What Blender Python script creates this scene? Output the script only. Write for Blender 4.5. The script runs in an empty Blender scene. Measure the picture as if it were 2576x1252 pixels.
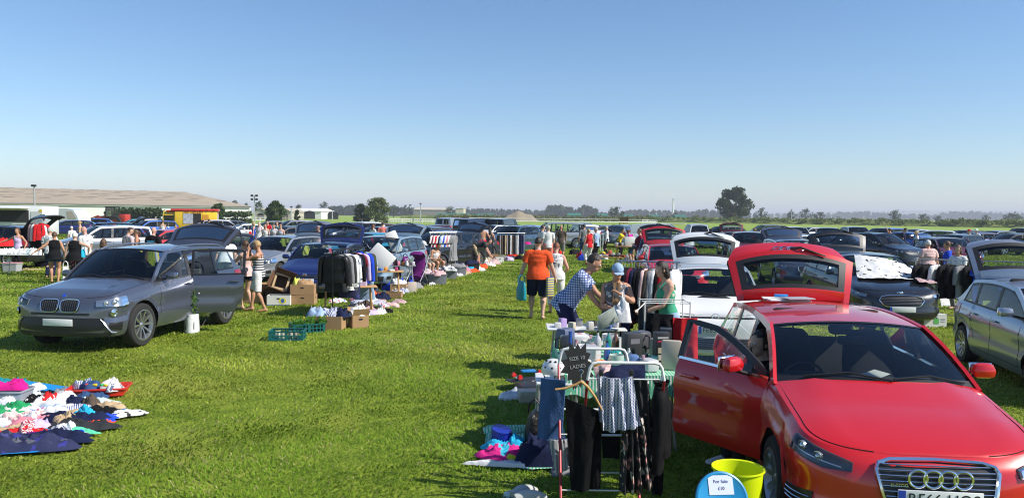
import bpy, bmesh, math, random
import numpy as np
from mathutils import Matrix, Vector, noise
R=math.radians; PI=math.pi; random.seed(11)
SC=bpy.context.scene; COL=SC.collection
# ---------------------------------------------------------------- camera, sky, sun, exposure
CAMZ=2.3; FPX=1958.0; PITCH=R(2.49); ROLL=R(0.6)
cam_d=bpy.data.cameras.new('camera'); cam=bpy.data.objects.new('camera',cam_d); COL.objects.link(cam)
cam_d.sensor_width=36; cam_d.lens=36*FPX/2576; cam_d.clip_start=0.1; cam_d.clip_end=30000
CM=Matrix.Translation((0,0,CAMZ))@Matrix.Rotation(PI/2-PITCH,4,'X')@Matrix.Rotation(ROLL,4,'Z')
cam.matrix_world=CM; SC.camera=cam
W_=bpy.data.worlds.new('World'); SC.world=W_; W_.use_nodes=True
SUN_EL=R(41); SUN_DIR=Vector((0.955*math.cos(SUN_EL),-0.29*math.cos(SUN_EL),math.sin(SUN_EL))).normalized()
nt=W_.node_tree; bg=nt.nodes['Background']; sky=nt.nodes.new('ShaderNodeTexSky'); sky.sky_type='NISHITA'
sky.sun_disc=False; sky.sun_elevation=SUN_EL; sky.sun_rotation=math.atan2(SUN_DIR.x,SUN_DIR.y)
sky.air_density=1.0; sky.dust_density=0.2; sky.ozone_density=5; sky.altitude=0
hs=nt.nodes.new('ShaderNodeHueSaturation'); hs.inputs['Saturation'].default_value=1.08; nt.links.new(sky.outputs[0],hs.inputs['Color']); nt.links.new(hs.outputs[0],bg.inputs[0]); bg.inputs[1].default_value=0.088
sun_d=bpy.data.lights.new('sun','SUN'); sun=bpy.data.objects.new('sun',sun_d); COL.objects.link(sun)
sun_d.energy=4.0; sun_d.angle=R(0.53); sun_d.color=(1,0.94,0.84)
sun.rotation_euler=SUN_DIR.to_track_quat('Z','Y').to_euler()
SC.view_settings.view_transform='Standard'; SC.view_settings.look='None'; SC.view_settings.exposure=0.74; SC.view_settings.gamma=1
try:
    SC.cycles.max_bounces=8; SC.cycles.transparent_max_bounces=24; SC.cycles.volume_bounces=0
    SC.cycles.use_denoising=True; SC.cycles.denoiser='OPENIMAGEDENOISE'; SC.cycles.denoising_input_passes='RGB_ALBEDO_NORMAL'; SC.cycles.denoising_prefilter='ACCURATE'; SC.cycles.filter_width=1.1; SC.cycles.sample_clamp_indirect=4; SC.cycles.caustics_reflective=False; SC.cycles.caustics_refractive=False
except Exception: pass
# ---------------------------------------------------------------- projecting photograph points into the place
def ray(px,py):
    d=CM.to_3x3()@Vector(((px-1288)/FPX,(626-py)/FPX,-1)); return d
def at(px,py,z=0.0):
    d=ray(px,py); t=(z-CAMZ)/d.z; return Vector((d.x*t,d.y*t,z))
def atd(px,py,Y):
    d=ray(px,py); t=Y/d.y; return Vector((d.x*t,Y,CAMZ+d.z*t))
# ---------------------------------------------------------------- mesh builder
def lerp(a,b,t): return a+(b-a)*t
def interp(x,xs,ys): return float(np.interp(x,xs,ys))
class MB:
    def __init__(s): s.v=[]; s.f=[]
    def add(s,vs,fs,M=None):
        o=len(s.v)
        s.v+= [tuple(M@Vector(p)) for p in vs] if M is not None else [tuple(p) for p in vs]
        s.f+=[tuple(i+o for i in f) for f in fs]; return s
    def grid(s,rows,closed=False,M=None,skip=None,flip=False):
        n=len(rows[0]); vs=[p for r in rows for p in r]; fs=[]
        for i in range(len(rows)-1):
            for j in range(n if closed else n-1):
                if skip and skip(i,j): continue
                a=i*n+j; b=i*n+(j+1)%n; q=(a,b,b+n,a+n)
                fs.append(q[::-1] if flip else q)
        return s.add(vs,fs,M)
    def box(s,c,sz,M=None,bev=0.0,taper=1.0):
        x,y,z=sz[0]/2,sz[1]/2,sz[2]/2; cx,cy,cz=c
        if bev<=0:
            vs=[(cx+i*x*(taper if k>0 else 1),cy+j*y*(taper if k>0 else 1),cz+k*z) for k in(-1,1) for j in(-1,1) for i in(-1,1)]
            return s.add(vs,[(0,2,3,1),(4,5,7,6),(0,1,5,4),(2,6,7,3),(0,4,6,2),(1,3,7,5)],M)
        b=min(bev,x*.9,y*.9,z*.9); rows=[]
        def ring(hx,hy,r,zz,t):
            o=[]
            for cxs,cys,a0 in((1,1,0),(-1,1,90),(-1,-1,180),(1,-1,270)):
                for a in(0,45,90):
                    A=R(a0+a); o.append((cx+t*(cxs*(hx-r)+r*math.cos(A)),cy+t*(cys*(hy-r)+r*math.sin(A)),cz+zz))
            return o
        for zz,ins in((-z,b),(-z+b*.3,b*.3),(-z+b,0),(z-b,0),(z-b*.3,b*.3),(z,b)):
            t=lerp(1,taper,(zz+z)/(2*z)); rows.append(ring(x-ins,y-ins,max(b-ins*.8,b*.2),zz,t))
        s.grid(rows,True,M); n=12; o=len(s.v)-6*n
        s.f.append(tuple(range(o+n-1,o-1,-1))); s.f.append(tuple(range(o+5*n,o+6*n))); return s
    def tube(s,pts,r,n=6,M=None,closed=False,cap=True,flat=1.0):
        pts=[Vector(p) for p in pts]; m=len(pts); rr=r if isinstance(r,(list,tuple)) else [r]*m; rows=[]
        up=Vector((0,0,1)); prev=None
        for i,p in enumerate(pts):
            if closed: t=(pts[(i+1)%m]-pts[i-1])
            else: t=(pts[min(i+1,m-1)]-pts[max(i-1,0)])
            t=t.normalized() if t.length>1e-9 else Vector((0,0,1))
            if prev is None:
                a=t.cross(up)
                if a.length<.1: a=t.cross(Vector((0,1,0)))
            else: a=prev-t*prev.dot(t)
            a.normalize(); prev=a; b=t.cross(a)
            rows.append([tuple(p+a*(rr[i]*math.cos(2*PI*k/n))+b*(rr[i]*flat*math.sin(2*PI*k/n))) for k in range(n)])
        if closed: rows.append(rows[0])
        o=len(s.v); s.grid(rows,True,M)
        if cap and not closed:
            s.f.append(tuple(range(o+n-1,o-1,-1))); e=o+(m-1)*n; s.f.append(tuple(range(e,e+n)))
        return s
    def lathe(s,prof,c=(0,0,0),axis='z',n=24,M=None,a0=0,a1=360):
        full=abs(a1-a0)>=360; k=n if full else n+1; rows=[]
        for r,h in prof:
            row=[]
            for i in range(k):
                A=R(a0+(a1-a0)*i/n); u,v=r*math.cos(A),r*math.sin(A)
                row.append({'z':(c[0]+u,c[1]+v,c[2]+h),'y':(c[0]+u,c[1]+h,c[2]+v),'x':(c[0]+h,c[1]+u,c[2]+v)}[axis])
            rows.append(row)
        return s.grid(rows,full,M)
    def sphere(s,c,r,n=12,m=8,M=None):
        r=(r,r,r) if isinstance(r,(int,float)) else r
        rows=[[(c[0]+r[0]*math.sin(PI*j/m)*math.cos(2*PI*i/n),c[1]+r[1]*math.sin(PI*j/m)*math.sin(2*PI*i/n),c[2]+r[2]*math.cos(PI*j/m)) for i in range(n)] for j in range(m+1)]
        return s.grid(rows,True,M,flip=True)
    def prism(s,pts,d,M=None):   # polygon in xy extruded by vector d
        n=len(pts); d=Vector(d); a=[Vector(p if len(p)==3 else (p[0],p[1],0)) for p in pts]
        vs=a+[p+d for p in a]; fs=[tuple(range(n-1,-1,-1)),tuple(range(n,2*n))]+[(i,(i+1)%n,(i+1)%n+n,i+n) for i in range(n)]
        return s.add(vs,fs,M)
    def ribbon(s,P,ws,fn,off=.004,th=.012,M=None):   # flat strip along 2-D polyline P, lifted onto a surface by fn(a,b,offset)
        P=[Vector(p) for p in P]; n=len(P); ws=ws if isinstance(ws,(list,tuple)) else [ws]*n; rows=[]
        for i,p in enumerate(P):
            t=(P[min(i+1,n-1)]-P[max(i-1,0)]).normalized(); q=Vector((-t.y,t.x))*ws[i]/2
            a,b=p+q,p-q
            rows.append([fn(a.x,a.y,off-th),fn(a.x,a.y,off),fn(b.x,b.y,off),fn(b.x,b.y,off-th)])
        s.grid(rows,True,M); return s
    def mesh(s,name,mats,sharp=35,midx=None):
        me=bpy.data.meshes.new(name); me.from_pydata(s.v,[],s.f)
        for m in (mats if isinstance(mats,(list,tuple)) else [mats]): me.materials.append(m)
        if midx is not None: me.polygons.foreach_set('material_index',midx)
        me.polygons.foreach_set('use_smooth',[True]*len(me.polygons))
        if sharp: me.set_sharp_from_angle(angle=R(sharp))
        me.update(); return me
    def build(s,name,mat,parent=None,sharp=35,midx=None,**tags):
        o=bpy.data.objects.new(name,s.mesh(name,mat,sharp,midx)); COL.objects.link(o)
        if parent is not None: o.parent=parent
        tag(o,**tags); return o
def tag(o,label=None,cat=None,group=None,kind=None):
    if label: o['label']=label
    if cat: o['category']=cat
    if group: o['group']=group
    if kind: o['kind']=kind
    return o
def thing(name,label,cat,loc=(0,0,0),rz=0,group=None,M=None,kind=None):
    o=bpy.data.objects.new(name,None); COL.objects.link(o); o.empty_display_size=.2
    if M is not None: o.matrix_world=M
    else: o.location=loc; o.rotation_euler=(0,0,rz)
    return tag(o,label,cat,group,kind)
def copytree(o,parent=None):
    c=o.copy(); COL.objects.link(c); c.parent=parent
    for ch in o.children: copytree(ch,c)
    return c
def text(name,body,size,mat,parent,M,ext=.001,align='CENTER',space=1.0,**t):
    cu=bpy.data.curves.new(name,'FONT'); cu.body=body; cu.size=size; cu.extrude=ext; cu.align_x=align; cu.align_y='CENTER'; cu.space_character=space
    tmp=bpy.data.objects.new(name,cu); me=bpy.data.meshes.new_from_object(tmp); bpy.data.objects.remove(tmp); me.materials.clear(); me.materials.append(mat)
    o=bpy.data.objects.new(name,me); COL.objects.link(o); o.parent=parent; o.matrix_local=M; tag(o,**t); return o
# ---------------------------------------------------------------- materials
_M={}
def nd(nt,t,**kw):
    n=nt.nodes.new(t)
    for k,v in kw.items():
        if k.startswith('i_'): n.inputs[int(k[2:]) if k[2:].isdigit() else k[2:].replace('_',' ')].default_value=v
        else: setattr(n,k,v)
    return n
def mat(name,col,rough=.6,metal=0.0,coat=0.0,var=.08,vs=6.0,bump=0.0,bs=40.0,spec=.5,sheen=0.0,emit=None,alpha=1):
    k=(name,tuple(col),rough,metal,coat)
    if k in _M: return _M[k]
    m=bpy.data.materials.new(name); m.use_nodes=True; nt=m.node_tree; b=nt.nodes['Principled BSDF']; L=nt.links.new
    b.inputs['Roughness'].default_value=rough; b.inputs['Metallic'].default_value=metal; b.inputs['Coat Weight'].default_value=coat
    b.inputs['Coat Roughness'].default_value=.04; b.inputs['Specular IOR Level'].default_value=spec; b.inputs['Sheen Weight'].default_value=sheen
    tc=nd(nt,'ShaderNodeTexCoord'); no=nd(nt,'ShaderNodeTexNoise'); no.inputs['Scale'].default_value=vs; no.inputs['Detail'].default_value=4
    L(tc.outputs['Object'],no.inputs['Vector'])
    mx=nd(nt,'ShaderNodeMix',data_type='RGBA'); L(no.outputs['Fac'],mx.inputs['Factor'])
    c=Vector(col[:3]); mx.inputs['A'].default_value=(*(c*(1-var)),1); mx.inputs['B'].default_value=(*[min(1,x) for x in c*(1+var)],1)
    L(mx.outputs['Result'],b.inputs['Base Color'])
    if bump:
        n2=nd(nt,'ShaderNodeTexNoise'); n2.inputs['Scale'].default_value=bs; n2.inputs['Detail'].default_value=3; L(tc.outputs['Object'],n2.inputs['Vector'])
        bp=nd(nt,'ShaderNodeBump'); bp.inputs['Strength'].default_value=bump; bp.inputs['Distance'].default_value=.02; L(n2.outputs['Fac'],bp.inputs['Height']); L(bp.outputs[0],b.inputs['Normal'])
    if emit: b.inputs['Emission Color'].default_value=(*emit[0],1); b.inputs['Emission Strength'].default_value=emit[1]
    _M[k]=m; return m
def glassmat(name,tint,refl=1.0,rough=0.0):
    k=(name,tuple(tint))
    if k in _M: return _M[k]
    m=bpy.data.materials.new(name); m.use_nodes=True; nt=m.node_tree; nt.nodes.remove(nt.nodes['Principled BSDF']); L=nt.links.new
    out=[n for n in nt.nodes if n.type=='OUTPUT_MATERIAL'][0]
    tr=nd(nt,'ShaderNodeBsdfTransparent'); tr.inputs[0].default_value=(*tint,1)
    gl=nd(nt,'ShaderNodeBsdfGlossy'); gl.inputs['Roughness'].default_value=rough; gl.inputs[0].default_value=(refl,refl,refl,1)
    lw=nd(nt,'ShaderNodeFresnel'); lw.inputs[0].default_value=1.5
    mx=nd(nt,'ShaderNodeMixShader'); L(lw.outputs[0],mx.inputs[0]); L(tr.outputs[0],mx.inputs[1]); L(gl.outputs[0],mx.inputs[2]); L(mx.outputs[0],out.inputs[0])
    _M[k]=m; return m
def patmat(name,kind,cols,scale=10,rough=.85,rot=0):   # printed cloth: stripes, check, spots, floral, plaid
    k=(name,kind,scale)
    if k in _M: return _M[k]
    m=mat(name+'_'+kind,cols[0],rough,var=.05,bump=.25,bs=25); m.name=name; _M[k]=m
    nt=m.node_tree; L=nt.links.new; b=nt.nodes['Principled BSDF']; tc=nd(nt,'ShaderNodeTexCoord'); mp=nd(nt,'ShaderNodeMapping')
    mp.inputs['Rotation'].default_value=rot if isinstance(rot,(tuple,list)) else (0,0,rot); L(tc.outputs['Object'],mp.inputs[0]); cc=[(*c,1) for c in cols]
    def mixc(f,a,b_):
        x=nd(nt,'ShaderNodeMix',data_type='RGBA'); L(f,x.inputs['Factor'])
        for s_,v in(('A',a),('B',b_)):
            if isinstance(v,tuple): x.inputs[s_].default_value=v
            else: L(v,x.inputs[s_])
        return x.outputs['Result']
    def wave(d,sc,lo,hi):
        w=nd(nt,'ShaderNodeTexWave',wave_type='BANDS',bands_direction=d,wave_profile='SIN'); w.inputs['Scale'].default_value=sc; L(mp.outputs[0],w.inputs['Vector'])
        r=nd(nt,'ShaderNodeMapRange'); r.inputs[1].default_value=lo; r.inputs[2].default_value=hi; L(w.outputs['Fac'],r.inputs[0]); return r.outputs[0]
    if kind in('stripes','stripes_z','stripes_y'): out=mixc(wave({'stripes':'X','stripes_z':'Z','stripes_y':'Y'}[kind],scale,.45,.55),cc[0],cc[1])
    elif kind=='plaid':
        o=mixc(wave('X',scale,.62,.85),cc[0],cc[1]); o=mixc(wave('Z',scale,.72,.88),o,cc[1])
        o=mixc(wave('X',scale*2.3,.93,.97),o,cc[2]); out=mixc(wave('Z',scale*2,.93,.97),o,cc[2])
    elif kind in('check','checkz'):
        a=mixc(wave('X',scale,.45,.55),cc[0],cc[1]); out=mixc(wave('Z' if kind=='checkz' else 'Y',scale,.5,.6),a,cc[-1])
    else:
        vo=nd(nt,'ShaderNodeTexVoronoi',feature='F1'); vo.inputs['Scale'].default_value=scale; vo.inputs['Randomness'].default_value=.9
        no=nd(nt,'ShaderNodeTexNoise'); no.inputs['Scale'].default_value=scale*1.2; no.inputs['Detail'].default_value=2
        L(mp.outputs[0],no.inputs[0]); mv=nd(nt,'ShaderNodeMix',data_type='VECTOR'); mv.inputs['Factor'].default_value=.12
        L(mp.outputs[0],mv.inputs['A']); L(no.outputs['Color'],mv.inputs['B']); L(mv.outputs['Result'],vo.inputs['Vector'])
        r=nd(nt,'ShaderNodeMapRange'); r.inputs[1].default_value=.36 if kind=='floral' else .26; r.inputs[2].default_value=.30 if kind=='floral' else .22; L(vo.outputs['Distance'],r.inputs[0])
        if len(cc)>2:
            sp=nd(nt,'ShaderNodeSeparateColor'); L(vo.outputs['Color'],sp.inputs[0]); rr=nd(nt,'ShaderNodeMapRange'); rr.inputs[1].default_value=.45; rr.inputs[2].default_value=.55; L(sp.outputs[0],rr.inputs[0])
            out=mixc(r.outputs[0],cc[0],mixc(rr.outputs[0],cc[1],cc[2]))
        else: out=mixc(r.outputs[0],cc[0],cc[1])
    for l in list(nt.links):
        if l.to_socket==b.inputs['Base Color']: nt.links.remove(l)
    L(out,b.inputs['Base Color']); return m
def paint(name,col,metal=.0,rough=.32): return mat(name,col,rough,metal,1.0,var=.02,vs=3)
def cloth(name,col): return mat(name,col,.9,var=.12,vs=9,bump=.55,bs=13,spec=.25)
BLACK=mat('black_plastic',(.012,.012,.014),.45,var=.1); TYRE=mat('tyre_rubber',(.018,.018,.018),.85,var=.25,vs=12,bump=.2)
CHROME=mat('chrome',(.75,.76,.78),.12,1.0,var=.02); ALLOY=mat('alloy',(.52,.53,.55),.3,.9,var=.04); ALLOYD=mat('dark_alloy',(.22,.22,.24),.35,.9)
DKGLASS=glassmat('tinted_glass',(.30,.34,.36)); GLASS=glassmat('window_glass',(.84,.90,.89)); TGLASS=glassmat('tailgate_glass',(.55,.62,.64),.45); CLEAR=glassmat('clear_lens',(.86,.88,.9))
INT=mat('interior_fabric',(.032,.032,.036),.9,var=.2,vs=20,bump=.1,spec=.2); INTL=mat('interior_light',(.42,.42,.4),.8)
LAMP=mat('headlamp_reflector',(.55,.57,.6),.22,.8,.6,var=.35,vs=14); LAMPD=mat('headlamp_housing',(.06,.065,.075),.2,.3,.8,var=.5,vs=16)
TAIL=mat('tail_lamp',(.35,.01,.01),.2,0,.9); PLATEW=mat('number_plate_white',(.75,.76,.76),.4); PLATEY=mat('number_plate_yellow',(.75,.5,.04),.4); PBLUE=mat('plate_blue_band',(.02,.06,.45),.4)
WHITEP=mat('white_plastic',(.75,.75,.74),.4); SEAM=mat('panel_gap',(.006,.006,.007),.9)
# ================================================================ cars
BASE=dict(L=4.3,W=1.79,H=1.46,wb=2.62,fo=.87,rw=.32,gc=.20,hf=.72,hs=.84,hc=.98,br=1.03,xc=.98,xt=.28,xr=-1.55,xb=-2.0,af=.62,ar=.42,
  xB=-.12,xC=-.98,xd=-1.62,tum=.34,nf=2.7,snub=1.0,crown=.055,bump=.70,rake=.0)
def sp(**k): d=dict(BASE); d.update(k); return d
SPEC={
 'hatch':sp(),
 'audi':sp(tum=.38,L=4.31,W=1.74,H=1.445,wb=2.637,fo=.87,rw=.325,hf=.75,hs=.865,hc=.985,br=1.02,xc=.93,xt=.20,xr=-1.56,xb=-1.94,xB=-.22,xC=-1.02,xd=-1.6,af=.56,nf=2.9,snub=.6),
 'bmw':sp(L=4.65,W=1.88,H=1.66,wb=2.81,fo=.86,rw=.37,gc=.27,hf=.88,hs=.97,hc=1.07,br=1.14,xc=1.0,xt=.36,xr=-1.75,xb=-2.2,xB=-.18,xC=-1.15,xd=-1.85,af=.42,nf=3.0,snub=.55,bump=.85),
 'up':sp(L=3.54,W=1.645,H=1.49,wb=2.42,fo=.60,rw=.29,hf=.78,hs=.87,hc=1.0,br=1.05,xc=1.05,xt=.48,xr=-1.2,xb=-1.58,xB=-.05,xC=-.85,xd=-1.2,af=.5,nf=2.6,snub=1.0),
 'ford':sp(L=4.87,W=1.85,H=1.50,wb=2.85,fo=.96,rw=.335,hf=.76,hs=.86,hc=.98,br=1.05,xc=.98,xt=.22,xr=-1.95,xb=-2.35,xB=-.2,xC=-1.15,xd=-2.05,af=.62,nf=2.5),
 'astra':sp(L=4.11,W=1.71,H=1.425,wb=2.61,fo=.80,rw=.30,hf=.72,hs=.82,hc=.95,br=1.0,xc=.95,xt=.25,xr=-1.35,xb=-1.85,xB=-.15,xC=-.98,xd=-1.48,af=.5),
 'estate':sp(L=4.75,W=1.82,H=1.50,wb=2.74,fo=.95,hc=.98,xc=.95,xr=-1.85,xb=-2.25,xd=-1.95),
 'mpv':sp(L=4.38,W=1.83,H=1.60,wb=2.79,fo=.85,hf=.82,hs=.92,hc=1.08,br=1.1,xc=1.2,xt=.45,xr=-1.7,xb=-1.98,xd=-1.75,xC=-1.05),
 'suv':sp(L=4.5,W=1.83,H=1.68,wb=2.68,fo=.88,rw=.35,gc=.26,hf=.92,hs=1.0,hc=1.12,br=1.16,xc=.98,xt=.32,xr=-1.65,xb=-2.05,xd=-1.7,bump=.7),
 'saloon':sp(L=4.6,W=1.76,H=1.44,wb=2.67,fo=.9,hc=.96,br=.98,xc=.95,xt=.2,xr=-1.05,xb=-1.65,xd=-1.2,xC=-.85,tail='boot'),
 'smallvan':sp(L=4.4,W=1.81,H=1.84,wb=2.70,fo=.85,rw=.32,hf=.85,hs=.98,hc=1.12,br=1.14,xc=1.25,xt=.55,xr=-2.0,xb=-2.14,xd=-.1,tum=.14,xB=.05,xC=-.6,ar=.2,crown=.03,van=1),
 'van':sp(L=4.9,W=1.9,H=2.0,wb=3.0,fo=.93,rw=.34,gc=.24,hf=1.0,hs=1.1,hc=1.25,br=1.25,xc=1.45,xt=.85,xr=-2.25,xb=-2.38,xd=.3,tum=.16,xB=.4,xC=-.5,ar=.2,crown=.03,van=1),
 'pickup':sp(L=5.1,W=1.8,H=1.78,wb=3.0,fo=.85,rw=.38,gc=.32,hf=.98,hs=1.05,hc=1.15,br=1.15,xc=1.1,xt=.5,xr=-.85,xb=-1.0,xd=-.85,xC=-.6,xB=.0,tail='bed',ar=.15,bump=.7),
 'canopy':sp(L=5.1,W=1.8,H=1.82,wb=3.0,fo=.85,rw=.38,gc=.32,hf=.98,hs=1.05,hc=1.15,br=1.15,xc=1.1,xt=.5,xr=-2.1,xb=-2.3,xd=-2.05,xC=-.85,xB=.0,ar=.2,bump=.7),
 'roadster':sp(L=4.1,W=1.78,H=1.3,wb=2.45,fo=.85,hc=.95,br=.95,xc=.75,xt=.2,xr=.15,xb=.12,xd=.1,tail='open'),
}
T_IN=([0,.1,.3,.5,.66,.74,.79,.9,1.0],[.075,.03,.0,.024,.011,.0,.017,.036,.085])
T_SF=([0,.08,.3,.42,.6,.75,.88,.95,1],[.07,.015,.0,.035,.05,.075,.12,.17,.25])
T_SR=([0,.1,.35,.45,.7,.9,1],[.05,.0,.0,.05,.06,.08,.13])
class Car:
    def __init__(s,spec):
        s.__dict__.update(SPEC[spec]); s.xf=s.wb/2+s.fo; s.xe=s.xf-s.L; s.x0=s.xf-s.af; s.x1=s.xe+s.ar; s.zt=s.H-(.10 if s.H<1.8 else .075); s.zr=s.H-.115
        s.tgw=.995; s.wx=[s.wb/2,-s.wb/2]; s.ra=s.rw+.055; s.tail=getattr(s,'tail','hatch'); s.van=getattr(s,'van',0)
    def ztop(s,x):
        zb=s.br-.04
        return interp(x,[s.xe,s.xb,s.xc,s.x0,s.xf],[zb,s.br,s.hc,s.hs,s.hf])
    def wh(s,x): xm=-.1; return s.W/2*(1-.03*((x-xm)/(s.L/2))**2)
    def pt(s,kind,val,z,off=0):
        if kind=='S':
            x=val; t=(z-s.gc)/(s.ztop(x)-s.gc); return (x,s.wh(x)-interp(t,*T_IN)+off,z)
        A=val*PI/2; n=s.nf if kind=='F' else 3.4; cx=max(0,math.cos(A))**(2/n); sy=max(0,math.sin(A))**(2/n)
        if kind=='F':
            x=s.x0+s.af*cx; t=(z-s.gc)/(s.ztop(x)-s.gc); a=s.af-interp(t,*T_SF)*s.snub*(.5+.5*cx); xx=s.x0+a*cx
            return (xx+off*math.cos(A),(s.wh(s.x0)-interp(t,*T_IN))*sy+off*math.sin(A),z)
        x=s.x1-s.ar*cx; t=(z-s.gc)/(s.ztop(x)-s.gc); a=s.ar-interp(t,*T_SR)*min(1,s.ar/.35); xx=s.x1-a*cx
        return (xx-off*math.cos(A),(s.wh(s.x1)-interp(t,*T_IN))*sy+off*math.sin(A),z)
    def sf(s,q,z,off=0,side=1,rear=False):   # surface point: q 0 centre .. 1 corner, beyond 1 in metres along the flank
        k='R' if rear else 'F'
        if q<=1: p=s.pt(k,abs(q),z,off); sg=1 if q>=0 else -1
        else: p=s.pt('S',(s.x0-(q-1)) if not rear else (s.x1+(q-1)),z,off); sg=1
        return (p[0],p[1]*side*sg,p[2])
    def zlow(s,x):
        for w in s.wx:
            if abs(x-w)<s.ra: return max(s.gc,s.rw+math.sqrt(max(0,s.ra**2-(x-w)**2)))
        return s.gc
    def rail(s,x):
        if x>=s.xt: u=(x-s.xt)/(s.xc-s.xt); return lerp(s.zt,s.hc,u)+.035*math.sin(PI*min(1,max(0,u)))
        if x>=s.xr: u=(s.xt-x)/max(.01,s.xt-s.xr); return lerp(s.zt,s.zr,u)+.05*4*u*(1-u)
        u=(s.xr-x)/max(.01,s.xr-s.xb); return lerp(s.zr,s.br,u)+.02*math.sin(PI*min(1,u))
    def belt(s,x): return s.ztop(x)
    def sg(s,x,z,off=0,side=1):
        zb=s.belt(x); dz=z-zb; yb=s.wh(x)-.085; y=yb-s.tum*(dz*.75+dz*dz*.45)
        if s.xc-x<.5: y-=.0
        return (x,side*(y+off*.94),z+off*.25)
    def ws(s,r,v,off=0):   # windscreen
        x=lerp(s.xc,s.xt,r); z=lerp(s.hc,s.zt,r)+.035*math.sin(PI*r); p=s.sg(x,z); k=1-abs(v)**2.2
        b=lerp(.20,.07,r)
        return (x+b*k+off*.5,p[1]*v,z+lerp(.04,s.crown,r)*k+off*.85)
    def tg(s,r,v,off=0):   # tailgate: r 0 hinge .. 1 bumper
        if r<.5:
            u=r/.5; x=lerp(s.xr,s.xb,u); z=lerp(s.zr,s.br,u)+.02*math.sin(PI*u); p=s.sg(x,z); k=1-abs(v)**2.2
            return (x-(.05+.09*u)*k-off*.8,p[1]*v*s.tgw,z+lerp(s.crown,.0,u)*k+off*.5)
        u=(r-.5)/.5; z=lerp(s.br,s.bump,u**.9); yw=lerp(s.sg(s.xb,s.br)[1]*s.tgw,s.wh(s.x1)*.80*(1 if s.tgw>.95 else .94),min(1,u*1.6)); y=yw*v*(1-.14*u**2.5)
        n=3.4 if s.tgw>.95 else 2.3; t=(z-s.gc)/(s.ztop(s.xe)-s.gc); W=s.wh(s.x1)-interp(min(1,t),*T_IN); a=s.ar-interp(min(1,t),*T_SR)*min(1,s.ar/.35)
        x=s.x1-a*(max(0,1-min(1,abs(y)/W)**n))**(1/n); xg=s.xb-.14*(1-abs(v)**2.2); w=min(1,u*4); return (lerp(xg,x,w)-off,y,z)
def patch(c,q0,q1,top,bot,off,side=1,rear=False,nq=10,nz=5,M=None,mb=None,th=.03):
    """curved panel on the nose/tail surface; top/bot are z values or functions of u in 0..1"""
    mb=mb or MB(); T=top if callable(top) else (lambda u:top); B=bot if callable(bot) else (lambda u:bot)
    rows=[]
    for i in range(nq+1):
        u=i/nq; q=lerp(q0,q1,u); row=[c.sf(q,lerp(B(u),T(u),j/nz),off,side,rear) for j in range(nz+1)]
        rows.append([c.sf(q,B(u),off-th,side,rear)]+row+[c.sf(q,T(u),off-th,side,rear)])
    rows=[[c.sf(q0,lerp(B(0),T(0),min(1,max(0,(j-1)/nz))),off-th,side,rear) for j in range(nz+3)]]+rows+[[c.sf(q1,lerp(B(1),T(1),min(1,max(0,(j-1)/nz))),off-th,side,rear) for j in range(nz+3)]]
    mb.grid(rows); return mb
_wheelcache={}
def wheel(c,x,side,parent,lod,style='s10',steer=0,dark=False):
    key=(c.rw,lod,style,dark); y=side*(c.W/2-.115)
    if key not in _wheelcache:
        r=c.rw; rr=r*.70; t=MB(); w=.105
        t.lathe([(rr,-w),(rr+.02,-w-.004),(r*.93,-w),(r-.006,-w*.8),(r,-w*.5),(r,w*.5),(r-.006,w*.8),(r*.93,w),(rr+.02,w+.004),(rr,w),(rr-.01,w*.4)],axis='y',n=32 if lod<2 else 16)
        m=MB(); m.lathe([(rr-.015,-w),(rr+.004,w+.006),(rr-.012,w+.008),(rr-.03,w*.5)],axis='y',n=32 if lod<2 else 16)
        ns={'s10':10,'s5':5,'s15':15,'cap':7}[style]
        for i in range(ns):
            A=2*PI*i/ns; M=Matrix.Rotation(-A,4,'Y'); d=.012 if style!='cap' else .03; hw=.016 if ns>7 else .032
            m.add([(.03,w*.62,-hw*.7),(.03,w*.62,hw*.7),(rr-.01,w*.95,hw*1.2),(rr-.01,w*.95,-hw*1.2),(.03,w*.1,-hw),(.03,w*.1,hw),(rr-.01,w*.4,hw*1.4),(rr-.01,w*.4,-hw*1.4)],[(3,2,1,0),(4,5,6,7),(0,1,5,4),(1,2,6,5),(2,3,7,6),(3,0,4,7)],M)
        m.lathe([(0,w*.78),(.028,w*.76),(.05,w*.6),(.055,w*.1)],axis='y',n=14)
        bk=MB(); bk.lathe([(0,-.02),(rr*.97,-.02),(rr*.97,w*.2),(rr*.6,w*.1),(0,w*.1)],axis='y',n=20)
        _wheelcache[key]=(t.mesh('tyre',TYRE),m.mesh('rim',ALLOYD if dark else ALLOY),bk.mesh('brake',BLACK))
    t,m,b=_wheelcache[key]; e=bpy.data.objects.new('wheel',t); COL.objects.link(e); e.parent=parent; e.location=(x,y,c.rw); e.rotation_euler=(0,random.uniform(0,3),0)
    e.rotation_euler=Matrix.Rotation((0 if side>0 else PI)+steer,3,'Z').to_euler()
    for n,me in (('rim',m),('brake',b)):
        o=bpy.data.objects.new(n,me); COL.objects.link(o); o.parent=e
    return e
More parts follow.
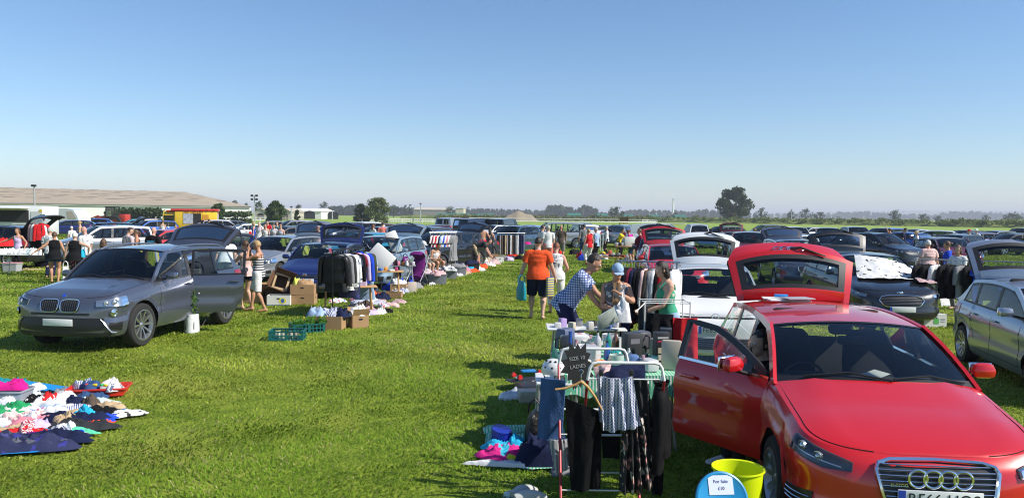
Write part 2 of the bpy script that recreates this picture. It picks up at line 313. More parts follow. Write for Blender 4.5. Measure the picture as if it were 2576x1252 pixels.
def build_car(name,label,spec,loc,head,pm,lod=1,tailopen=0,door=None,face='generic',group=None,cat='car',plate=True,style=None,wheels=True,tint=None,rails=False,trim=None,z=0.0,tgcol=None,detail=None,platemat=None):
    c=Car(spec); c.tgw=.91 if tailopen else .995; root=thing(name,label,cat,(loc[0],loc[1],z),R(head),group); tr=trim or BLACK
    # ---- body shell
    st=[]; nF=12 if lod<2 else 6
    st+=[('F',i/nF) for i in range(nF+1)]
    xs=set(np.linspace(c.x0,c.x1,22 if lod<2 else 12).tolist())
    for w in c.wx:
        for k in ([-1,-.995,-.93,-.8,-.6,-.35,0,.35,.6,.8,.93,.995,1] if lod<2 else [-1,-.99,-.7,0,.7,.99,1]): xs.add(w+k*c.ra)
    hole=[]
    if door:
        for (sd,xa,xb,ang) in door: xs.add(xa); xs.add(xb); hole.append((sd,min(xa,xb),max(xa,xb)))
    xs=sorted([x for x in xs if c.x1+.01<x<c.x0-.01],reverse=True); st+=[('S',x) for x in xs]; st+=[('R',1-i/nF) for i in range(nF+1)]
    nt_=14 if lod<2 else 8; ts=[0]+[((i+1)/nt_)**1.0 for i in range(nt_)]
    b=MB(); tops=[]; 
    for side in (1,-1):
        rows=[]
        for k,v in st:
            x=c.x0+c.af*max(0,math.cos(v*PI/2))**(2/c.nf) if k=='F' else (v if k=='S' else c.x1-c.ar*max(0,math.cos(v*PI/2))**(2/3.4))
            zl=c.zlow(x) if k=='S' else c.gc; zt=c.ztop(x)
            row=[]
            for t in ts:
                z_=lerp(zl,zt,t); p=c.pt(k,v,z_); 
                if k=='S':
                    for w in c.wx:
                        dd=math.hypot(x-w,z_-c.rw)-c.ra
                        if dd<.07 and z_>c.gc+.01: p=(p[0],p[1]+.014*(1-max(0,dd)/.07),p[2])
                row.append((p[0],p[1]*side,p[2]))
            rows.append(row)
        if side==1: tops=[r[-1] for r in rows]
        def skip(i,j,rows=rows,side=side):
            mx=(rows[i][j][0]+rows[i+1][j][0])/2; mz=(rows[i][j][2]+rows[i+1][j+1][2])/2; my=abs(rows[i][j][1]+rows[i+1][j][1])/2
            for (sd,a,b_) in hole:
                if sd==side and a<mx<b_ and mz>c.gc+.12 and st[i][0]=='S': return True
            if tailopen and st[i+1][0]=='R' and mz>c.bump and my<c.wh(c.x1)*.80: return True
            return False
        b.grid(rows,skip=skip,flip=(side==1))
    body=b.build('body',pm,root,sharp=40)
    # ---- bonnet
    h=MB(); rows=[]; nv=16 if lod<2 else 8
    i0=max(i for i,(k,v) in enumerate(st) if k=='S' and v>=c.xc-.02); seq=list(range(i0,-1,-1))
    for i in seq:
        x,y,zt=tops[i]; sc=min(1,y/(c.W/2)); f=max(0,1-(x-c.xc)/.5); row=[]
        for j in range(nv+1):
            v=-1+2*j/nv; k=1-abs(v)**2.2
            cr=(.024+.050*min(1,max(0,(c.xf-x)/(c.xf-c.xc))))*(1-abs(v)**3.2)*sc; ridge=.015*math.exp(-((abs(v)-(.60+.25*(1-min(1,max(0,(c.xf-x)/(c.xf-c.xc))))))/.06)**2)*sc if lod<2 else 0
            row.append((x+.17*(1-abs(v)**2.2)*f,y*v,zt+cr+ridge))
        rows.append(row)
    h.grid(rows); h.build('bonnet',pm,root,sharp=40)
    # ---- roof
    rf=MB(); rows=[]; nr=12 if lod<2 else 6
    xe_=c.xr
    if c.tail!='open':
        for i in range(nr+1):
            u=i/nr; x=lerp(c.xt,xe_,u); z_=c.rail(x); y=c.sg(x,z_)[1]; b_=lerp(.07,-.05,u)
            rows.append([(x+b_*(1-abs(v)**2.2),y*v,z_+c.crown*(1-abs(v)**2.2)) for v in [-1+2*j/nv for j in range(nv+1)]])
        rf.grid(rows); 
        if lod<2: rf.grid([[(p[0],p[1],p[2]-.03) for p in r] for r in rows],flip=True)
        rf.build('roof',pm,root,sharp=40)
    # ---- windscreen
    g=MB(); n=10 if lod<2 else 5; g.grid([[c.ws(i/n,-1+2*j/nv) for j in range(nv+1)] for i in range(n+1)]); g.build('windscreen',tint or GLASS,root)
    fr=MB(); vs=[-1+2*j/nv for j in range(nv+1)]
    fr.grid([[c.ws(r_,v,.004) for v in vs] for r_ in (-.02,.03,.085)]); fr.grid([[c.ws(r_,v,.004) for v in vs] for r_ in (.965,1.0)])
    for s_ in (-1,1): fr.grid([[c.ws(i/8,s_*v,.004) for i in range(9)] for v in (.955,1.0)],flip=s_>0)
    if lod<2 and not c.van:
        fr.tube([c.ws(.03,.1,.02),c.ws(.10,-.3,.03),c.ws(.06,-.72,.02)],.009,5); fr.tube([c.ws(.03,.85,.02),c.ws(.09,.5,.03),c.ws(.05,.12,.02)],.009,5)
    fr.build('windscreen_surround',BLACK,root)
    # ---- side glass, pillars
    xg1=c.xd if not c.van else c.xd
    ends=c.xb
    for side in (1,-1):
        gl=MB(); cols=np.linspace(ends+.02,c.xc-.02,26 if lod<2 else 12)
        cols=sorted(list(cols)+[a for (sd,p,q) in hole for a in (p,q) if sd==side])
        def sk(i,j,cols=cols,side=side):
            mx=(cols[i]+cols[i+1])/2
            return any(sd==side and p<mx<q for (sd,p,q) in hole) or mx<xg1-.02
        if c.tail!='open' :
            gl.grid([[c.sg(x,lerp(c.belt(x)-.015,max(c.belt(x)+.005,c.rail(x)-.01),j/5),-.004,side) for j in range(6)] for x in cols],skip=sk,flip=side<0)
            if len(gl.f): gl.build('side_window',tint or GLASS,root)
        pl=MB(); F=lambda x,z,o,side=side:c.sg(x,z,o,side)
        pl.ribbon([(c.xc+.05,c.hc-.03)]+[(x,c.rail(x)) for x in np.linspace(c.xc,c.xt,6)],.065,F,.008,.03)
        if c.tail!='open':
            pl.ribbon([(x,c.rail(x)-.008) for x in np.linspace(c.xt,c.xr,9)],.05,F,.008,.03)
            # rear quarter
            xdt=max(c.xd+.08,c.xr+.02) if not c.van else c.xd+.05; rows=[]
            for i in range(7):
                z0=i/6; A=(lerp(c.xd,xdt,z0)); B_=lerp(c.xb,c.xr,z0); zA=lerp(c.belt(A)-.02,c.rail(A),z0); zB=lerp(c.belt(B_)-.02,c.rail(B_)+.0,z0)
                rows.append([c.sg(lerp(A,B_,k/6),lerp(zA,zB,k/6) if not c.van else lerp(c.belt(lerp(A,B_,k/6))-.02,c.rail(lerp(A,B_,k/6)),z0),.006,side) for k in range(7)])
            pl.grid(rows,flip=side>0)
        pl.build('pillar',pm,root,sharp=40)
        bk=MB(); 
        if c.tail!='open':
            inh=lambda x:any(sd==side and p-.01<x<q+.01 for (sd,p,q) in hole)
            for xp,w in ((c.xB,.09),(c.xC,.075)):
                if xp>c.xd+.1 and not (inh(xp) and inh(xp+.08) and inh(xp-.08)): bk.ribbon([(xp+.02,c.belt(xp)),(xp-.03,c.rail(xp-.03)-.02)],w,F,.003,.02)
            bk.ribbon([(x,c.rail(x)-.045) for x in np.linspace(c.xc-.1,max(c.xd+.05,c.xr),10) if not inh(x)] or [(0,0),(0,.01)],.03,F,.004,.012) if not hole or lod<2 and not hole else None
        L_=[x for x in np.linspace(c.xc-.02,c.xd if c.tail!='open' else c.xb,14)]
        seg=[x for x in L_ if not any(sd==side and p<x<q for (sd,p,q) in hole)]
        if len(seg)>2:
            a=[x for x in seg if x>(hole[0][2] if hole and hole[0][0]==side else -9)]; b2=[x for x in seg if x<(hole[0][1] if hole and hole[0][0]==side else -9)]
            for q_ in (a,b2):
                if len(q_)>1: bk.ribbon([(x,c.belt(x)+.004) for x in q_],.028,F,.010,.03)
        if len(bk.f): bk.build('window_trim',tr,root)
    if rails:
        for side in (1,-1):
            m=MB(); m.tube([(x,c.sg(x,c.rail(x),.01,side)[1]*.97,c.rail(x)+(.055 if 0<i<9 else .01)) for i,x in enumerate(np.linspace(c.xt-.1,c.xr+.05,10))],.016,6); m.build('roof_rail',tr if rails!='chrome' else ALLOY,root)
    # ---- tailgate / boot
    if c.tail=='hatch':
        gr=24 if lod<2 else 14; nvv=18 if lod<2 else 10
        P=[[c.tg(i/gr,-1+2*j/nvv) for j in range(nvv+1)] for i in range(gr+1)]
        piv=Vector((c.xr-.05,0,c.zr+c.crown)); ang=R(tailopen)
        T=bpy.data.objects.new('tailgate',None)
        Mx=Matrix.Translation(piv)@Matrix.Rotation(ang,4,'Y'); TI=Matrix.Translation(-piv)
        def cls(i,j):
            r=(i+.5)/gr; v=abs(-1+2*(j+.5)/nvv)
            if c.van: return 2 if (.10<r<.40 and v<.8 and v>.1) else 0
            if .18<r<.42 and v<.82: return 2
            if .145<r<.455 and v<.91: return 1
            return 0
        obs=[]
        for k,(nm,mm) in enumerate((('tailgate',tgcol or pm),('tailgate_trim',BLACK),('rear_window',tint or (TGLASS if tailopen else DKGLASS)))):
            m=MB(); m.grid(P,skip=lambda i,j:cls(i,j)!=k,M=TI,flip=True)
            if k==0 and tailopen:
                m2=[[tuple(Vector(p)+Vector((.05 if i>gr*.1 else .0,0,-.03))) for p in row] for i,row in enumerate(P)]
                ln=MB(); ln.grid(m2,skip=lambda i,j:cls(i,j)==2,M=TI)
                ln.grid([[P[i][0],m2[i][0]] for i in range(gr+1)],M=TI); ln.grid([[P[i][-1],m2[i][-1]] for i in range(gr+1)],M=TI); ln.grid([P[-1],m2[-1]],M=TI)
            if k==0: tgo=m.build(nm,mm,root,sharp=45); tgo.matrix_local=Mx; obs.append(tgo)
            else: m.build(nm,mm,obs[0],sharp=45)
        if tailopen: ln.build('tailgate_lining',INT,tgo)
        if tailopen and lod<2:
            for side in (1,-1):
                w=tgo.matrix_local@(TI@Vector(c.tg(.42,side*.93,-.03))); m=MB(); m.tube([(c.xb+.12,side*(c.wh(c.xb)-.16),c.br-.05),tuple(w)],.011,6); m.build('gas_strut',BLACK,root)
        if face in('audi','vw'):
            m=MB(); TGo=lambda y_,r_:TI@Vector(c.tg(r_,y_,.02))
            for i in (range(4) if face=='audi' else [1.5]): m.tube([TGo((i-1.5)*.12+.075*math.cos(a),.66+.055*math.sin(a)) for a in np.linspace(0,2*PI,17)[:-1]],.008,5,closed=True)
            m.build('tail_badge',CHROME,tgo)
        if lod<2:
            m=MB(); m.tube([TI@Vector(c.tg(.53,.0,.02)),TI@Vector(c.tg(.50,.15,.03)),TI@Vector(c.tg(.46,.55,.02))],[.025,.016,.008],6); m.build('rear_wiper',BLACK,tgo)
            m=MB(); m.grid([[c.tg(r_,-1+2*j/nvv,o_) for j in range(1,nvv)] for r_,o_ in ((.0,.004),(.03,.03),(.085,.05),(.10,.01))],M=TI,flip=True); m.build('spoiler',tgcol or pm,tgo)
        if not tailopen or 'navy' in label:
            m=MB(); m.box((0,0,0),(.012,.52,.11)); p=Vector(c.tg(.80,0,.014)); o=m.build('number_plate',platemat or PLATEY,tgo); o.matrix_local=Matrix.Translation(p-piv)
    elif c.tail=='boot':
        m=MB(); rows=[[( lerp(c.xr,c.xb,u)-(.06+.02*u)*(1-abs(v)**2.2),c.sg(lerp(c.xr,c.xb,u),lerp(c.zr,c.br,u))[1]*v,lerp(c.zr,c.br,u)+lerp(c.crown,.0,u)*(1-abs(v)**2.2)) for v in vs] for u in [i/6 for i in range(7)]]
        m.grid(rows); m.build('rear_window',DKGLASS,root); c_=c; m=MB(); rows=[]
        i1=min(i for i,(k,v) in enumerate(st) if (k=='S' and v<=c.xb+.25) or k=='R')
        for i in range(i1,len(st)):
            x,y,zt=tops[i]; rows.append([(x,y*v,zt+.03*(1-abs(v)**2.2)*min(1,y)) for v in vs])
        m.grid(rows); m.build('boot_lid',pm,root)
    elif c.tail in('bed','open'):
        if c.tail=='bed':
            m=MB(); rows=[[(c.xr-.12*u,c.sg(c.xr,lerp(c.zr,c.br,u))[1]*v*.97,lerp(c.zr,c.br-.1,u)+c.crown*(1-u)*(1-abs(v)**2.2)) for v in vs] for u in (0,.12,.5,.9,1)]
            m.grid(rows,skip=lambda i,j:i in(1,2) and 1<=j<len(vs)-2); m.build('cab_back',pm,root)
            m=MB(); m.grid(rows,skip=lambda i,j:not(i in(1,2) and 1<=j<len(vs)-2)); m.build('rear_window',DKGLASS,root)
            m=MB(); x2=c.xe+.06; x1_=c.xb-.05; y=c.W/2-.14
            m.box(((x1_+x2)/2,0,.78),(x1_-x2,2*y,.03)); 
            for s_ in(-1,1): m.box(((x1_+x2)/2,s_*(y+.03),.96),(x1_-x2,.10,.37),bev=.02)
            m.box((x2,0,.96),(.06,2*y,.36)); m.box((x1_,0,.96),(.04,2*y,.36)); m.build('load_bed',pm,root)
        else:
            m=MB(); i1=min(i for i,(k,v) in enumerate(st) if (k=='S' and v<=-.75) or k=='R'); rows=[]
            for i in range(i1,len(st)):
                x,y,zt=tops[i]; rows.append([(x,y*v,zt+.04*(1-abs(v)**2.2)*min(1,y)) for v in vs])
            m.grid(rows); m.build('boot_lid',pm,root)
            for s_ in(-1,1):
                m=MB(); m.tube([(-.62,s_*.38+.15*math.cos(a),.95+.22*math.sin(a)) for a in np.linspace(0,PI,9)],.025,6); m.build('roll_hoop',CHROME,root)
            m=MB(); m.tube([c.ws(1,v) for v in np.linspace(-1,1,9)],.025,6); m.build('windscreen_frame',BLACK,root)
    # ---- wheel wells, floor, lining
    m=MB()
    for w in c.wx:
        for side in(1,-1):
            yo=c.W/2-.03; m.lathe([(c.ra-.002,side*yo),(c.ra-.002,side*(yo-.33)),(0,side*(yo-.33))],(w,0,c.rw),'y',16,a0=-10,a1=190)
    m.box((0,0,c.gc+.10),(c.wb-2*c.ra-.02,c.W-.16,.12)); m.box(((c.xf+c.xe)/2,0,c.gc+.16),(c.L-.5,c.W-.75,.2)); m.build('underbody',SEAM,root)
    m=MB()
    for side in(1,-1):
        m.grid([[ (x,side*(c.wh(x)-.13),z_) for z_ in (c.gc+.1,c.belt(x)-.02)] for x in (c.xb+.1,-.9,0,c.xc)],skip=lambda i,j:any(sd==side for (sd,a,b_) in hole) and i in(0,1))
    m.box(((c.xc+c.xb)/2,0,c.gc+.16),(c.xc-c.xb-.1,c.W-.28,.06)); 
    if not tailopen: m.box((c.xb+.16,0,(c.gc+c.br)/2+.1),(.04,c.W-.4,c.br-c.gc-.2))
    m.build('cabin_lining',INT,root)
    # ---- seats, dash, wheel
    if lod<2 or c.tail=='open':
        zs=c.gc+.18
        def seat(x,y,w=.5,hd=.62,wide=False):
            m=MB(); Mb=Matrix.Translation((x-.22,y,zs+.26))@Matrix.Rotation(R(-16),4,'Y')
            se=lambda hx,hy,X,Z,P:[(X+hx*math.copysign(abs(math.cos(a))**.6,math.cos(a)),hy*math.copysign(abs(math.sin(a))**.6,math.sin(a)),Z) for a in [2*PI*i/20 for i in range(20)]]
            m.grid([[(p[0],p[1]+y,p[2]) for p in se(hx,hy,x,zs+z_,0)] for hx,hy,z_ in ((.24,w*.45,.1),(.26,w*.5,.16),(.26,w*.5,.24),(.22,w*.46,.29),(.1,w*.2,.30))],True)
            m.grid([se(hx,hy,0,z_*hd,0) for hx,hy,z_ in ((.06,w*.44,0),(.075,w*.48,.15),(.07,w*.49,.5),(.06,w*.46,.75),(.055,w*.38,.93),(.04,w*.30,1.0),(.01,w*.1,1.02))],True,Mb)
            o=m.build('seat',INT,root,sharp=50)
            hh=MB()
            for yy in ([0] if not wide else [-w*.3,w*.3]):
                hh.box((-.01,yy,hd+(.12 if not wide else .09)),(.10,.26,.17 if not wide else .12),Mb,bev=.05); hh.tube([Mb@Vector((0,yy-.06,hd-.02)),Mb@Vector((0,yy-.06,hd+.08))],.008,5); hh.tube([Mb@Vector((0,yy+.06,hd-.02)),Mb@Vector((0,yy+.06,hd+.08))],.008,5)
            hh.build('headrest',INT,o)
        seat(.02,.37); seat(.02,-.37)
        if c.tail!='open' and not c.van: seat(-.80,0,1.25,.43,True)
        m=MB(); m.box((c.xc-.30,0,c.hc-.16),(.62,c.W-.3,.26),bev=.09); m.box((c.xc-.55,-.37,c.hc-.07),(.2,.36,.1),bev=.04); m.build('dashboard',INT,root)
        m=MB(); Ms=Matrix.Translation((c.xc-.66,-.37,c.hc-.12))@Matrix.Rotation(R(-68),4,'Y')
        m.tube([(.185*math.cos(a),.185*math.sin(a),0) for a in np.linspace(0,2*PI,25)[:-1]],.014,6,Ms,closed=True); m.box((0,0,-.02),(.12,.13,.05),Ms,bev=.03); m.box((0,0,0),(.03,.36,.015),Ms); m.box((-.09,0,0),(.18,.03,.015),Ms); m.build('steering_wheel',BLACK,root)
        if c.tail!='open':
            m=MB(); p=c.ws(.84,0,-.1); m.box((p[0],0,p[2]-.02),(.04,.24,.07),bev=.02); m.build('rear_view_mirror',BLACK,root)
    # ---- wheels
    if wheels:
        for x in c.wx:
            for side in(1,-1): wheel(c,x,side,root,lod,style or ('s10' if lod<2 else 's5'))
    # ---- mirrors, handles, seams
    for side in(1,-1):
        if door and any(sd==side and abs(xa-(c.xc-.12))<.5 for (sd,xa,xb_,_) in door): continue
        m=MB(); x=c.xc-.28; yb=c.sg(x,c.belt(x))[1]; m.box((x,side*(yb+.17),c.belt(x)+.085),(.11,.20,.125),bev=.05,taper=.85)
        o=m.build('door_mirror',pm if lod<2 else tr,root); 
        if lod<2:
            m=MB(); m.tube([(x,side*(yb+.0),c.belt(x)+.02),(x,side*(yb+.12),c.belt(x)+.045)],.026,6,flat=.6); m.build('mirror_stalk',BLACK,o)
            m=MB(); m.box((x-.06,side*(yb+.17),c.belt(x)+.085),(.02,.18,.11),bev=.03); m.build('mirror_glass',CHROME,o)
    if lod<2:
        sm=MB()
        for side in(1,-1):
            S_=lambda x,z_,o,side=side:(c.pt('S',x,z_,o)[0],c.pt('S',x,z_,o)[1]*side,z_)
            for xx in (c.xc-.12,c.xB,c.xC if not c.van else -1.2):
                if any(sd==side and a-.05<xx<b_+.05 for (sd,a,b_) in hole): continue
                zs0=max(c.zlow(xx)+.03,c.gc+.12); zz=np.linspace(zs0,c.belt(xx),7)
                if xx==c.xC and abs(xx+c.wb/2)<c.ra+.1: sm.ribbon([(xx-.0+.20*max(0,1-(z_-zs0)/.35)**2,z_) for z_ in np.linspace(c.gc+.12 if 0 else zs0,c.belt(xx),9)],.008,S_,.0015,.003)
                else: sm.ribbon([(xx,z_) for z_ in zz],.008,S_,.0015,.003)
            if not hole or hole[0][0]!=side: sm.ribbon([(x_,c.gc+.12) for x_ in np.linspace(c.wb/2-c.ra-.05,-c.wb/2+c.ra+.05,8)],.008,S_,.0015,.003)
            for xx in (c.xB+.16,c.xC+.18):
                if any(sd==side and a-.05<xx<b_+.05 for (sd,a,b_) in hole): continue
                m=MB(); z_=c.belt(xx)-.13; p=S_(xx,z_,.028); m.box(p,(.19,.03,.03),bev=.012); m.build('door_handle',pm,root)
        # bonnet shut lines
        for side in(1,-1):
            pts=[]
            for i in seq[1:-3]:
                x,y,zt=tops[i]; pts.append((x,side*(y-.035),zt+.035*.08+.004))
            if len(pts)>2: sm.tube(pts,.0035,4)
        sm.build('panel_gaps',SEAM,root)
    # ---- lamps, grille, plate
    FACES.get(face,face_generic)(c,root,pm,lod,plate)
    if lod<2 or True:
        m=MB()
        for side in(1,-1):
            zt=c.br-.03; patch(c,.58,1.12,lambda u:zt-.03*u,lambda u:zt-.26+.1*u,.006,side,True,8,4,mb=m)
            if c.van or c.tail=='bed' : pass
            o=m.build('tail_lamp',TAIL,root); m=MB()
    if detail: detail(c,root,pm)
    return root,c
def lampset(c,root,q0,q1,top,bot,lod,lens=((.3,.5,.055),(.7,.55,.05)),drl=False,matl=None):
    for side in(1,-1):
        o=patch(c,q0,q1,top,bot,.008,side,nq=12,nz=5).build('headlight',matl or (LAMP if lod>1 else LAMPD),root)
        if lod<2:
            T=top if callable(top) else (lambda u:top); B=bot if callable(bot) else (lambda u:bot)
            for (u,w,r) in lens:
                q=lerp(q0,q1,u); z_=lerp(B(u),T(u),w); p=Vector(c.sf(q,z_,.004,side)); n=(Vector(c.sf(q,z_,.1,side))-p).normalized()
                M=Matrix.Translation(p)@n.to_track_quat('Z','Y').to_matrix().to_4x4(); m=MB()
                m.lathe([(r,-.01),(r*1.02,.012),(r*.86,.013),(r*.8,.004),(r*.6,.012),(r*.3,.02),(0,.022)],n=18,M=M); m.build('lamp_lens',LAMP,o)
            m=patch(c,q0+.005,q1-.005,lambda u:T(u)-.004,lambda u:B(u)+.004,.026,side,nq=12,nz=5,th=.02); m.build('lamp_cover',CLEAR,o)
def slats(c,q,zs,r,off,vert=False,qs=None,z0=0,z1=0):
    m=MB()
    if vert:
        for qq in qs:
            m.tube([c.sf(qq,z_,off,1) for z_ in np.linspace(z0,z1,4)],r,4)
    else:
        for z_ in zs: m.tube([c.sf(qq,z_,off,1) for qq in np.linspace(-q,q,15)],r,4)
    return m
def plate_front(c,root,z,txt=None,m_=None,w=.52,band=True):
    p=c.sf(0,z,.0); x=p[0]+.02; m=MB(); m.box((x,0,z),(.012,w,.112),bev=.004); o=m.build('number_plate',m_ or PLATEW,root)
    if band:
        m=MB(); m.box((x+.007,-w/2+.024,z),(.002,.045,.108)); m.build('blue_band',PBLUE,o)
    if txt: text('plate_lettering',txt,.098,BLACK,o,Matrix.Translation((x+.0075,.02,z))@Matrix(((0,0,1,0),(1,0,0,0),(0,1,0,0),(0,0,0,1))),.0008,space=1.05)
FR=Matrix(((0,0,1,0),(1,0,0,0),(0,1,0,0),(0,0,0,1)))
def face_generic(c,root,pm,lod,plate=True):
    H=c.hs; lampset(c,root,.50,1.08,lambda u:lerp(H-.10,H-.03,u),lambda u:lerp(H-.21,H-.17,u),lod,matl=None if lod<2 else LAMP)
    m=MB(); patch(c,-.38,.38,c.hf-.06,c.hf-.17,.006,1,nq=12,nz=3,mb=m); g=m.build('grille',BLACK,root)
    m=MB(); patch(c,-.55,.55,c.gc+.22,c.gc+.07,.006,1,nq=14,nz=3,mb=m); m.build('lower_intake',BLACK,root)
    if lod<2:
        slats(c,.36,[c.hf-.09,c.hf-.14],.006,.018).build('grille_bars',CHROME,g)
        m=MB(); p=c.sf(0,c.hf-.07,.02); m.lathe([(.055,-.005),(.055,.01),(.045,.014),(0,.012)],n=18,M=Matrix.Translation(p)@Matrix.Rotation(PI/2,4,'Y')); m.build('badge',CHROME,root)
        for side in(1,-1):
            m=MB(); patch(c,.66,.86,c.gc+.22,c.gc+.12,.008,side,mb=m,nq=4,nz=2); m.build('fog_lamp',BLACK,root)
    if plate: plate_front(c,root,c.gc+.30 if lod<2 else c.gc+.3,band=lod<2)
def ringpts(c,q,z,w,h,n=40,p=4.0,off=.02,qscale=1,side=1,taper=0):
    """rounded-rectangle outline on the nose: half-width w in q units, half-height h in metres"""
    o=[]
    for i in range(n):
        a=2*PI*i/n; ca,sa=math.cos(a),math.sin(a); x=math.copysign(abs(ca)**(2/p),ca); y=math.copysign(abs(sa)**(2/p),sa)
        o.append((q+w*x*(1+taper*y),z+h*y))
    return o
def qy(c,y,z):  # q for a given lateral offset
    lo,hi=0,1
    for _ in range(30):
        m=(lo+hi)/2
        if c.sf(m,z)[1]<abs(y): lo=m
        else: hi=m
    return math.copysign(lo,y)
def facepoly(c,outline,off,th=.0):   # fan-filled panel from a (y,z) outline on the nose
    m=MB(); cy=sum(p[0] for p in outline)/len(outline); cz=sum(p[1] for p in outline)/len(outline); rows=[]
    for f in (0.001,.35,.7,1.0): rows.append([c.sf(qy(c,lerp(cy,p[0],f),lerp(cz,p[1],f)),lerp(cz,p[1],f),off) for p in outline])
    if th: rows.append([c.sf(qy(c,p[0],p[1]),p[1],off-th) for p in outline])
    m.grid(rows,True); return m
def rr(cy,cz,w,h,p=4,taper=0,n=36):
    o=[]
    for i in range(n):
        a=2*PI*i/n; ca,sa=math.cos(a),math.sin(a); x=math.copysign(abs(ca)**(2/p),ca); y=math.copysign(abs(sa)**(2/p),sa); o.append((cy+w*x*(1+taper*y),cz+h*y))
    return o
def outline_tube(c,o,r,off): m=MB(); m.tube([c.sf(qy(c,y,z_),z_,off) for y,z_ in o],r,6,closed=True); return m
def inside_span(o,z_):
    ys=[]
    n=len(o)
    for i in range(n):
        a,b=o[i],o[(i+1)%n]
        if (a[1]-z_)*(b[1]-z_)<0: ys.append(lerp(a[0],b[0],(z_-a[1])/(b[1]-a[1])))
    return (min(ys),max(ys)) if len(ys)>1 else None
def face_audi(c,root,pm,lod,plate=True):
    o=[(-.355,.715),(-.28,.735),(.0,.742),(.28,.735),(.355,.715),(.37,.68),(.345,.56),(.30,.40),(.26,.345),(.2,.325),(0,.32),(-.2,.325),(-.26,.345),(-.30,.40),(-.345,.56),(-.37,.68)]
    o=[(y,z_+.0) for y,z_ in o]; g=facepoly(c,o,.006).build('grille',BLACK,root)
    outline_tube(c,o,.015,.02).build('grille_surround',CHROME,g)
    m=MB()
    for z_ in np.arange(.36,.72,.032):
        s_=inside_span(o,z_)
        if s_: m.tube([c.sf(qy(c,y,z_),z_,.016) for y in np.linspace(s_[0]+.01,s_[1]-.01,11)],.0042,4)
    m.build('grille_bars',CHROME,g)
    m=MB()
    for i in range(4):
        cy=(i-1.5)*.092; p=c.sf(qy(c,cy,.645),.645,.045); m.tube([(p[0],cy+.056*math.cos(a),.645+.056*math.sin(a)) for a in np.linspace(0,2*PI,25)[:-1]],.0085,6,closed=True)
    m.build('ring_badge',CHROME,g)
    p=c.sf(qy(c,-.26,.60),.60,.034); text('grille_lettering','e-tron',.042,CHROME,g,Matrix.Translation((p[0],-.25,.60))@FR)
    plate_front(c,root,.515,'RF66 UOS',w=.52)
    # headlights: slanted wedge
    lampset(c,root,.33,.90,lambda u:lerp(.70,.805,u**.8),lambda u:lerp(.645,.65,u) if u<.35 else lerp(.65,.715,(u-.35)/.65),lod,lens=((.45,.5,.034),(.75,.6,.036)))
    for side in(1,-1):
        m=patch(c,.40,.86,lambda u:lerp(.67,.74,u),lambda u:lerp(.663,.733,u),.014,side,nq=10,nz=1); m.build('running_light',LAMP,root)
        m=patch(c,.62,.95,lambda u:.47-.02*u,lambda u:.33+.02*u,.006,side,nq=8); i_=m.build('lower_intake',BLACK,root)
        m=MB()
        for z_ in(.37,.40,.43): m.tube([c.sf(q_,z_,.014,side) for q_ in np.linspace(.64,.93,6)],.004,4)
        m.build('intake_bars',CHROME,i_)
    m=MB(); patch(c,-.5,.5,c.gc+.07,c.gc+.01,.008,1,nq=12,nz=2,mb=m); m.build('front_lip',BLACK,root)
def face_bmw(c,root,pm,lod,plate=True):
    for s_ in(-1,1):
        o=rr(s_*.175,.765,.155,.10,4,.10,30)
        g=facepoly(c,o,.006).build('kidney_grille',BLACK,root); outline_tube(c,o,.009,.02).build('grille_surround',CHROME,g)
        m=MB()
        for k in range(8):
            y=s_*.175+(-.125+.25*k/7); m.tube([c.sf(qy(c,y,z_),z_,.018) for z_ in (.685,.765,.845)],.005,4)
        m.build('grille_bars',mat('gloss_black_slats',(.03,.03,.035),.25),g)
    lampset(c,root,.37,1.03,lambda u:lerp(.85,.915,u),lambda u:lerp(.755,.755,u),lod,lens=((.30,.5,.045),(.58,.5,.052)),matl=LAMP)
    p=c.sf(0,.88,.02); rb=MB(); rb.lathe([(.04,0),(.04,.008),(.0,.01)],n=20,M=Matrix.Translation((p[0]-.05,0,.915))@Matrix.Rotation(R(50),4,'Y')); o=rb.build('round_badge',CHROME,root)
    rb=MB(); rb.lathe([(.03,.009),(.0,.012)],n=20,M=Matrix.Translation((p[0]-.049,0,.916))@Matrix.Rotation(R(50),4,'Y')); rb.build('badge_centre',PBLUE,o)
    m=MB(); patch(c,-.52,.52,lambda u:.575,lambda u:.34+.05*abs(2*u-1),.006,1,nq=16,nz=4,mb=m); m.build('lower_intake',BLACK,root)
    m=MB(); patch(c,-.28,.28,.65,.615,.006,1,nq=12,nz=2,mb=m); m.build('upper_slot',BLACK,root)
    for side in(1,-1):
        i_=patch(c,.62,.93,lambda u:.50,lambda u:lerp(.40,.36,u),.006,side,nq=8).build('side_intake',BLACK,root)
        p=Vector(c.sf(.72,.655,.006,side)); n=(Vector(c.sf(.72,.655,.1,side))-p).normalized(); M=Matrix.Translation(p)@n.to_track_quat('Z','Y').to_matrix().to_4x4()
        m=MB(); m.lathe([(.062,-.01),(.062,.012),(.05,.014),(.045,.0),(.02,.006),(0,.012)],n=20,M=M); m.build('fog_lamp',CHROME,root)
        m=MB(); m.tube([c.sf(q_,z_,.014,side) for q_,z_ in ((.46,.56),(.52,.50),(.60,.41),(.68,.345),(.80,.335))],[.012,.02,.024,.018,.008],6,flat=.5); m.build('bumper_accent',ALLOY,root)
    m=MB(); patch(c,-.7,.7,.335,.275,.01,1,nq=12,nz=2,mb=m); m.build('lower_guard',mat('dark_plastic',(.03,.03,.032),.6),root)
    plate_front(c,root,.50,band=False)
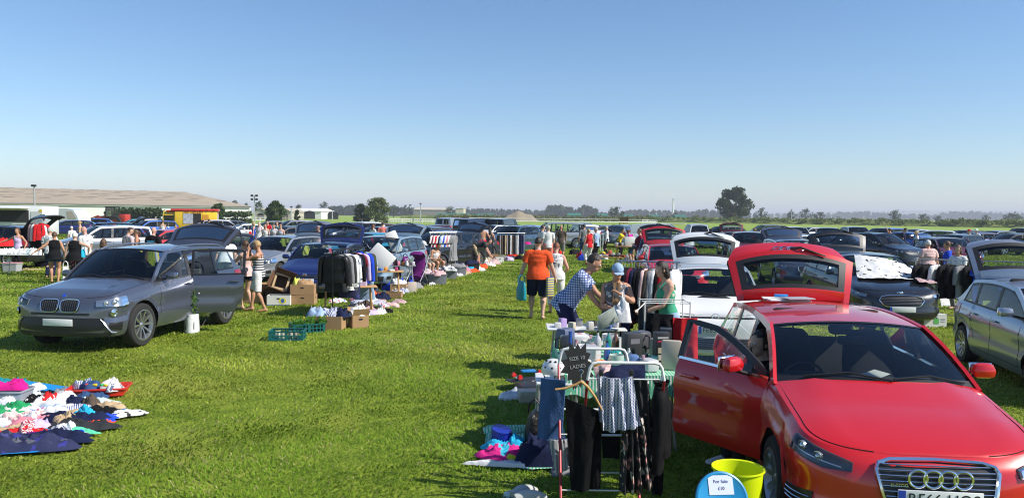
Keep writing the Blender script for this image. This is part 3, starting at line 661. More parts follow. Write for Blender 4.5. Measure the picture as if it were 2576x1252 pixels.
def face_vw(c,root,pm,lod,plate=True):
    lampset(c,root,.56,1.05,lambda u:.83+.02*u,lambda u:.70-.0*u,lod,lens=((.4,.5,.05),(.75,.5,.04)))
    m=MB(); patch(c,-.55,.55,.775,.755,.006,1,nq=12,nz=1,mb=m); m.build('grille_strip',BLACK,root)
    p=c.sf(0,.765,.028); m=MB(); X=p[0]; m.tube([(X,.062*math.cos(a),.765+.062*math.sin(a)) for a in np.linspace(0,2*PI,25)[:-1]],.006,6,closed=True)
    for pts in ([(-.032,.05),(0,.005),(.032,.05)],[(-.052,.022),(-.026,-.045),(0,.0),(.026,-.045),(.052,.022)]):
        m.tube([(X,y,.765+z_) for y,z_ in pts],.006,5)
    m.build('emblem',CHROME,root)
    m=MB(); patch(c,-.5,.5,.47,.30,.006,1,nq=14,nz=3,mb=m); g=m.build('lower_intake',BLACK,root)
    slats(c,.47,[.33,.36,.39,.42,.45],.005,.014).build('intake_bars',ALLOYD,g)
    m=MB(); patch(c,-.6,.6,.275,.25,.012,1,nq=12,nz=1,mb=m); m.build('lower_lip',WHITEP,root)
    plate_front(c,root,.59,'FE65 KVX')
def face_ford(c,root,pm,lod,plate=True):
    o=[(-.40,.67),(-.30,.70),(0,.71),(.30,.70),(.40,.67),(.44,.60),(.36,.50),(.30,.475),(0,.47),(-.30,.475),(-.36,.50),(-.44,.60)]
    g=facepoly(c,o,.006).build('grille',BLACK,root); outline_tube(c,o,.012,.018).build('grille_surround',CHROME if lod<2 else BLACK,g)
    m=MB()
    for z_ in np.arange(.50,.70,.03):
        s_=inside_span(o,z_)
        if s_: m.tube([c.sf(qy(c,y,z_),z_,.012) for y in np.linspace(s_[0],s_[1],9)],.004,4)
    m.build('grille_bars',ALLOYD,g)
    m=MB(); p=c.sf(0,.745,.02); m.sphere((p[0]-.01,0,.75),(.014,.07,.032),14,8); m.build('badge',CHROME,root)
    lampset(c,root,.50,1.08,lambda u:lerp(.715,.80,u),lambda u:lerp(.66,.70,u),lod,lens=((.35,.5,.032),(.65,.5,.036)),matl=LAMP)
    m=MB(); patch(c,-.5,.5,.33,.25,.006,1,nq=12,nz=2,mb=m); m.build('lower_intake',BLACK,root)
    for side in(1,-1):
        patch(c,.66,.9,.42,.32,.006,side,nq=5,nz=2).build('fog_housing',BLACK,root)
    plate_front(c,root,.42)
def face_bmwlow(c,root,pm,lod,plate=True):
    for s_ in(-1,1):
        o=rr(s_*.17,.70,.135,.075,4,.10,24); g=facepoly(c,o,.006).build('kidney_grille',BLACK,root); outline_tube(c,o,.012,.02).build('grille_surround',CHROME,g)
    lampset(c,root,.48,1.08,lambda u:lerp(.80,.87,u),lambda u:lerp(.70,.74,u),lod,lens=((.3,.5,.04),(.6,.5,.045)),matl=LAMP)
    m=MB(); patch(c,-.55,.55,.45,.33,.006,1,nq=12,nz=2,mb=m); m.build('lower_intake',BLACK,root); plate_front(c,root,.52,band=False)
FACES={'bmwlow':face_bmwlow,'generic':face_generic,'audi':face_audi,'bmw':face_bmw,'vw':face_vw,'ford':face_ford}
def open_door(c,root,pm,side,xa,xb,ang,trim=None,mirror=False,glass=None):
    """front- or rear-hinged leaf cut from the flank between xa (hinge, forward) and xb, swung out by ang"""
    piv=Vector((xa,side*(c.wh(xa)-.05),0)); T=Matrix.Translation(-piv); M=Matrix.Translation(piv)@Matrix.Rotation(ang*side*-1,4,'Z')
    xs=np.linspace(xa,xb,12); z0=c.gc+.12
    def zl(x): return max(z0,c.zlow(x)+.02)
    o_=[[ (x,side*c.pt('S',x,lerp(zl(x),c.belt(x),j/9))[1],lerp(zl(x),c.belt(x),j/9)) for j in range(10)] for x in xs]
    i_=[[ (p[0],p[1]-side*.09,p[2]) for p in r] for r in o_]
    m=MB(); m.grid(o_,M=T,flip=side>0)
    d=m.build('door',pm,root,sharp=40); d.matrix_local=M
    m=MB(); m.grid(i_,M=T,flip=side<0); m.grid([o_[0],i_[0]],M=T); m.grid([o_[-1],i_[-1]],M=T); m.grid([[r[0] for r in o_],[r[0] for r in i_]],M=T); m.grid([[r[-1] for r in o_],[r[-1] for r in i_]],M=T); m.build('door_lining',INT,d)
    F=lambda x,z_,o:c.sg(x,z_,o,side); top=lambda x:c.rail(x)-.03
    xw=np.linspace(xa+.02,xb,10); xw=[x for x in xw if top(x)>c.belt(x)+.03]; xw=[min(xa+.02,max(xw)+.04)]+list(xw) if xw[0]<xa-.05 else xw
    m=MB(); m.grid([[c.sg(x,lerp(c.belt(x)-.01,max(c.belt(x)+.004,top(x)),j/4),-.005,side) for j in range(5)] for x in xw],M=T); m.build('door_window',glass or GLASS,d)
    m=MB(); m.ribbon([(xw[0],c.belt(xw[0]))]+[(x,max(top(x),c.belt(x)+.01)-.01) for x in xw]+[(xb+.0,c.belt(xb))],.05,F,.006,.04,M=T)
    m.build('window_frame',BLACK,d)
    m=MB(); m.ribbon([(x,c.belt(x)+.005) for x in xs],.022,F,.012,.03,M=T); m.build('waist_trim',trim or BLACK,d)
    xx=lerp(xa,xb,.82); zz=c.belt(xx)-.13; p=T@Vector((xx,side*(c.pt('S',xx,zz)[1]+.028),zz)); m=MB(); m.box(p,(.19,.03,.035),bev=.012); m.build('door_handle',pm,d)
    if mirror:
        x=c.xc-.28; yb=c.sg(x,c.belt(x))[1]; m=MB(); m.box(T@Vector((x,side*(yb+.19),c.belt(x)+.10)),(.12,.215,.13),bev=.055,taper=.8); o=m.build('door_mirror',pm,d)
        m=MB(); m.tube([T@Vector((x,side*yb,c.belt(x)+.0)),T@Vector((x,side*(yb+.14),c.belt(x)+.04))],.03,6,flat=.6); m.build('mirror_stalk',BLACK,o)
        m=MB(); m.box(T@Vector((x-.07,side*(yb+.19),c.belt(x)+.10)),(.02,.2,.12),bev=.03); m.build('mirror_glass',CHROME,o)
    return d
# ================================================================ the cars in their rows
def XY(px,d): return ((px-1288)/FPX*d,d)
C_RED=paint('red_paint',(.58,.007,.008),.1); C_RED2=paint('crimson_paint',(.50,.008,.02)); C_WHITE=paint('white_paint',(.72,.73,.74)); C_SILVER=paint('silver_paint',(.32,.34,.37),.5,.3)
C_GREY=paint('graphite_paint',(.120,.132,.175),.6,.24); C_BLACK=paint('black_paint',(.010,.011,.016),.2); C_NAVY=paint('navy_paint',(.012,.022,.13),.3); C_BLUE=paint('blue_paint',(.01,.09,.42),.3)
C_TEAL=paint('teal_paint',(.01,.26,.40),.4); C_ICE=paint('pale_blue_paint',(.30,.40,.47),.5,.3); C_MAROON=paint('maroon_paint',(.14,.008,.018),.35); C_DGREY=paint('dark_grey_paint',(.05,.055,.065),.5)
C_BROWN=paint('brown_paint',(.15,.10,.09),.5); C_MIDGREY=paint('mid_grey_paint',(.17,.19,.22),.5); C_DNAVY=paint('dark_navy_paint',(.012,.018,.045),.4); C_SKY=paint('light_blue_paint',(.22,.38,.60),.5); C_ASTRA=paint('silver_blue_paint',(.33,.36,.43),.6,.3)
audi_root,audi_c=build_car('parked_car','bright red hatchback nearest the camera with its tailgate up and right front door open','audi',(2.985,7.06),263.8,C_RED,0,tailopen=106,door=[(-1,.86,-.16,62)],face='audi',trim=CHROME,
   tgcol=C_RED)
open_door(audi_c,audi_root,C_RED,-1,.86,-.16,R(38),trim=CHROME,mirror=True)
bmw_root,bmw_c=build_car('parked_car','graphite grey four by four with its rear door wide open beside a potted plant','bmw',(-6.98,14.7),262,C_GREY,0,tailopen=80,door=[(1,-.20,-1.15,75)],face='bmw',rails='chrome')
open_door(bmw_c,bmw_root,C_GREY,1,-.20,-1.12,R(72))
build_car('parked_car','small white hatchback with raised tailgate behind the bright red hatchback','up',(3.42,13.45),259.5,C_WHITE,0,tailopen=103,face='vw')
build_car('parked_car','black estate car with a patterned white sheet over its bonnet','ford',(8.42,18.5),263.5,C_BLACK,0,tailopen=96,face='ford')
build_car('parked_car','silver hatchback cut by the right edge with its tailgate raised','astra',(7.85,11.1),258,C_ASTRA,0,tailopen=96)
build_car('parked_car','navy blue hatchback with raised tailgate behind the cardboard boxes','hatch',(-5.42,22.7),268,C_NAVY,1,tailopen=100)
build_car('parked_car','silver estate car with raised black-trimmed tailgate behind the woman in stripes','estate',(-8.2,27.5),254,C_SILVER,1,tailopen=97,rails=True)
build_car('parked_car','pale blue people carrier with white foam blocks on its bonnet','mpv',XY(968,25.5),259,C_ICE,1,tailopen=97)
build_car('parked_car','crimson hatchback with open tailgate behind the small white hatchback','hatch',XY(1688,24),266,C_RED2,1,tailopen=97)
build_car('parked_car','silver crossover beside the bald man in the floral shirt','suv',XY(262,34),222,paint('dull_silver_paint',(.22,.24,.27),.5,.3),1)
# name,label,spec,px,d,heading,colour,lod,tail
FARCARS=[
 ('black car at the far left with its tailgate propped up over clothes','suv',-12,31.5,172,C_BLACK,1,88),
 ('dark blue car in front of the white trailer','hatch',176,70,205,C_NAVY,2,0),
 ('bright blue car behind the dark blue car and below the caravan','hatch',232,88,200,C_BLUE,2,0),
 ('black estate with tailgate up in front of the hedge and tractor','estate',262,55,195,C_DNAVY,1,88),
 ('brown crossover left of the ice cream van','suv',366,66,232,C_BROWN,2,0),
 ('blue people carrier nose-on at the ice cream van','mpv',378,62,236,C_BLUE,2,0),
 ('red hatchback half hidden behind the grey tailgate','hatch',408,37,240,C_RED2,2,0),
 ('charcoal people carrier directly behind the graphite four by four','mpv',512,27,250,C_DGREY,1,0),
 ('dark crossover parked just right of the ice cream van','suv',556,66,40,C_DNAVY,2,0),
 ('navy saloon between the dark crossover and the white rail','saloon',598,82,30,C_DNAVY,2,0),
 ('pale silver saloon behind the woman in the blue dress','saloon',614,60,213,paint('pale_silver_paint',(.55,.56,.55),.3),1,0),
 ('black car behind the pale silver saloon','hatch',680,80,215,C_BLACK,2,0),
 ('black hatchback with raised roof box near the white rail','suv',735,66,215,C_DNAVY,2,0),
 ('black hatchback behind the group of shoppers','hatch',722,50,230,C_BLACK,2,0),
 ('white hatchback beyond the navy tailgate','hatch',828,62,190,C_WHITE,2,0),
 ('white crossover beyond the navy tailgate','suv',905,60,205,C_WHITE,2,0),
 ('dark blue crossover with windscreen facing the white crossover','suv',868,56,232,C_DNAVY,2,0),
 ('teal hatchback between the navy hatchback and the pale blue people carrier','hatch',920,35,243,C_TEAL,1,0),
 ('dark red hatchback below the picket railing','hatch',948,68,200,C_MAROON,2,0),
 ('light grey car in front of the dark red hatchback','hatch',950,52,235,C_SILVER,2,0),
 ('second dark red car below the picket railing','hatch',1010,72,170,C_MAROON,2,0),
 ('mid grey crossover with its tail to the right','suv',1052,42,140,C_MIDGREY,1,0),
 ('black people carrier behind the rack of baby clothes','mpv',1118,33,240,C_BLACK,1,95),
 ('dark red and black hatchback left of the silver van','hatch',1085,64,130,C_MAROON,2,0),
 ('silver van beside the dark van','van',1138,78,70,C_SILVER,2,0),
 ('dark blue van with ladder rails on its roof','van',1196,70,58,C_DNAVY,1,0),
 ('dark grey car with open door by the shirtless man','saloon',1172,39,245,C_DGREY,1,0),
 ('black van behind the slate blue pickup','van',1268,72,70,C_BLACK,2,0),
 ('slate blue crossover behind the rail of trousers','suv',1292,47,238,paint('slate_blue_paint',(.06,.11,.17),.5),1,0),
 ('silver pickup with white canopy and open doors','canopy',1392,55,190,C_SILVER,1,0),
 ('black crossover behind the silver pickup','suv',1462,72,95,C_BLACK,2,0),
 ('white crossover seen from behind next to the silver pickup','suv',1475,60,92,C_WHITE,2,0),
 ('silver crossover with red corner lamps behind the person in yellow','suv',1560,58,112,C_ICE,1,0),
 ('small white van with an open side door','smallvan',1665,53,346,C_WHITE,1,0),
 ('black hatchback with raised tailgate behind the crimson hatchback','hatch',1655,32,262,C_DNAVY,1,96),
 ('white pickup seen from behind on the open grass','pickup',1752,60,90,C_WHITE,1,0),
 ('light blue open-top roadster','roadster',1803,58,60,C_SKY,2,0),
 ('maroon hatchback with raised tailgate','hatch',1850,46,262,C_MAROON,1,96),
 ('maroon crossover in front of the maroon hatchback','suv',1884,35,256,C_MAROON,1,0),
 ('graphite people carrier seen through the raised red tailgate','mpv',1998,26.5,262,C_GREY,1,96),
 ('dark car third from the left in the far right row','hatch',2130,64,195,C_DNAVY,2,0),
 ('silver car in front of the flood bank','saloon',2300,70,200,C_SILVER,2,0),
 ('black estate between the white pickup and the roadster','estate',1815,72,205,C_BLACK,2,0),
 ('white car half hidden behind the navy van','hatch',1240,66,230,C_WHITE,2,0),
 ('blue hatchback behind the black van','hatch',1318,68,215,C_BLUE,2,0),
 ('dark grey hatchback left of the silver pickup','hatch',1335,60,240,C_DGREY,2,0),
 ('dark hatchback in the gap beside the white crossover','hatch',1510,74,200,C_NAVY,2,0),
 ('black car far behind the maroon raised tailgate','suv',1925,72,190,C_BLACK,2,0),
 ('grey car far behind the white car with the black rear window','hatch',2035,74,200,C_MIDGREY,2,0),
 ('dark teal hatchback behind the brown crossover','hatch',338,84,215,C_TEAL,2,0),
 ('small maroon car with roof bars on the open grass','hatch',1964,66,262,C_MAROON,2,0),
 ('white car with black rear window among the far row','suv',2000,56,262,C_WHITE,2,0),
 ('black crossover behind the dark hatchback of the far row','suv',2082,54,250,C_BLACK,2,0),
 ('charcoal hatchback beside the rail of dark clothes','hatch',2045,40,268,C_DGREY,2,0),
 ('silver car beyond the black raised tailgate','suv',2152,62,262,C_SILVER,2,0),
 ('dark blue car behind the black crossover with bright lamps','suv',2222,56,210,C_BLUE,2,0),
 ('bright blue hatchback with a yellow number plate','hatch',2262,52,118,C_BLUE,1,0),
 ('black crossover with bright lamps facing right of the black tailgate','suv',2210,36,294,C_BLACK,1,0),
 ('white hatchback behind the maroon car with the open door','hatch',2340,62,150,C_WHITE,2,0),
 ('long dark car behind the maroon car with the open door','estate',2398,44,215,C_DNAVY,2,0),
 ('maroon car with its front door open behind the clothes rail','hatch',2385,37,262,C_MAROON,1,0),
 ('dark car beside the person in the red cap','hatch',2425,66,200,C_DNAVY,2,0),
 ('navy car behind the raised silver tailgate','hatch',2448,54,190,C_NAVY,2,0),
 ('black car roof showing above the raised silver tailgate','hatch',2545,52,190,C_BLACK,2,0),
 ('dark car farthest right in the far row','suv',2572,66,200,C_DNAVY,2,0),
 ('grey car roof between two dark cars of the far right row','hatch',2500,64,200,C_MIDGREY,2,0),
]
for (lab,spec,px,d,h,col,lod,tl) in FARCARS:
    kw={}
    if 'seen through' in lab: kw=dict(face='bmwlow')
    if 'open door by' in lab: kw=dict(door=[(1,.8,-.12,60)])
    if 'its front door open' in lab: kw=dict(door=[(-1,.8,-.12,60)])
    r_,c_=build_car('parked_car',lab,spec,XY(px,d),h,col,lod,tailopen=tl,group='cars parked on the grass',tint=DKGLASS if lod==2 else None,cat={'van':'van','smallvan':'van','pickup':'pickup'}.get(spec,'car'),style='s5' if lod==2 else None,rails=(spec=='suv' and lod==1),**kw)
    if 'door' in kw: open_door(c_,r_,col,kw['door'][0][0],.8,-.12,R(60),mirror=True)
# ================================================================ ground, grass, background
rng=np.random.default_rng(7)
def grassmat(name,c1,c2,c3,scale,bump,translucent=False):
    m=bpy.data.materials.new(name); m.use_nodes=True; nt=m.node_tree; b=nt.nodes['Principled BSDF']; L=nt.links.new; b.inputs['Roughness'].default_value=.9; b.inputs['Specular IOR Level'].default_value=.15
    tc=nd(nt,'ShaderNodeTexCoord'); prev=None
    def noi(sc,det,dist=0): n=nd(nt,'ShaderNodeTexNoise'); n.inputs['Scale'].default_value=sc; n.inputs['Detail'].default_value=det; n.inputs['Distortion'].default_value=dist; L(tc.outputs['Object'],n.inputs[0]); return n.outputs['Fac']
    def rmp(f,a,b_): r=nd(nt,'ShaderNodeMapRange'); r.inputs[1].default_value=a; r.inputs[2].default_value=b_; L(f,r.inputs[0]); return r.outputs[0]
    def mx(f,a,b_):
        x=nd(nt,'ShaderNodeMix',data_type='RGBA'); L(f,x.inputs['Factor'])
        for s_,v in(('A',a),('B',b_)):
            if isinstance(v,tuple): x.inputs[s_].default_value=(*v,1)
            else: L(v,x.inputs[s_])
        return x.outputs['Result']
    o=mx(rmp(noi(scale[0],6,.5),.38,.62),c1,c2); o=mx(rmp(noi(scale[1],5,.3),.52,.75),o,c3); L(o,b.inputs['Base Color'])
    bp=nd(nt,'ShaderNodeBump'); bp.inputs['Strength'].default_value=bump; bp.inputs['Distance'].default_value=.06; L(noi(scale[2],8),bp.inputs['Height']); L(bp.outputs[0],b.inputs['Normal']); return m
GROUND=grassmat('grass_ground',(.12,.18,.014),(.20,.26,.025),(.32,.33,.06),(3.5,.35,22),.9)
FIELD=grassmat('far_field_grass',(.20,.30,.045),(.25,.34,.06),(.30,.35,.10),(.4,.03,2),.3)
def np_mesh(name,V,F,mat_,col=None,smooth=False):
    me=bpy.data.meshes.new(name); k=F.shape[1]; me.vertices.add(len(V)); me.vertices.foreach_set('co',V.astype(np.float32).ravel())
    me.loops.add(F.size); me.loops.foreach_set('vertex_index',F.astype(np.int32).ravel()); me.polygons.add(len(F)); me.polygons.foreach_set('loop_start',np.arange(0,F.size,k,dtype=np.int32))
    me.update(calc_edges=True); me.validate()
    if col is not None:
        a=me.color_attributes.new('tint','FLOAT_COLOR','POINT'); a.data.foreach_set('color',np.hstack([col,np.ones((len(col),1))]).astype(np.float32).ravel())
    me.materials.append(mat_); return me
m=MB(); xs=[-9000,-600,-200,200,600,9000]; ys=[-120,60,140,400,1500,9000]; m.grid([[(x,y,0) for x in xs] for y in ys]); gm=m.build('ground',[GROUND,FIELD],sharp=0,kind='structure')
gm.data.polygons.foreach_set('material_index',[1 if p.center.y>100 else 0 for p in gm.data.polygons])
# short mown turf: blades, denser near the camera
def leafshader(name,use_attr=True,base=(.1,.2,.03),trans=.35,rough=.6):
    m=bpy.data.materials.new(name); m.use_nodes=True; nt=m.node_tree; L=nt.links.new; b=nt.nodes['Principled BSDF']; out=[n for n in nt.nodes if n.type=='OUTPUT_MATERIAL'][0]
    b.inputs['Roughness'].default_value=rough; b.inputs['Specular IOR Level'].default_value=.25
    tr=nd(nt,'ShaderNodeBsdfTranslucent'); mx=nd(nt,'ShaderNodeMixShader'); mx.inputs[0].default_value=trans
    if use_attr:
        at_=nd(nt,'ShaderNodeVertexColor',layer_name='tint'); L(at_.outputs[0],b.inputs['Base Color']); L(at_.outputs[0],tr.inputs[0])
    else:
        b.inputs['Base Color'].default_value=(*base,1); tr.inputs[0].default_value=(*base,1)
    L(b.outputs[0],mx.inputs[1]); L(tr.outputs[0],mx.inputs[2]); L(mx.outputs[0],out.inputs[0]); return m
LEAF=leafshader('leaf_blades')
NOGRASS=[]   # polygons kept clear of blades
def in_poly(x,y,P):
    r=np.zeros(len(x),bool); j=len(P)-1
    for i in range(len(P)):
        xi,yi=P[i][:2]; xj,yj=P[j][:2]
        c_=((yi>y)!=(yj>y))&(x<(xj-xi)*(y-yi)/(yj-yi+1e-12)+xi); r^=c_; j=i
    return r
def make_grass(N=500000,d0=4.6,d1=75):
    d=d0*np.exp(rng.random(N)**.92*math.log(d1/d0)); a=(rng.random(N)*2-1)*.74; x=a*d; y=d
    # clumping
    def fld(x,y,s,ph): return np.sin(x*s+ph+1.7*np.sin(y*s*.7+ph*2))*np.sin(y*s*1.1+ph*3+1.3*np.sin(x*s*.8))
    cl=fld(x,y,2.1,.3)*.5+fld(x,y,5.3,1.2)*.35+fld(x,y,.6,2.)*.4
    keep=rng.random(N)<np.clip(.72+.5*cl,.15,1)
    for P in NOGRASS: keep&=~in_poly(x,y,P)
    x,y,d,cl=x[keep],y[keep],d[keep],cl[keep]; n=len(x)
    w=.0042+.00080*d*(.6+.8*rng.random(n)); Lh=(.025+.0015*d)*(.6+.9*rng.random(n))*(1+.3*cl); w=np.minimum(w,.045)
    th=fld(x,y,1.3,.9)*2.5+fld(x,y,.35,3)*2+rng.normal(0,.9,n); lean=np.clip(.75+.4*rng.random(n)+.25*fld(x,y,2.7,5),.2,1.5)
    dx,dy=np.cos(th),np.sin(th); px,py=-dy,dx; 
    V=np.zeros((n,5,3)); b0=np.stack([x,y,np.zeros(n)-.004],1); P_=np.stack([px,py,np.zeros(n)],1)*w[:,None]/2
    mid=b0+np.stack([dx*Lh*lean*.4,dy*Lh*lean*.4,Lh*.55],1); tip=b0+np.stack([dx*Lh*lean,dy*Lh*lean,Lh*(1.05-.5*lean)],1)
    V[:,0]=b0-P_; V[:,1]=b0+P_; V[:,2]=mid+P_*.9; V[:,3]=mid-P_*.9; V[:,4]=tip
    idx=np.arange(n)[:,None]*5; F=np.concatenate([np.hstack([idx,idx+1,idx+2]),np.hstack([idx,idx+2,idx+3]),np.hstack([idx+3,idx+2,idx+4])])
    g=rng.random(n); yl=np.clip(fld(x,y,.8,4)*.5+fld(x,y,.23,1)*.7+fld(x,y,.11,6)*.5+.25+rng.normal(0,.3,n),0,1)
    c=np.outer(1-yl,[.175,.295,.018])+np.outer(yl,[.39,.44,.06]); st=rng.random(n)<.045+.10*np.clip(fld(x,y,1.1,7),0,1); c[st]=[.42,.38,.17]; dk=rng.random(n)<.2; c[dk]*=.55; c*=(.8+.4*g)[:,None]
    o=bpy.data.objects.new('grass',np_mesh('grass',V.reshape(-1,3),F,LEAF,np.repeat(c,5,0))); COL.objects.link(o); tag(o,'short mown grass with yellowed tufts covering the market field','grass',kind='stuff')
# ---- foliage
def leaves(name,cl,n,size,c1,c2,parent=None,mat_=None,flat=.8,sink=0):
    """cl: list of (x,y,z,r) clumps; n leaves spread over clump shells"""
    C=np.array(cl); wts=C[:,3]**2; wts/=wts.sum(); k=rng.choice(len(C),n,p=wts); u=rng.normal(size=(n,3)); u/=np.linalg.norm(u,axis=1)[:,None]
    rad=rng.random(n)**.35; P=C[k,:3]+u*(C[k,3]*rad)[:,None]*np.array([1,1,flat])
    s=size*(.6+.9*rng.random(n)); t1=rng.normal(size=(n,3)); t1/=np.linalg.norm(t1,axis=1)[:,None]; nn=u+rng.normal(0,.5,(n,3)); t2=np.cross(nn,t1); t2/=np.linalg.norm(t2,axis=1)[:,None]+1e-9
    V=np.stack([P-t1*s[:,None],P-t2*s[:,None]*.6,P+t1*s[:,None],P+t2*s[:,None]*.6],1).reshape(-1,3); F=np.arange(4*n).reshape(n,4)
    cv=rng.random(len(C))[k]*.6+rng.random(n)*.4; c=np.outer(1-cv,c1)+np.outer(cv,c2)
    o=bpy.data.objects.new(name,np_mesh(name,V,F,LEAF,np.repeat(c,4,0))); COL.objects.link(o)
    if parent is not None: o.parent=parent
    return o
BARK=mat('bark',(.09,.07,.05),.9,bump=.5,bs=8,var=.3)
DG=((.022,.042,.012),(.05,.085,.022)); MG=((.04,.075,.018),(.09,.14,.035)); OL=((.07,.10,.025),(.16,.19,.06))
def tree(label,px,base,top,wpx,d,tone=DG,n=1400,seed=0,trunk=.28,group=None,shape='round',lean=0):
    r_=random.Random(seed+int(px)); p=atd(px,base,d); H=(base-top)/FPX*d+max(0,p.z); Wd=wpx/FPX*d; z0=-.3; th=H*trunk
    root=thing('tree',label,'tree',(p.x,d,0),0,group); m=MB()
    m.tube([(0,0,z0),(0,0,th*.6),(lean*.3,0,th*1.3),(lean,0,H*.6)],[Wd*.045+.1,Wd*.035+.06,Wd*.028+.04,.03],8)
    cl=[]; nb=11 if shape!='poplar' else 6
    for i in range(nb):
        a=i*2.4+r_.random(); rr_=Wd*.5*(.45+.45*r_.random()); zz=lerp(th*.9,H*.93,(i+.5)/nb+.08*(r_.random()-.5))
        f=math.sin(PI*min(1,max(.12,(zz-th*.5)/(H-th*.5)))**.75) if shape!='poplar' else .5; e=(rr_*math.cos(a)*f*1.1,rr_*math.sin(a)*f,zz)
        m.tube([(0,0,th*.7+.3*(zz-th)),(e[0]*.5,e[1]*.5,lerp(th,zz,.55)),e],[Wd*.018+.03,Wd*.011+.02,.02],5)
        cl.append((*e,Wd*(.15+.08*r_.random())*(1 if shape!='poplar' else .8)))
        for k in range(4):
            cl.append((e[0]+r_.uniform(-1,1)*Wd*.16,e[1]+r_.uniform(-1,1)*Wd*.16,min(H*.97,max(th*.7,e[2]+r_.uniform(-.10,.12)*H)),Wd*(.06+.07*r_.random())))
    cl.append((lean*.5,0,H*.88,Wd*.2)); m.build('trunk',BARK,root); leaves('crown',cl,n,max(.22,Wd*.032),*tone,root); return root
def treeline(label,pts,d,tone,n,size,depth=40,name='woodland'):
    """pts: (px, top y, base y) of a far wood seen as one mass"""
    cl=[]; r_=random.Random(int(d+pts[0][0]))
    for (a,b) in zip(pts[:-1],pts[1:]):
        k=max(2,int((b[0]-a[0])/FPX*d/(d*.0042)))
        for i in range(k):
            u=(i+r_.random())/k; px=lerp(a[0],b[0],u); tp=lerp(a[1],b[1],u); bs=lerp(a[2],b[2],u); Y=d+r_.random()*depth
            T=atd(px,tp,Y); h=max(1,T.z-0); rad=h*.33*(.7+.6*r_.random()); cl.append((T.x,Y,T.z-rad*.8-r_.random()*h*.12,rad)); cl.append((T.x+r_.uniform(-1,1)*rad,Y-rad*.3,h*.33,h*.36)); cl.append((T.x,Y,h*.12,h*.2))
    o=leaves(name,cl,n,size,*tone,flat=1.0); return tag(o,label,'woodland',kind='stuff')
def box_obj(name,label,cat,c,sz,m_,rz=0,group=None): 
    t=MB().box((0,0,sz[2]/2),sz).build(name,m_,None); t.location=c; t.rotation_euler.z=rz; return tag(t,label,cat,group)
# ---- far land
def hill(name,label,x0,x1,prof,d,depth,col1,col2):
    rows=[]; n=60
    for i in range(n+1):
        px=lerp(x0,x1,i/n); ty=interp(px,[p[0] for p in prof],[p[1] for p in prof])+.6*math.sin(px*.05+d)+.35*math.sin(px*.21); row=[]
        for k,f in enumerate((0,.25,.5,.75,1.0,1.3)):
            Y=d+depth*f; T=atd(px,ty,d+depth); h=max(0,T.z)*math.sin(min(1,f)*PI/2)**1.2; X=(px-1288)/FPX*Y
            row.append((X,Y,h if f<=1 else h*.9))
        rows.append(row)
    m=MB(); m.grid(rows,flip=True); mm=grassmat(name+'_surface',col1,col2,(.05,.07,.03),(.004,.0021,.02),.1); o=m.build('hill',mm,sharp=0); return tag(o,label,'hill',kind='structure')
hill('near_hill','low wooded rise on the far right skyline',1700,2900,[(1700,549),(1850,545),(2000,541),(2100,543),(2250,539),(2400,542),(2576,540),(2900,545)],2600,900,(.20,.19,.09),(.10,.13,.05))
hill('far_hill','long pale hill with stubble fields along the right horizon',1850,3000,[(1850,546),(1960,535),(2050,533),(2150,533),(2300,530),(2450,531),(2576,531),(3000,534)],4300,1600,(.30,.25,.14),(.14,.17,.07))
treeline('blue hazy wood on the hillside at the far right',[(1890,541,548),(1990,537,549),(2060,539,550),(2110,534,550),(2200,533,551),(2235,537,551),(2340,540,552),(2400,533,552),(2470,534,553),(2560,538,553),(2620,538,553)],2300,DG,5200,5.2,120)
treeline('strip of trees along the crest of the far hill',[(1900,536,541),(2150,530.5,536),(2300,529,533),(2600,529,533)],5200,DG,1500,8,200)
treeline('grey blue treeline left and right of the wind turbine',[(1560,533,543),(1600,527,544),(1660,531,545),(1700,530,545),(1745,533,546),(1775,527,546),(1830,530,547),(1900,537,548)],1300,DG,6000,2.6,80)
treeline('long low conifer belt behind the earth mound',[(1130,529,538),(1200,525,539),(1290,527,540),(1400,531,541),(1560,534,543)],1150,DG,6500,2.2,60)
treeline('rounded grey trees right of the earth mound',[(1375,518,538),(1400,515,540),(1435,519,540),(1442,533,541),(1450,528,541),(1470,517,541),(1494,521,541),(1500,533,541)],900,DG,3200,2.0,40)
treeline('blue grey wood behind the white marquee',[(832,520,532),(850,518,533),(900,516,534),(935,520,535),(985,520,535),(1012,522,535),(1040,524,536)],800,DG,4600,1.9,50)
# ---- grassy bank
BANK=grassmat('bank_grass',(.09,.135,.03),(.20,.22,.075),(.05,.085,.02),(.25,.6,2),.8)
def bank(pts,w,label,seed=0):
    rows=[]; n=140; r_=random.Random(seed); xs=[p[0] for p in pts]
    for i in range(n+1):
        px=lerp(xs[0],xs[-1],i/n); Y=interp(px,xs,[p[1] for p in pts]); h=interp(px,xs,[p[2] for p in pts])*(1+.10*math.sin(px*.05)+.06*r_.uniform(-1,1)); X=(px-1288)/FPX*Y
        rows.append([(X,Y-w*.5,-.05),(X,Y-w*.33,h*.3+.1*r_.random()),(X,Y-w*.16,h*.78+.15*r_.random()),(X,Y,h),(X,Y+w*.3,h*.8),(X,Y+w*.8,-.1)])
    m=MB(); m.grid(rows,flip=True); return tag(m.build('grass_bank',BANK,sharp=0),label,'bank',kind='structure')
bank([(1560,330,1.5),(1700,315,2.0),(2000,290,2.1),(2300,262,2.2),(2360,258,.3)],16,'long grassy flood bank across the right of the field')
bank([(2330,262,.2),(2370,254,2.0),(2450,246,2.4),(2640,236,2.5),(2900,225,2.5)],16,'nearer grassy bank running out of the right edge',3)
bank([(1010,300,1.6),(1150,300,2.2),(1300,310,1.7),(1600,330,1.3)],14,'rough scrubby bank behind the running rails',5)
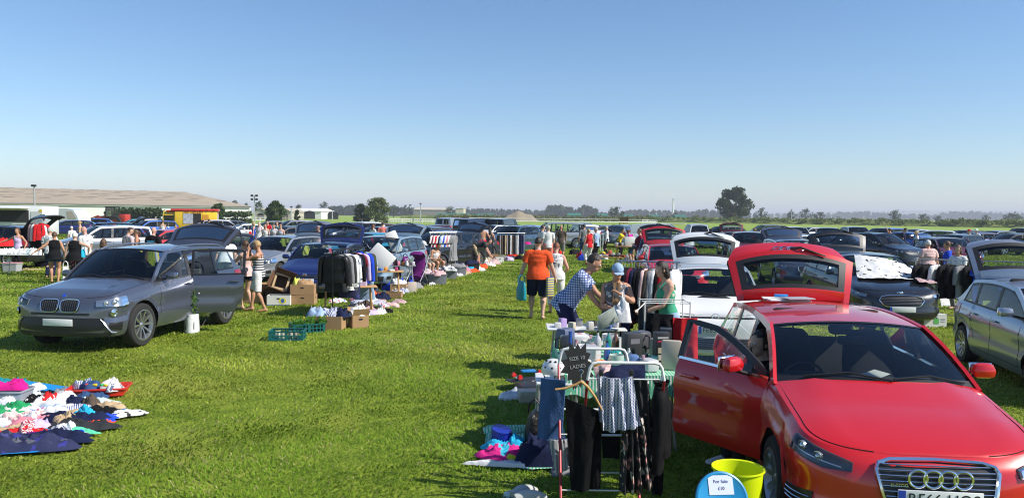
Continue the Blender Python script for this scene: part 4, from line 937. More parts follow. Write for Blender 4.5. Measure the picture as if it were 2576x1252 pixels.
leaves('scrub',[(atd(px,545,Y:=292+8*math.sin(px)).x,Y,1.0+.7*rng.random(),.6+1.1*rng.random()) for px in np.linspace(1100,1640,120)],5200,.33,(.07,.09,.03),(.22,.21,.08)); tag(bpy.data.objects['scrub'],'scrubby weeds along the rough bank behind the rails','scrub',kind='stuff')
leaves('scrub',[(atd(px,545,Y:=interp(px,[1560,1700,2000,2300,2600],[322,308,284,256,232])).x,Y+4*math.sin(px*3),1.2+.8*rng.random(),.5+1.0*rng.random()**2) for px in np.linspace(1560,2640,210)],6500,.3,(.06,.10,.02),(.20,.23,.07)); tag(bpy.data.objects['scrub.001'],'tall weeds growing on the flood bank to the right','scrub',kind='stuff')
EARTH=mat('dry_earth',(.27,.22,.15),.95,var=.3,vs=.4,bump=.6,bs=1.2)
m=MB(); rows=[]
for i in range(25):
    px=lerp(1262,1362,i/24); Y=285; X=(px-1288)/FPX*Y; u=i/24; h=(3.6*math.sin(PI*u**.8)**1.1+.3*math.sin(u*19))*1.0
    rows.append([(X,Y-7,-.1),(X,Y-3,max(-.1,h*.7)),(X,Y,max(-.1,h)),(X,Y+9,-.1)])
m.grid(rows,flip=True); tag(m.build('earth_mound',EARTH,sharp=0),'bare brown earth mound on the horizon','mound')
# ---- trees
tree('large spreading oak on the skyline right of the wind turbine',1845,549,475,92,330,DG,5200,3,.2,lean=.5)
for i,(lab,px,b,t,w,d,tn) in enumerate([('second largest dark tree right of the big oak',1915,549,523,30,420,DG),('small round tree behind a thin pole right of the oak',1991,551,531,30,480,DG),('taller grey green tree of the pair past the pole',2026,550,525,34,700,DG),('low wide tree right of the grey green pair',2062,551,533,30,480,DG),('dark tree standing alone before the far hills',2250,553,528,31,420,DG),('ragged small tree before the far hills',2323,553,538,26,520,DG),('small tree low beside the ragged tree',2360,553,543,20,600,DG),('broad flat topped tree at the far right',2548,556,538,48,600,DG),('small round tree left of the flat topped tree',2480,555,541,24,650,DG),
   ('dark round tree above the wooden steward hut',1550,543,521,42,400,DG),('small dark bush at the foot of the wind turbine',1697,546,535,18,600,DG),('grey tree behind the white marquee',815,533,508,32,380,DG),('tree showing above the warehouse roof',591,530,502,24,420,DG),('smaller tree on the skyline past the warehouse',620,530,510,14,450,DG),('tree behind the floodlight mast',653,534,506,28,300,MG),('low tree behind the barns',752,532,514,22,420,DG),('tall narrow poplar in the middle distance',1031,536,512,12,600,DG),('second narrow poplar beside the first',1019,536,515,14,600,DG),('round tree in front of the cream shed',1132,536,520,30,480,DG),('grey tree behind the green roofs',1160,536,522,16,900,DG),('pale poplar pair left of the mound',1176,537,519,12,900,DG),('dark clump right of the olive tree',990,536,515,30,500,DG)]):
    tree(lab,px,b,t,w,d,tn,900,i,group='trees scattered along the horizon',shape='poplar' if 'poplar' in lab else 'round')
tree('olive green broad tree in the middle distance',946,549,500,72,190,OL,4200,4,.1)
tree('dark bushy tree left of the olive tree',908,549,514,46,192,DG,1800,6,.06)
tree('round bushy tree between the warehouse and the barns',690,546,507,52,150,MG,3400,2,.05)
tree('bush beside the end of the warehouse',546,546,514,42,150,MG,2200,5,.05)
tree('small dark bush in front of the barns',747,546,527,13,150,DG,500,5,.05)
def hedge(label,x0,x1,d,top,w,tone,n):
    cl=[((px-1288)/FPX*d,d+w*.3*math.sin(px),max(.4,z_),w*.6) for px in np.arange(x0,x1,4) for z_ in (.5,atd(px,top+1.2*math.sin(px*.3),d).z-w*.45)]
    return tag(leaves('hedge',cl,n,.26,*tone,flat=.9),label,'hedge')
hedge('clipped dark hedge in front of the warehouse',272,408,140,525.5,1.5,DG,5200); hedge('lower hedge right of the ice cream van roof',560,625,160,533,1.1,MG,1800)
# ---- buildings
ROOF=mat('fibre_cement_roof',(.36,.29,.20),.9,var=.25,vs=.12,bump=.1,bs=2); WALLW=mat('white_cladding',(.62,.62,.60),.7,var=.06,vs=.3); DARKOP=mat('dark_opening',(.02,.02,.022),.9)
def warehouse():
    root=thing('warehouse','long low warehouse with a shallow grey brown roof on the far left','warehouse',(0,0,0)); a=Vector((.8,.6,0)); n=Vector((-.6,.8,0)); E=Vector((-88.4,264,0)); L_=150; w=87; He=4.3; Hr=10.7; m=MB(); rows=[]
    for i in range(31):
        t=-L_*(1-i/30); rows.append([tuple(E+a*t+n*(w*u)+Vector((0,0,lerp(He,Hr,u)+.05*(i%2)))) for u in np.linspace(0,1,14)])
    m.grid(rows,flip=True); e=rows[-1]; m.grid([[tuple(E-a*L_*(1-i/10)+n*(w*u)+Vector((0,0,lerp(Hr,He,u-1)))) for u in (1,2)] for i in range(11)],flip=True); m.build('roof',ROOF,root)
    m=MB(); m.add([E+a*-L_+Vector((0,0,0))+n*.4,E+n*.4,E+n*.4+Vector((0,0,He-.02)),E-a*L_+n*.4+Vector((0,0,He-.02))],[(0,1,2,3)]); m.add([E+n*.4-a*.3,E+n*2*w-a*.3,E+n*2*w-a*.3+Vector((0,0,He)),E+n*w-a*.3+Vector((0,0,Hr-.05)),E+n*.4-a*.3+Vector((0,0,He-.03))],[(0,1,2,3,4)]); m.build('wall',WALLW,root)
    m=MB(); 
    for i in range(20):
        t=-L_*(1-(i+.5)/20)
        for u in np.arange(.3,.98,.11):
            p=E+a*(t+3*math.sin(i*2+u*20))+n*(w*u)+Vector((0,0,lerp(He,Hr,u)+.10)); q=p+a*3.2; m.add([p,q,q+n*1.1+Vector((0,0,.08)),p+n*1.1+Vector((0,0,.08))],[(0,1,2,3)])
    m.build('roof_light',mat('stained_rooflight',(.15,.11,.085),.8,var=.3,vs=.5),root); root['x']=0
    m=MB(); m.tube([E-a*L_+Vector((0,-.3,He-.1)),E+Vector((0,-.3,He-.1))],.22,6); m.build('gutter',mat('gutter_grey',(.15,.15,.15),.6),root)
warehouse()
def shed(name,label,px0,px1,base,eave,ridge,d,rm,wm,doors=(),dep=14,group=None,gable=False,cat='building'):
    x0,x1=atd(px0,base,d).x,atd(px1,base,d).x; ze=atd((px0+px1)/2,eave,d).z; zr_=atd((px0+px1)/2,ridge,d+dep/2).z; root=thing(name,label,cat,((x0+x1)/2,d,0),0,group); hw=(x1-x0)/2; m=MB()
    if gable:
        m.add([(-hw,0,0),(hw,0,0),(hw,0,ze),(0,0,zr_),(-hw,0,ze)],[(0,1,2,3,4)]); m.box((-hw+.1,dep/2+.1,ze/2),(.2,dep,ze)); m.box((hw-.1,dep/2+.1,ze/2),(.2,dep,ze)); m.build('wall',wm,root); m=MB()
        m.add([(-hw-.3,-.3,ze-.1),(0,-.3,zr_+.08),(0,dep,zr_+.08),(-hw-.3,dep,ze-.1)],[(0,1,2,3)]); m.add([(hw+.3,-.3,ze-.1),(0,-.3,zr_+.08),(0,dep,zr_+.08),(hw+.3,dep,ze-.1)],[(3,2,1,0)]); m.build('roof',rm,root)
    else:
        m.box((0,dep/2,ze/2),(2*hw,dep,ze)); m.build('wall',wm,root); m=MB(); m.add([(-hw-.3,-.4,ze),(hw+.3,-.4,ze),(hw-.2,dep/2,zr_),(-hw+.2,dep/2,zr_),(hw+.3,dep+.4,ze),(-hw-.3,dep+.4,ze)],[(0,1,2,3),(3,2,4,5),(1,4,2),(0,3,5)]); m.build('roof',rm,root)
    for (dx,dw,dh) in doors:
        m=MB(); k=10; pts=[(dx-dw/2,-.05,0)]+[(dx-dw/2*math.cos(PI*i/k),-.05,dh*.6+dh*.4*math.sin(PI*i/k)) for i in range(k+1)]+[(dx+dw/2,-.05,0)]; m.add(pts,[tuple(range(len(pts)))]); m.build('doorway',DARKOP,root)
    return root
CREAM=mat('cream_roof',(.52,.46,.36),.8,var=.1,vs=.2); TENTW=mat('white_canvas',(.72,.71,.68),.8); GREENR=mat('green_roof',(.04,.16,.12),.7,var=.1); TIMBER=mat('raw_timber',(.36,.22,.10),.8,var=.2,vs=3,bump=.2); GREYROOF=mat('weathered_roof',(.38,.34,.29),.9,var=.2,vs=.5)
shed('marquee','long white marquee with two dark arched openings',730,808,537,531,524,300,TENTW,TENTW,((1.5,4.2,3.2),(-.8-8,2.2,1.4),(10.5,4.2,3.0)),22,cat='marquee')
for i,(a,b) in enumerate(((640,671),(672,700),(702,731))): shed('barn',('grey gabled barn nearest the warehouse','grey gabled barn behind the round bushy tree','grey gabled barn beside the white marquee')[i],a,b,538,532,524,250,GREYROOF,mat('barn_wall',(.42,.38,.32),.9,var=.2),((0,2.2,2.1),),16,'gabled barns',True,cat='barn')
shed('industrial_shed','long cream roofed shed on the horizon',1040,1128,534,527.5,522,700,CREAM,mat('shed_wall',(.24,.22,.19),.8,var=.2,vs=.3),(),40,cat='shed'); shed('industrial_shed','small cream block right of the long shed',1146,1166,535,524,523,650,CREAM,CREAM,(),30,cat='shed')
for i,(a,b,e,r_) in enumerate(((1098,1150,541,536),(1152,1180,541,536),(1186,1215,541.5,537),(1216,1242,541.5,536.5),(1428,1462,542,535.5),(1503,1530,543,537),(1571,1594,544,539),(1634,1660,545,540),(1700,1728,546,540))):
    shed('tent',['long green roofed tent left of the huts','green roofed tent second from the left','green roofed tent third from the left','green roofed tent beside the earth mound','green peaked tent right of the earth mound','green peaked tent under the grey trees','small green peak behind the wooden steward hut','faint green peak left of the turbine','faint green peak right of the turbine'][i],a,b,e+4,e,r_,335,GREENR,mat('tent_wall',(.30,.33,.28),.8),(),8,'green roofed tents',cat='tent')
def hut(label,px0,px1,base,top,d,raised=0.0):
    x0,x1=atd(px0,base,d).x,atd(px1,base,d).x; zt=atd(px0,top,d).z; zb=raised; root=thing('wooden_hut',label,'hut',((x0+x1)/2,d,0),0,'wooden huts'); w=x1-x0; m=MB()
    m.box((0,1.0,(zb+zt)/2),(w,.06,zt-zb)); m.box((-w/2,.5,(zb+zt)/2),(.06,1.0,zt-zb)); m.box((w/2,.5,(zb+zt)/2),(.06,1.0,zt-zb)); m.box((0,0,zb+.25),(w,.05,.5)); m.box((0,.5,zb+.03),(w,1,.06)); m.build('boarding',TIMBER,root)
    m=MB(); m.box((0,.45,zt+.04),(w+.3,1.4,.09)); m.build('roof',mat('felt_roof',(.10,.08,.07),.9),root)
    for x in(-w/2+.05,w/2-.05,0):
        for y in (.03,.97):
            if x==0 and y<.5 and raised==0: continue
            m=MB(); m.box((x,y,zt/2),(.09,.09,zt)); m.build('post',TIMBER,root)
hut('raised wooden steward hut on the grass behind the rails',1559,1582,563,547,185,.6); hut('left of two small timber huts behind the picket fence',1136,1155,553,545,230); hut('right of two small timber huts behind the picket fence',1160,1180,553,545,230)
WHT=mat('white_rail_paint',(.72,.72,.70),.5)
def railfence(name,label,pts,hh,nr,post,curved=False,m_=WHT,r=.075,pick=0,cat='railing'):
    root=thing(name,label,cat,pts[0]); O=Vector(pts[0]); P=[Vector(p)-O for p in pts]
    def along(t):
        n=len(P)-1; i=min(int(t*n),n-1); return P[i].lerp(P[i+1],t*n-i)
    Lt=sum((P[i+1]-P[i]).length for i in range(len(P)-1)); npst=max(2,int(Lt/post))
    m=MB()
    for k in range(nr):
        z_=hh*(1-k/ nr*.9 if nr>1 else 1); m.tube([along(t/12)+Vector((0,0,z_)) for t in range(13)],r,5)
    m.build('rail',m_,root)
    step=max(1,npst//90)
    for i in range(0,npst+1,step):
        p=along(i/npst); m=MB()
        if curved: m.tube([p+Vector((.25,.3,0)),p+Vector((.25,.3,hh*.7)),p+Vector((.15,.15,hh*.95)),p+Vector((0,0,hh))],r*.9,5)
        else: m.box(p+Vector((0,.05,hh/2)),(r*2.2,r*2.2,hh))
        m.build('post',m_,root)
    if pick:
        m=MB(); n=int(Lt/pick)
        for i in range(n): p=along(i/n); m.box(p+Vector((0,-.06,hh*.5)),(.16,.03,hh*.95))
        tag(m.build('paling',m_,root),kind='stuff')
G=lambda px,d:((px-1288)/FPX*d,d,0)
railfence('railing','white two bar railing left of the floodlight mast',[G(528,150),G(697,185)],1.15,2,3.4); railfence('railing','taller timber railing behind the white two bar railing',[G(540,190),G(762,215)],1.3,3,3,m_=mat('grey_timber',(.34,.31,.26),.8,var=.2),r=.06)
railfence('picket_fence','white picket railing behind the dark red cars',[G(906,195),G(1136,205)],1.0,2,2.5,pick=.42,cat='fence'); railfence('picket_fence','shorter stretch of white picket railing by the silver van',[G(1142,205),G(1190,208)],1.0,2,2.5,pick=.42,cat='fence')
railfence('running_rail','nearer white running rail across the middle of the field',[G(1186,150),G(1300,150),G(1420,150),G(1560,152),G(1648,158)],1.15,1,7,True)
railfence('running_rail','farther white running rail below the rough bank',[G(1180,255),G(1350,258),G(1500,262),G(1630,262)],1.2,1,5,True); railfence('picket_fence','short white picket end of the farther running rail',[G(1615,240),G(1652,240)],1.15,2,1.5,pick=.4,cat='fence')
railfence('running_rail','white rail behind the small white van and pickup',[G(1640,120),G(1722,118)],1.25,1,5,True); railfence('crowd_barrier','pale metal barrier beside the white crossover',[G(1497,52),G(1524,50)],1.1,3,.5,r=.025,cat='barrier')
# ---- wind turbine, masts
def turbine():
    p=atd(1693,541,1000); root=thing('wind_turbine','white three bladed wind turbine on the horizon','wind turbine',(p.x,1000,0)); root.scale=(.4425,)*3; m=MB(); hub=57
    m.tube([(0,0,-1),(0,0,hub)],[3.4,2.3],16); m.build('tower',WHITEP,root); m=MB(); m.box((0,.5,hub+1),(3.2,8,3.4),bev=.8); m.build('nacelle',WHITEP,root)
    for a in (132,10,253):
        m=MB(); d=Vector((math.cos(R(a)),0,math.sin(R(a)))); c_=Vector((0,-4.4,hub+1)); m.tube([c_,c_+d*6,c_+d*16,c_+d*30],[1.8,2.4,1.5,.5],8,flat=.45); m.build('blade',WHITEP,root)
    m=MB(); m.sphere((0,-4.4,hub+1),1.6,10,8); m.build('hub',WHITEP,root)
turbine()
MAST=mat('galvanised_mast',(.45,.46,.48),.5,.4)
def mast(label,px,top,d,heads,base=545):
    p=atd(px,top,d); root=thing('floodlight_mast',label,'floodlight',(p.x,d,0)); m=MB(); m.tube([(0,0,0),(0,0,p.z)],[.09+d*.0004,.05+d*.0003],8); m.build('pole',MAST,root)
    m=MB(); m.tube([(-.5,0,p.z-.2),(.5,0,p.z-.2)],.04,5); m.build('crossbar',MAST,root) if heads>1 else None
    for i in range(heads):
        x=(-.5 if i%2==0 else .5) if heads>1 else 0; z_=p.z-.0-(.8 if i>1 else 0); m=MB(); m.box((x,-.1,z_),(.5,.4,.45) if heads>1 else (.5,.4,.25),bev=.05); m.build('lamp_head',BLACK,root)
mast('single lamp on a tall pole before the warehouse roof',86,467,95,1); mast('tall mast with four floodlight heads past the warehouse',640,492,170,4); mast('dark lamp pole by the olive tree',1117-64+5,512,200,1); mast('lone lamp behind the round bushy tree',733,520,170,1); mast('thin pole before the small round tree',1991,527,300,1); mast('slim lamp post right of the white marquee',836,527,250,1)
# ---- haze
def make_haze():
    m=MB(); m.box((0,4300,39),(15000,9000,80)); hm=bpy.data.materials.new('haze_air'); hm.use_nodes=True; nt=hm.node_tree; nt.nodes.remove(nt.nodes['Principled BSDF']); v=nd(nt,'ShaderNodeVolumePrincipled'); v.inputs['Color'].default_value=(.86,.90,1,1); v.inputs['Density'].default_value=HAZE; v.inputs['Anisotropy'].default_value=0.0
    out=[n for n in nt.nodes if n.type=='OUTPUT_MATERIAL'][0]; nt.links.new(v.outputs[0],out.inputs['Volume']); o=m.build('haze',hm,sharp=0); tag(o,'thin summer haze over the whole field','haze',kind='stuff')
HAZE=.00032
# ================================================================ people
SK={'fair':mat('skin_fair',(.55,.33,.24),.55,var=.06,spec=.3),'tan':mat('skin_tanned',(.46,.24,.15),.55,var=.06,spec=.3),'pink':mat('skin_pink',(.58,.30,.23),.55,var=.06,spec=.3)}
HR={'dark':mat('hair_dark_brown',(.025,.015,.010),.5,var=.3,vs=40,bump=.5,bs=60),'brown':mat('hair_brown',(.09,.045,.022),.5,var=.3,vs=40,bump=.5,bs=60),'blond':mat('hair_blond',(.38,.25,.11),.5,var=.3,vs=40,bump=.5,bs=60),'grey':mat('hair_grey',(.42,.40,.37),.6,var=.2,vs=40,bump=.5,bs=60),'white':mat('hair_white',(.68,.66,.62),.6,var=.15,vs=40,bump=.5,bs=60),'auburn':mat('hair_auburn',(.16,.05,.02),.5,var=.3,vs=40,bump=.5,bs=60)}
EYEW=mat('eye_white',(.7,.7,.68),.3); EYED=mat('eye_iris',(.03,.025,.02),.2); LIPS=mat('lips',(.42,.16,.13),.5)
def catmull(P,R_,k=4):
    out=[];ro=[];n=len(P)
    for i in range(n-1):
        p0,p1,p2,p3=P[max(i-1,0)],P[i],P[i+1],P[min(i+2,n-1)]
        for j in range(k):
            t=j/k; out.append(.5*((2*p1)+(p2-p0)*t+(2*p0-5*p1+4*p2-p3)*t*t+(3*p1-p0-3*p2+p3)*t**3)); u=t*t*(3-2*t); ro.append((lerp(R_[i][0],R_[i+1][0],u),lerp(R_[i][1],R_[i+1][1],u)))
    out.append(P[-1]); ro.append(R_[-1]); return out,ro
def loft(mb,P,Rr,lat=(0,1,0),n=12,k=3,fold=0,cap=True,seed=0,sharp_end=False):
    P=[Vector(p) for p in P]; Rr=[(r,r) if isinstance(r,(int,float)) else r for r in Rr]; P,Rr=catmull(P,Rr,k); lat=Vector(lat); rows=[]; m=len(P)
    for i,p in enumerate(P):
        t=(P[min(i+1,m-1)]-P[max(i-1,0)]).normalized(); b=t.cross(lat)
        if b.length<.05: b=t.cross(Vector((1,0,0)))
        b.normalize(); l=b.cross(t); row=[]
        for j in range(n):
            A=2*PI*j/n; f=1
            if fold:
                q=p*7+Vector((math.cos(A)*1.5+seed,math.sin(A)*1.5,seed*3)); f=1+fold*(noise.noise(q)*1.2+.5*abs(noise.noise(q*2.3)))
            row.append(tuple(p+l*(Rr[i][0]*f*math.cos(A))+b*(Rr[i][1]*f*math.sin(A))))
        rows.append(row)
    o=len(mb.v); mb.grid(rows,True)
    if cap: mb.f.append(tuple(range(o+n-1,o-1,-1))); e=o+(len(rows)-1)*n; mb.f.append(tuple(range(e,e+n)))
    return P
def ik(A,T,l1,l2,hint):
    A,T,hint=Vector(A),Vector(T),Vector(hint); d=T-A; L_=min(d.length,(l1+l2)*.995); u=d.normalized(); T=A+u*L_
    a=(l1*l1-l2*l2+L_*L_)/(2*L_); hgt=math.sqrt(max(0,l1*l1-a*a)); hv=hint-u*hint.dot(u)
    if hv.length<1e-4: hv=Vector((0,0,-1))-u*u.z*-1
    return A+u*a+hv.normalized()*hgt,T
def person(label,loc,head,h=1.7,w=1.0,fem=False,skin='fair',top=('tee',None),bot=('trousers',None),hair=('brown','short'),shoes=None,hands=(None,None),lean=0,look=(0,0),feet=None,sit=None,lod=1,cap=None,group='people browsing the car boot sale',z=0.0,belly=0.0,handdir=(None,None),elbow=(None,None),glasses=False,spread=0.0):
    s=h/1.7; root=thing('person',label,'person',(loc[0],loc[1],z),R(head),group); B=MB(); S_=SK[skin]
    hipz=(.925*s if sit is None else sit+.10*s); le=R(lean); sp_=Vector((math.sin(le),0,math.cos(le))); hip=Vector((-.20*s*math.sin(le) if sit is None else 0,0,hipz)); hw=(.095 if not fem else .105)*s*(.85+.15*w); shw=(.185 if not fem else .16)*s*(.8+.2*w)
    up=lambda t,f=0:hip+sp_*(t*s)+Vector((math.cos(le),0,-math.sin(le)))*f*s+Vector((math.sin(le)*.12*t*t*s,0,-.06*t*t*math.sin(le)*s))
    if feet is None: feet=((.03,.11,0),(-.04,-.11,0)) if sit is None else ((.42,.13,0),(.42,-.13,0))
    # torso profile: (t, lateral, depth, forward)
    b_=belly; tor=[(-.07,.150*w,.105*w,0),(.04,.158*w if fem else .148*w,.112*w,0+b_*.02),(.17,(.128 if fem else .142)*w,.098*w+b_*.04,.01+b_*.04),(.30,(.142 if fem else .155)*w,.108*w+(.012 if fem else 0)+b_*.02,.015+b_*.02),(.40,(.165 if fem else .18)*w,.095*w,.0),(.465,(.135 if fem else .15)*w,.070*w,-.015),(.51,.062,.058,-.005),(.56,.052,.055,.012)]
    loft(B,[up(t,f) for t,_,_,f in tor],[(a*s,c*s) for _,a,c,_ in tor],n=16)
    neck=up(.55,.01); hy,hp=R(look[0]),R(look[1]); HM=Matrix.Rotation(hy,3,'Z')@Matrix.Rotation(le*.35+hp,3,'Y'); hc=neck+HM@Vector((.02*s,0,.115*s)); HX=lambda x,y,z_: hc+HM@Vector((x*s,y*s,z_*s)); HM4=Matrix.Translation(hc)@HM.to_4x4()
    B.sphere((0,0,.012*s),(.094*s,.074*s,.108*s),16,12,HM4); B.sphere((.022*s,0,-.055*s),(.066*s,.056*s,.062*s),12,10,HM4); loft(B,[up(.48,0),neck,HX(-.01,0,-.02)],[.06*s,.053*s,.055*s],n=10)
    if lod<2:
        B.sphere((.095*s,0,-.012*s),(.020*s,.013*s,.022*s),8,6,HM4); 
        for sy in(1,-1): B.sphere((-.005*s,sy*.076*s,-.008*s),(.018*s,.010*s,.030*s),8,6,HM4)
        B.sphere((.076*s,0,.022*s),(.018*s,.045*s,.010*s),8,6,HM4)
    # arms
    ul,fl=.285*s,.25*s; J={}
    for k,sd in enumerate((1,-1)):
        sh=up(.425,-.01)+Vector((0,sd*shw,0)); t=hands[k]
        if t is None: t=(hip.x+.05*s,sd*(.24*w+.02+.0*spread)*s,hipz-.12*s)
        elb,wr=ik(sh,t,ul,fl,elbow[k] or (-.6,sd*.35,-.4)); J[k]=(sh,elb,wr); r=.9+.1*w*(1.1 if not fem else .9)
        loft(B,[up(.44,-.01)+Vector((0,sd*shw*.6,0)),sh,sh.lerp(elb,.5),elb,elb.lerp(wr,.4),wr],[(.055*s*w,.055*s*w),.050*s*w,.043*s*w,.035*s*w**.7,.035*s*w**.7,.022*s],lat=(1,0,0),n=10)
        d=(wr-elb).normalized() if handdir[k] is None else Vector(handdir[k]).normalized(); pn=d.cross(Vector((1,0,.2)))
        if pn.length<.2: pn=d.cross(Vector((0,1,0)))
        pn.normalize(); sdv=d.cross(pn).normalized()
        if pn.y*sd>0: pn=-pn   # palm faces the body
        pe=wr+d*.085*s; loft(B,[wr-d*.01,wr+d*.045*s,pe],[(.026*s,.018*s),(.040*s,.017*s),(.040*s,.014*s)],lat=sdv,n=8)
        if lod<2:
            for fi,(off,ln) in enumerate(((-.030,.070),(-.010,.078),(.010,.074),(.028,.058))):
                p0=pe+sdv*off*s-d*.01*s; cu=.5+.12*fi; p1=p0+(d*.9+pn*.15)*ln*.45*s; p2=p1+(d*math.cos(cu)+pn*math.sin(cu))*ln*.35*s; p3=p2+(d*math.cos(cu*1.9)+pn*math.sin(cu*1.9))*ln*.3*s
                B.tube([p0,p1,p2,p3],[.0095*s,.009*s,.0085*s,.007*s],6)
            p0=wr+d*.03*s+sdv*-.034*s*(1 if sdv.x<0 else -1)*-1; o_=(p0-wr-d*.03*s).normalized(); B.tube([wr+d*.02*s+o_*.02*s,p0+d*.012*s+o_*.008*s,p0+d*.045*s+o_*.012*s+pn*.015*s],[.013*s,.011*s,.008*s],6)
        else: B.sphere(tuple(pe+d*.03*s+pn*.01*s),(.028*s,.028*s,.035*s),8,6)
    # legs
    K={}; tl,sl=.43*s,.42*s
    for k,sd in enumerate((1,-1)):
        hj=hip+Vector((0,sd*hw,-.03*s)); f=Vector(feet[k])*1.0; an=Vector((f.x-.02*s,f.y,f.z+.085*s)); kn,an=ik(hj,an,tl,sl,(1,sd*.12,.1 if sit is None else .8)); K[k]=(hj,kn,an); q=w**.8
        loft(B,[hj+Vector((0,-sd*.02*s,.06*s)),hj,hj.lerp(kn,.45),kn,kn.lerp(an,.3)+Vector((-.012*s,0,0)),kn.lerp(an,.75),an],[.088*s*q,.090*s*q,.073*s*q,.053*s*q,.053*s*q,.036*s,.032*s],lat=(0,1,0),n=12)
        fz=an.z-.045*s; loft(B,[(an.x-.055*s,an.y,fz-.01*s),(an.x,an.y,fz+.01*s),(an.x+.09*s,an.y+sd*.01,fz-.012*s),(an.x+.17*s,an.y+sd*.018,fz-.022*s),(an.x+.195*s,an.y+sd*.02,fz-.026*s)],[(.03*s,.03*s),(.038*s,.042*s),(.042*s,.030*s),(.040*s,.018*s),(.02*s,.01*s)],lat=(0,1,0),n=10)
        if shoes:
            m=MB(); loft(m,[(an.x-.07*s,an.y,fz-.008*s),(an.x-.03*s,an.y,fz+.012*s),(an.x+.08*s,an.y+sd*.01,fz+.0*s),(an.x+.18*s,an.y+sd*.018,fz-.016*s),(an.x+.215*s,an.y+sd*.02,fz-.024*s)],[(.032*s,.034*s),(.044*s,.048*s),(.048*s,.036*s),(.045*s,.024*s),(.025*s,.012*s)],n=12); m.build('shoe',shoes,root)
    body=B.build('body',S_,root,sharp=0); rm=body.modifiers.new('r','REMESH'); rm.mode='VOXEL'; rm.voxel_size=(.0085,.013,.022)[lod]; rm.use_smooth_shade=True
    sm=body.modifiers.new('s','SMOOTH'); sm.factor=.5; sm.iterations=3 if lod<2 else 1
    if lod==0:
        for sy in(1,-1):
            m=MB(); m.sphere((.083*s,sy*.031*s,.006*s),.0125*s,10,8,HM4); e=m.build('eye',EYEW,root); m=MB(); m.sphere((.094*s,sy*.031*s,.006*s),.0055*s,8,6,HM4); m.build('iris',EYED,e)
        m=MB(); m.sphere((.081*s,0,-.052*s),(.010*s,.024*s,.007*s),10,6,HM4); m.build('mouth',LIPS,root)
    # clothing
    kind,tm=top; F=.055 if lod<2 else 0; sd_=sum(map(ord,label))%97
    if kind!='none':
        g=.016*s; lo=-.10 if bot[0]!='in' else 0; m=MB(); T=[t for t in tor if t[0]<.47]; wd=.012 if kind!='tank' else .004
        pts=[(lo,.186*w,.142*w+b_*.01,0),(0,.182*w,.138*w+b_*.02,b_*.01)]+[(t,a+wd+.004,c+.012,f) for t,a,c,f in T[2:]]
        if kind=='tank': pts=[p for p in pts if p[0]<.36]+[(.385,.145*w,.098*w,.0)]
        else: pts+=[(.50,.095,.072,-.006)]
        if kind=='loose': pts[0]=(lo-.04,pts[0][1]+.03,pts[0][2]+.04,0); pts[1]=(pts[1][0],pts[1][1]+.01,pts[1][2]+.02,pts[1][3])
        loft(m,[up(t,f) for t,_,_,f in pts],[(a*s,c*s) for _,a,c,_ in pts],n=24 if lod<2 else 12,k=5,fold=F,seed=sd_,cap=False)
        o=m.build(('shirt' if kind!='tank' else 'vest_top'),tm,root,sharp=0)
        if kind in('tank','sleeveless','loose') and kind!='sleeveless':
            for sd in(1,-1):
                st=MB(); y=sd*.075*s; A=[up(.36,.105*w),up(.43,.095),up(.475,.045),up(.48,-.02),up(.43,-.10),up(.36,-.10*w)]; st.tube([p+Vector((0,y,0)) for p in A],.014*s,5,flat=.5); st.build('strap',tm,o)
        if kind in('tee','long','polo'):
            for k,sd in enumerate((1,-1)):
                sh,elb,wr=J[k]; st=MB(); e=sh.lerp(elb,.62) if kind!='long' else None
                P=[up(.43,-.01)+Vector((0,sd*shw*.55,0)),sh,e] if e is not None else [up(.43,-.01)+Vector((0,sd*shw*.55,0)),sh,sh.lerp(elb,.55),elb,elb.lerp(wr,.9)]
                rr_=[(.075*s*w,.075*s*w),(.066*s*w,.066*s*w),(.063*s*w,.063*s*w)] if e is not None else [(.075*s*w,.075*s*w),(.064*s*w,.064*s*w),(.056*s,.056*s),(.05*s,.05*s),(.04*s,.04*s)]
                loft(st,P,rr_,lat=(1,0,0),n=14 if lod<2 else 9,k=4,fold=F,cap=False,seed=sd_+k); st.build('sleeve',tm,o)
            if kind=='polo' or kind=='tee' and lod==0:
                st=MB(); loft(st,[up(.485,-.0),up(.515,-.0)],[(.080*s,.074*s),(.070*s,.066*s)],n=16,k=2,cap=False); st.build('collar',tm,o)
    kind,bm=bot
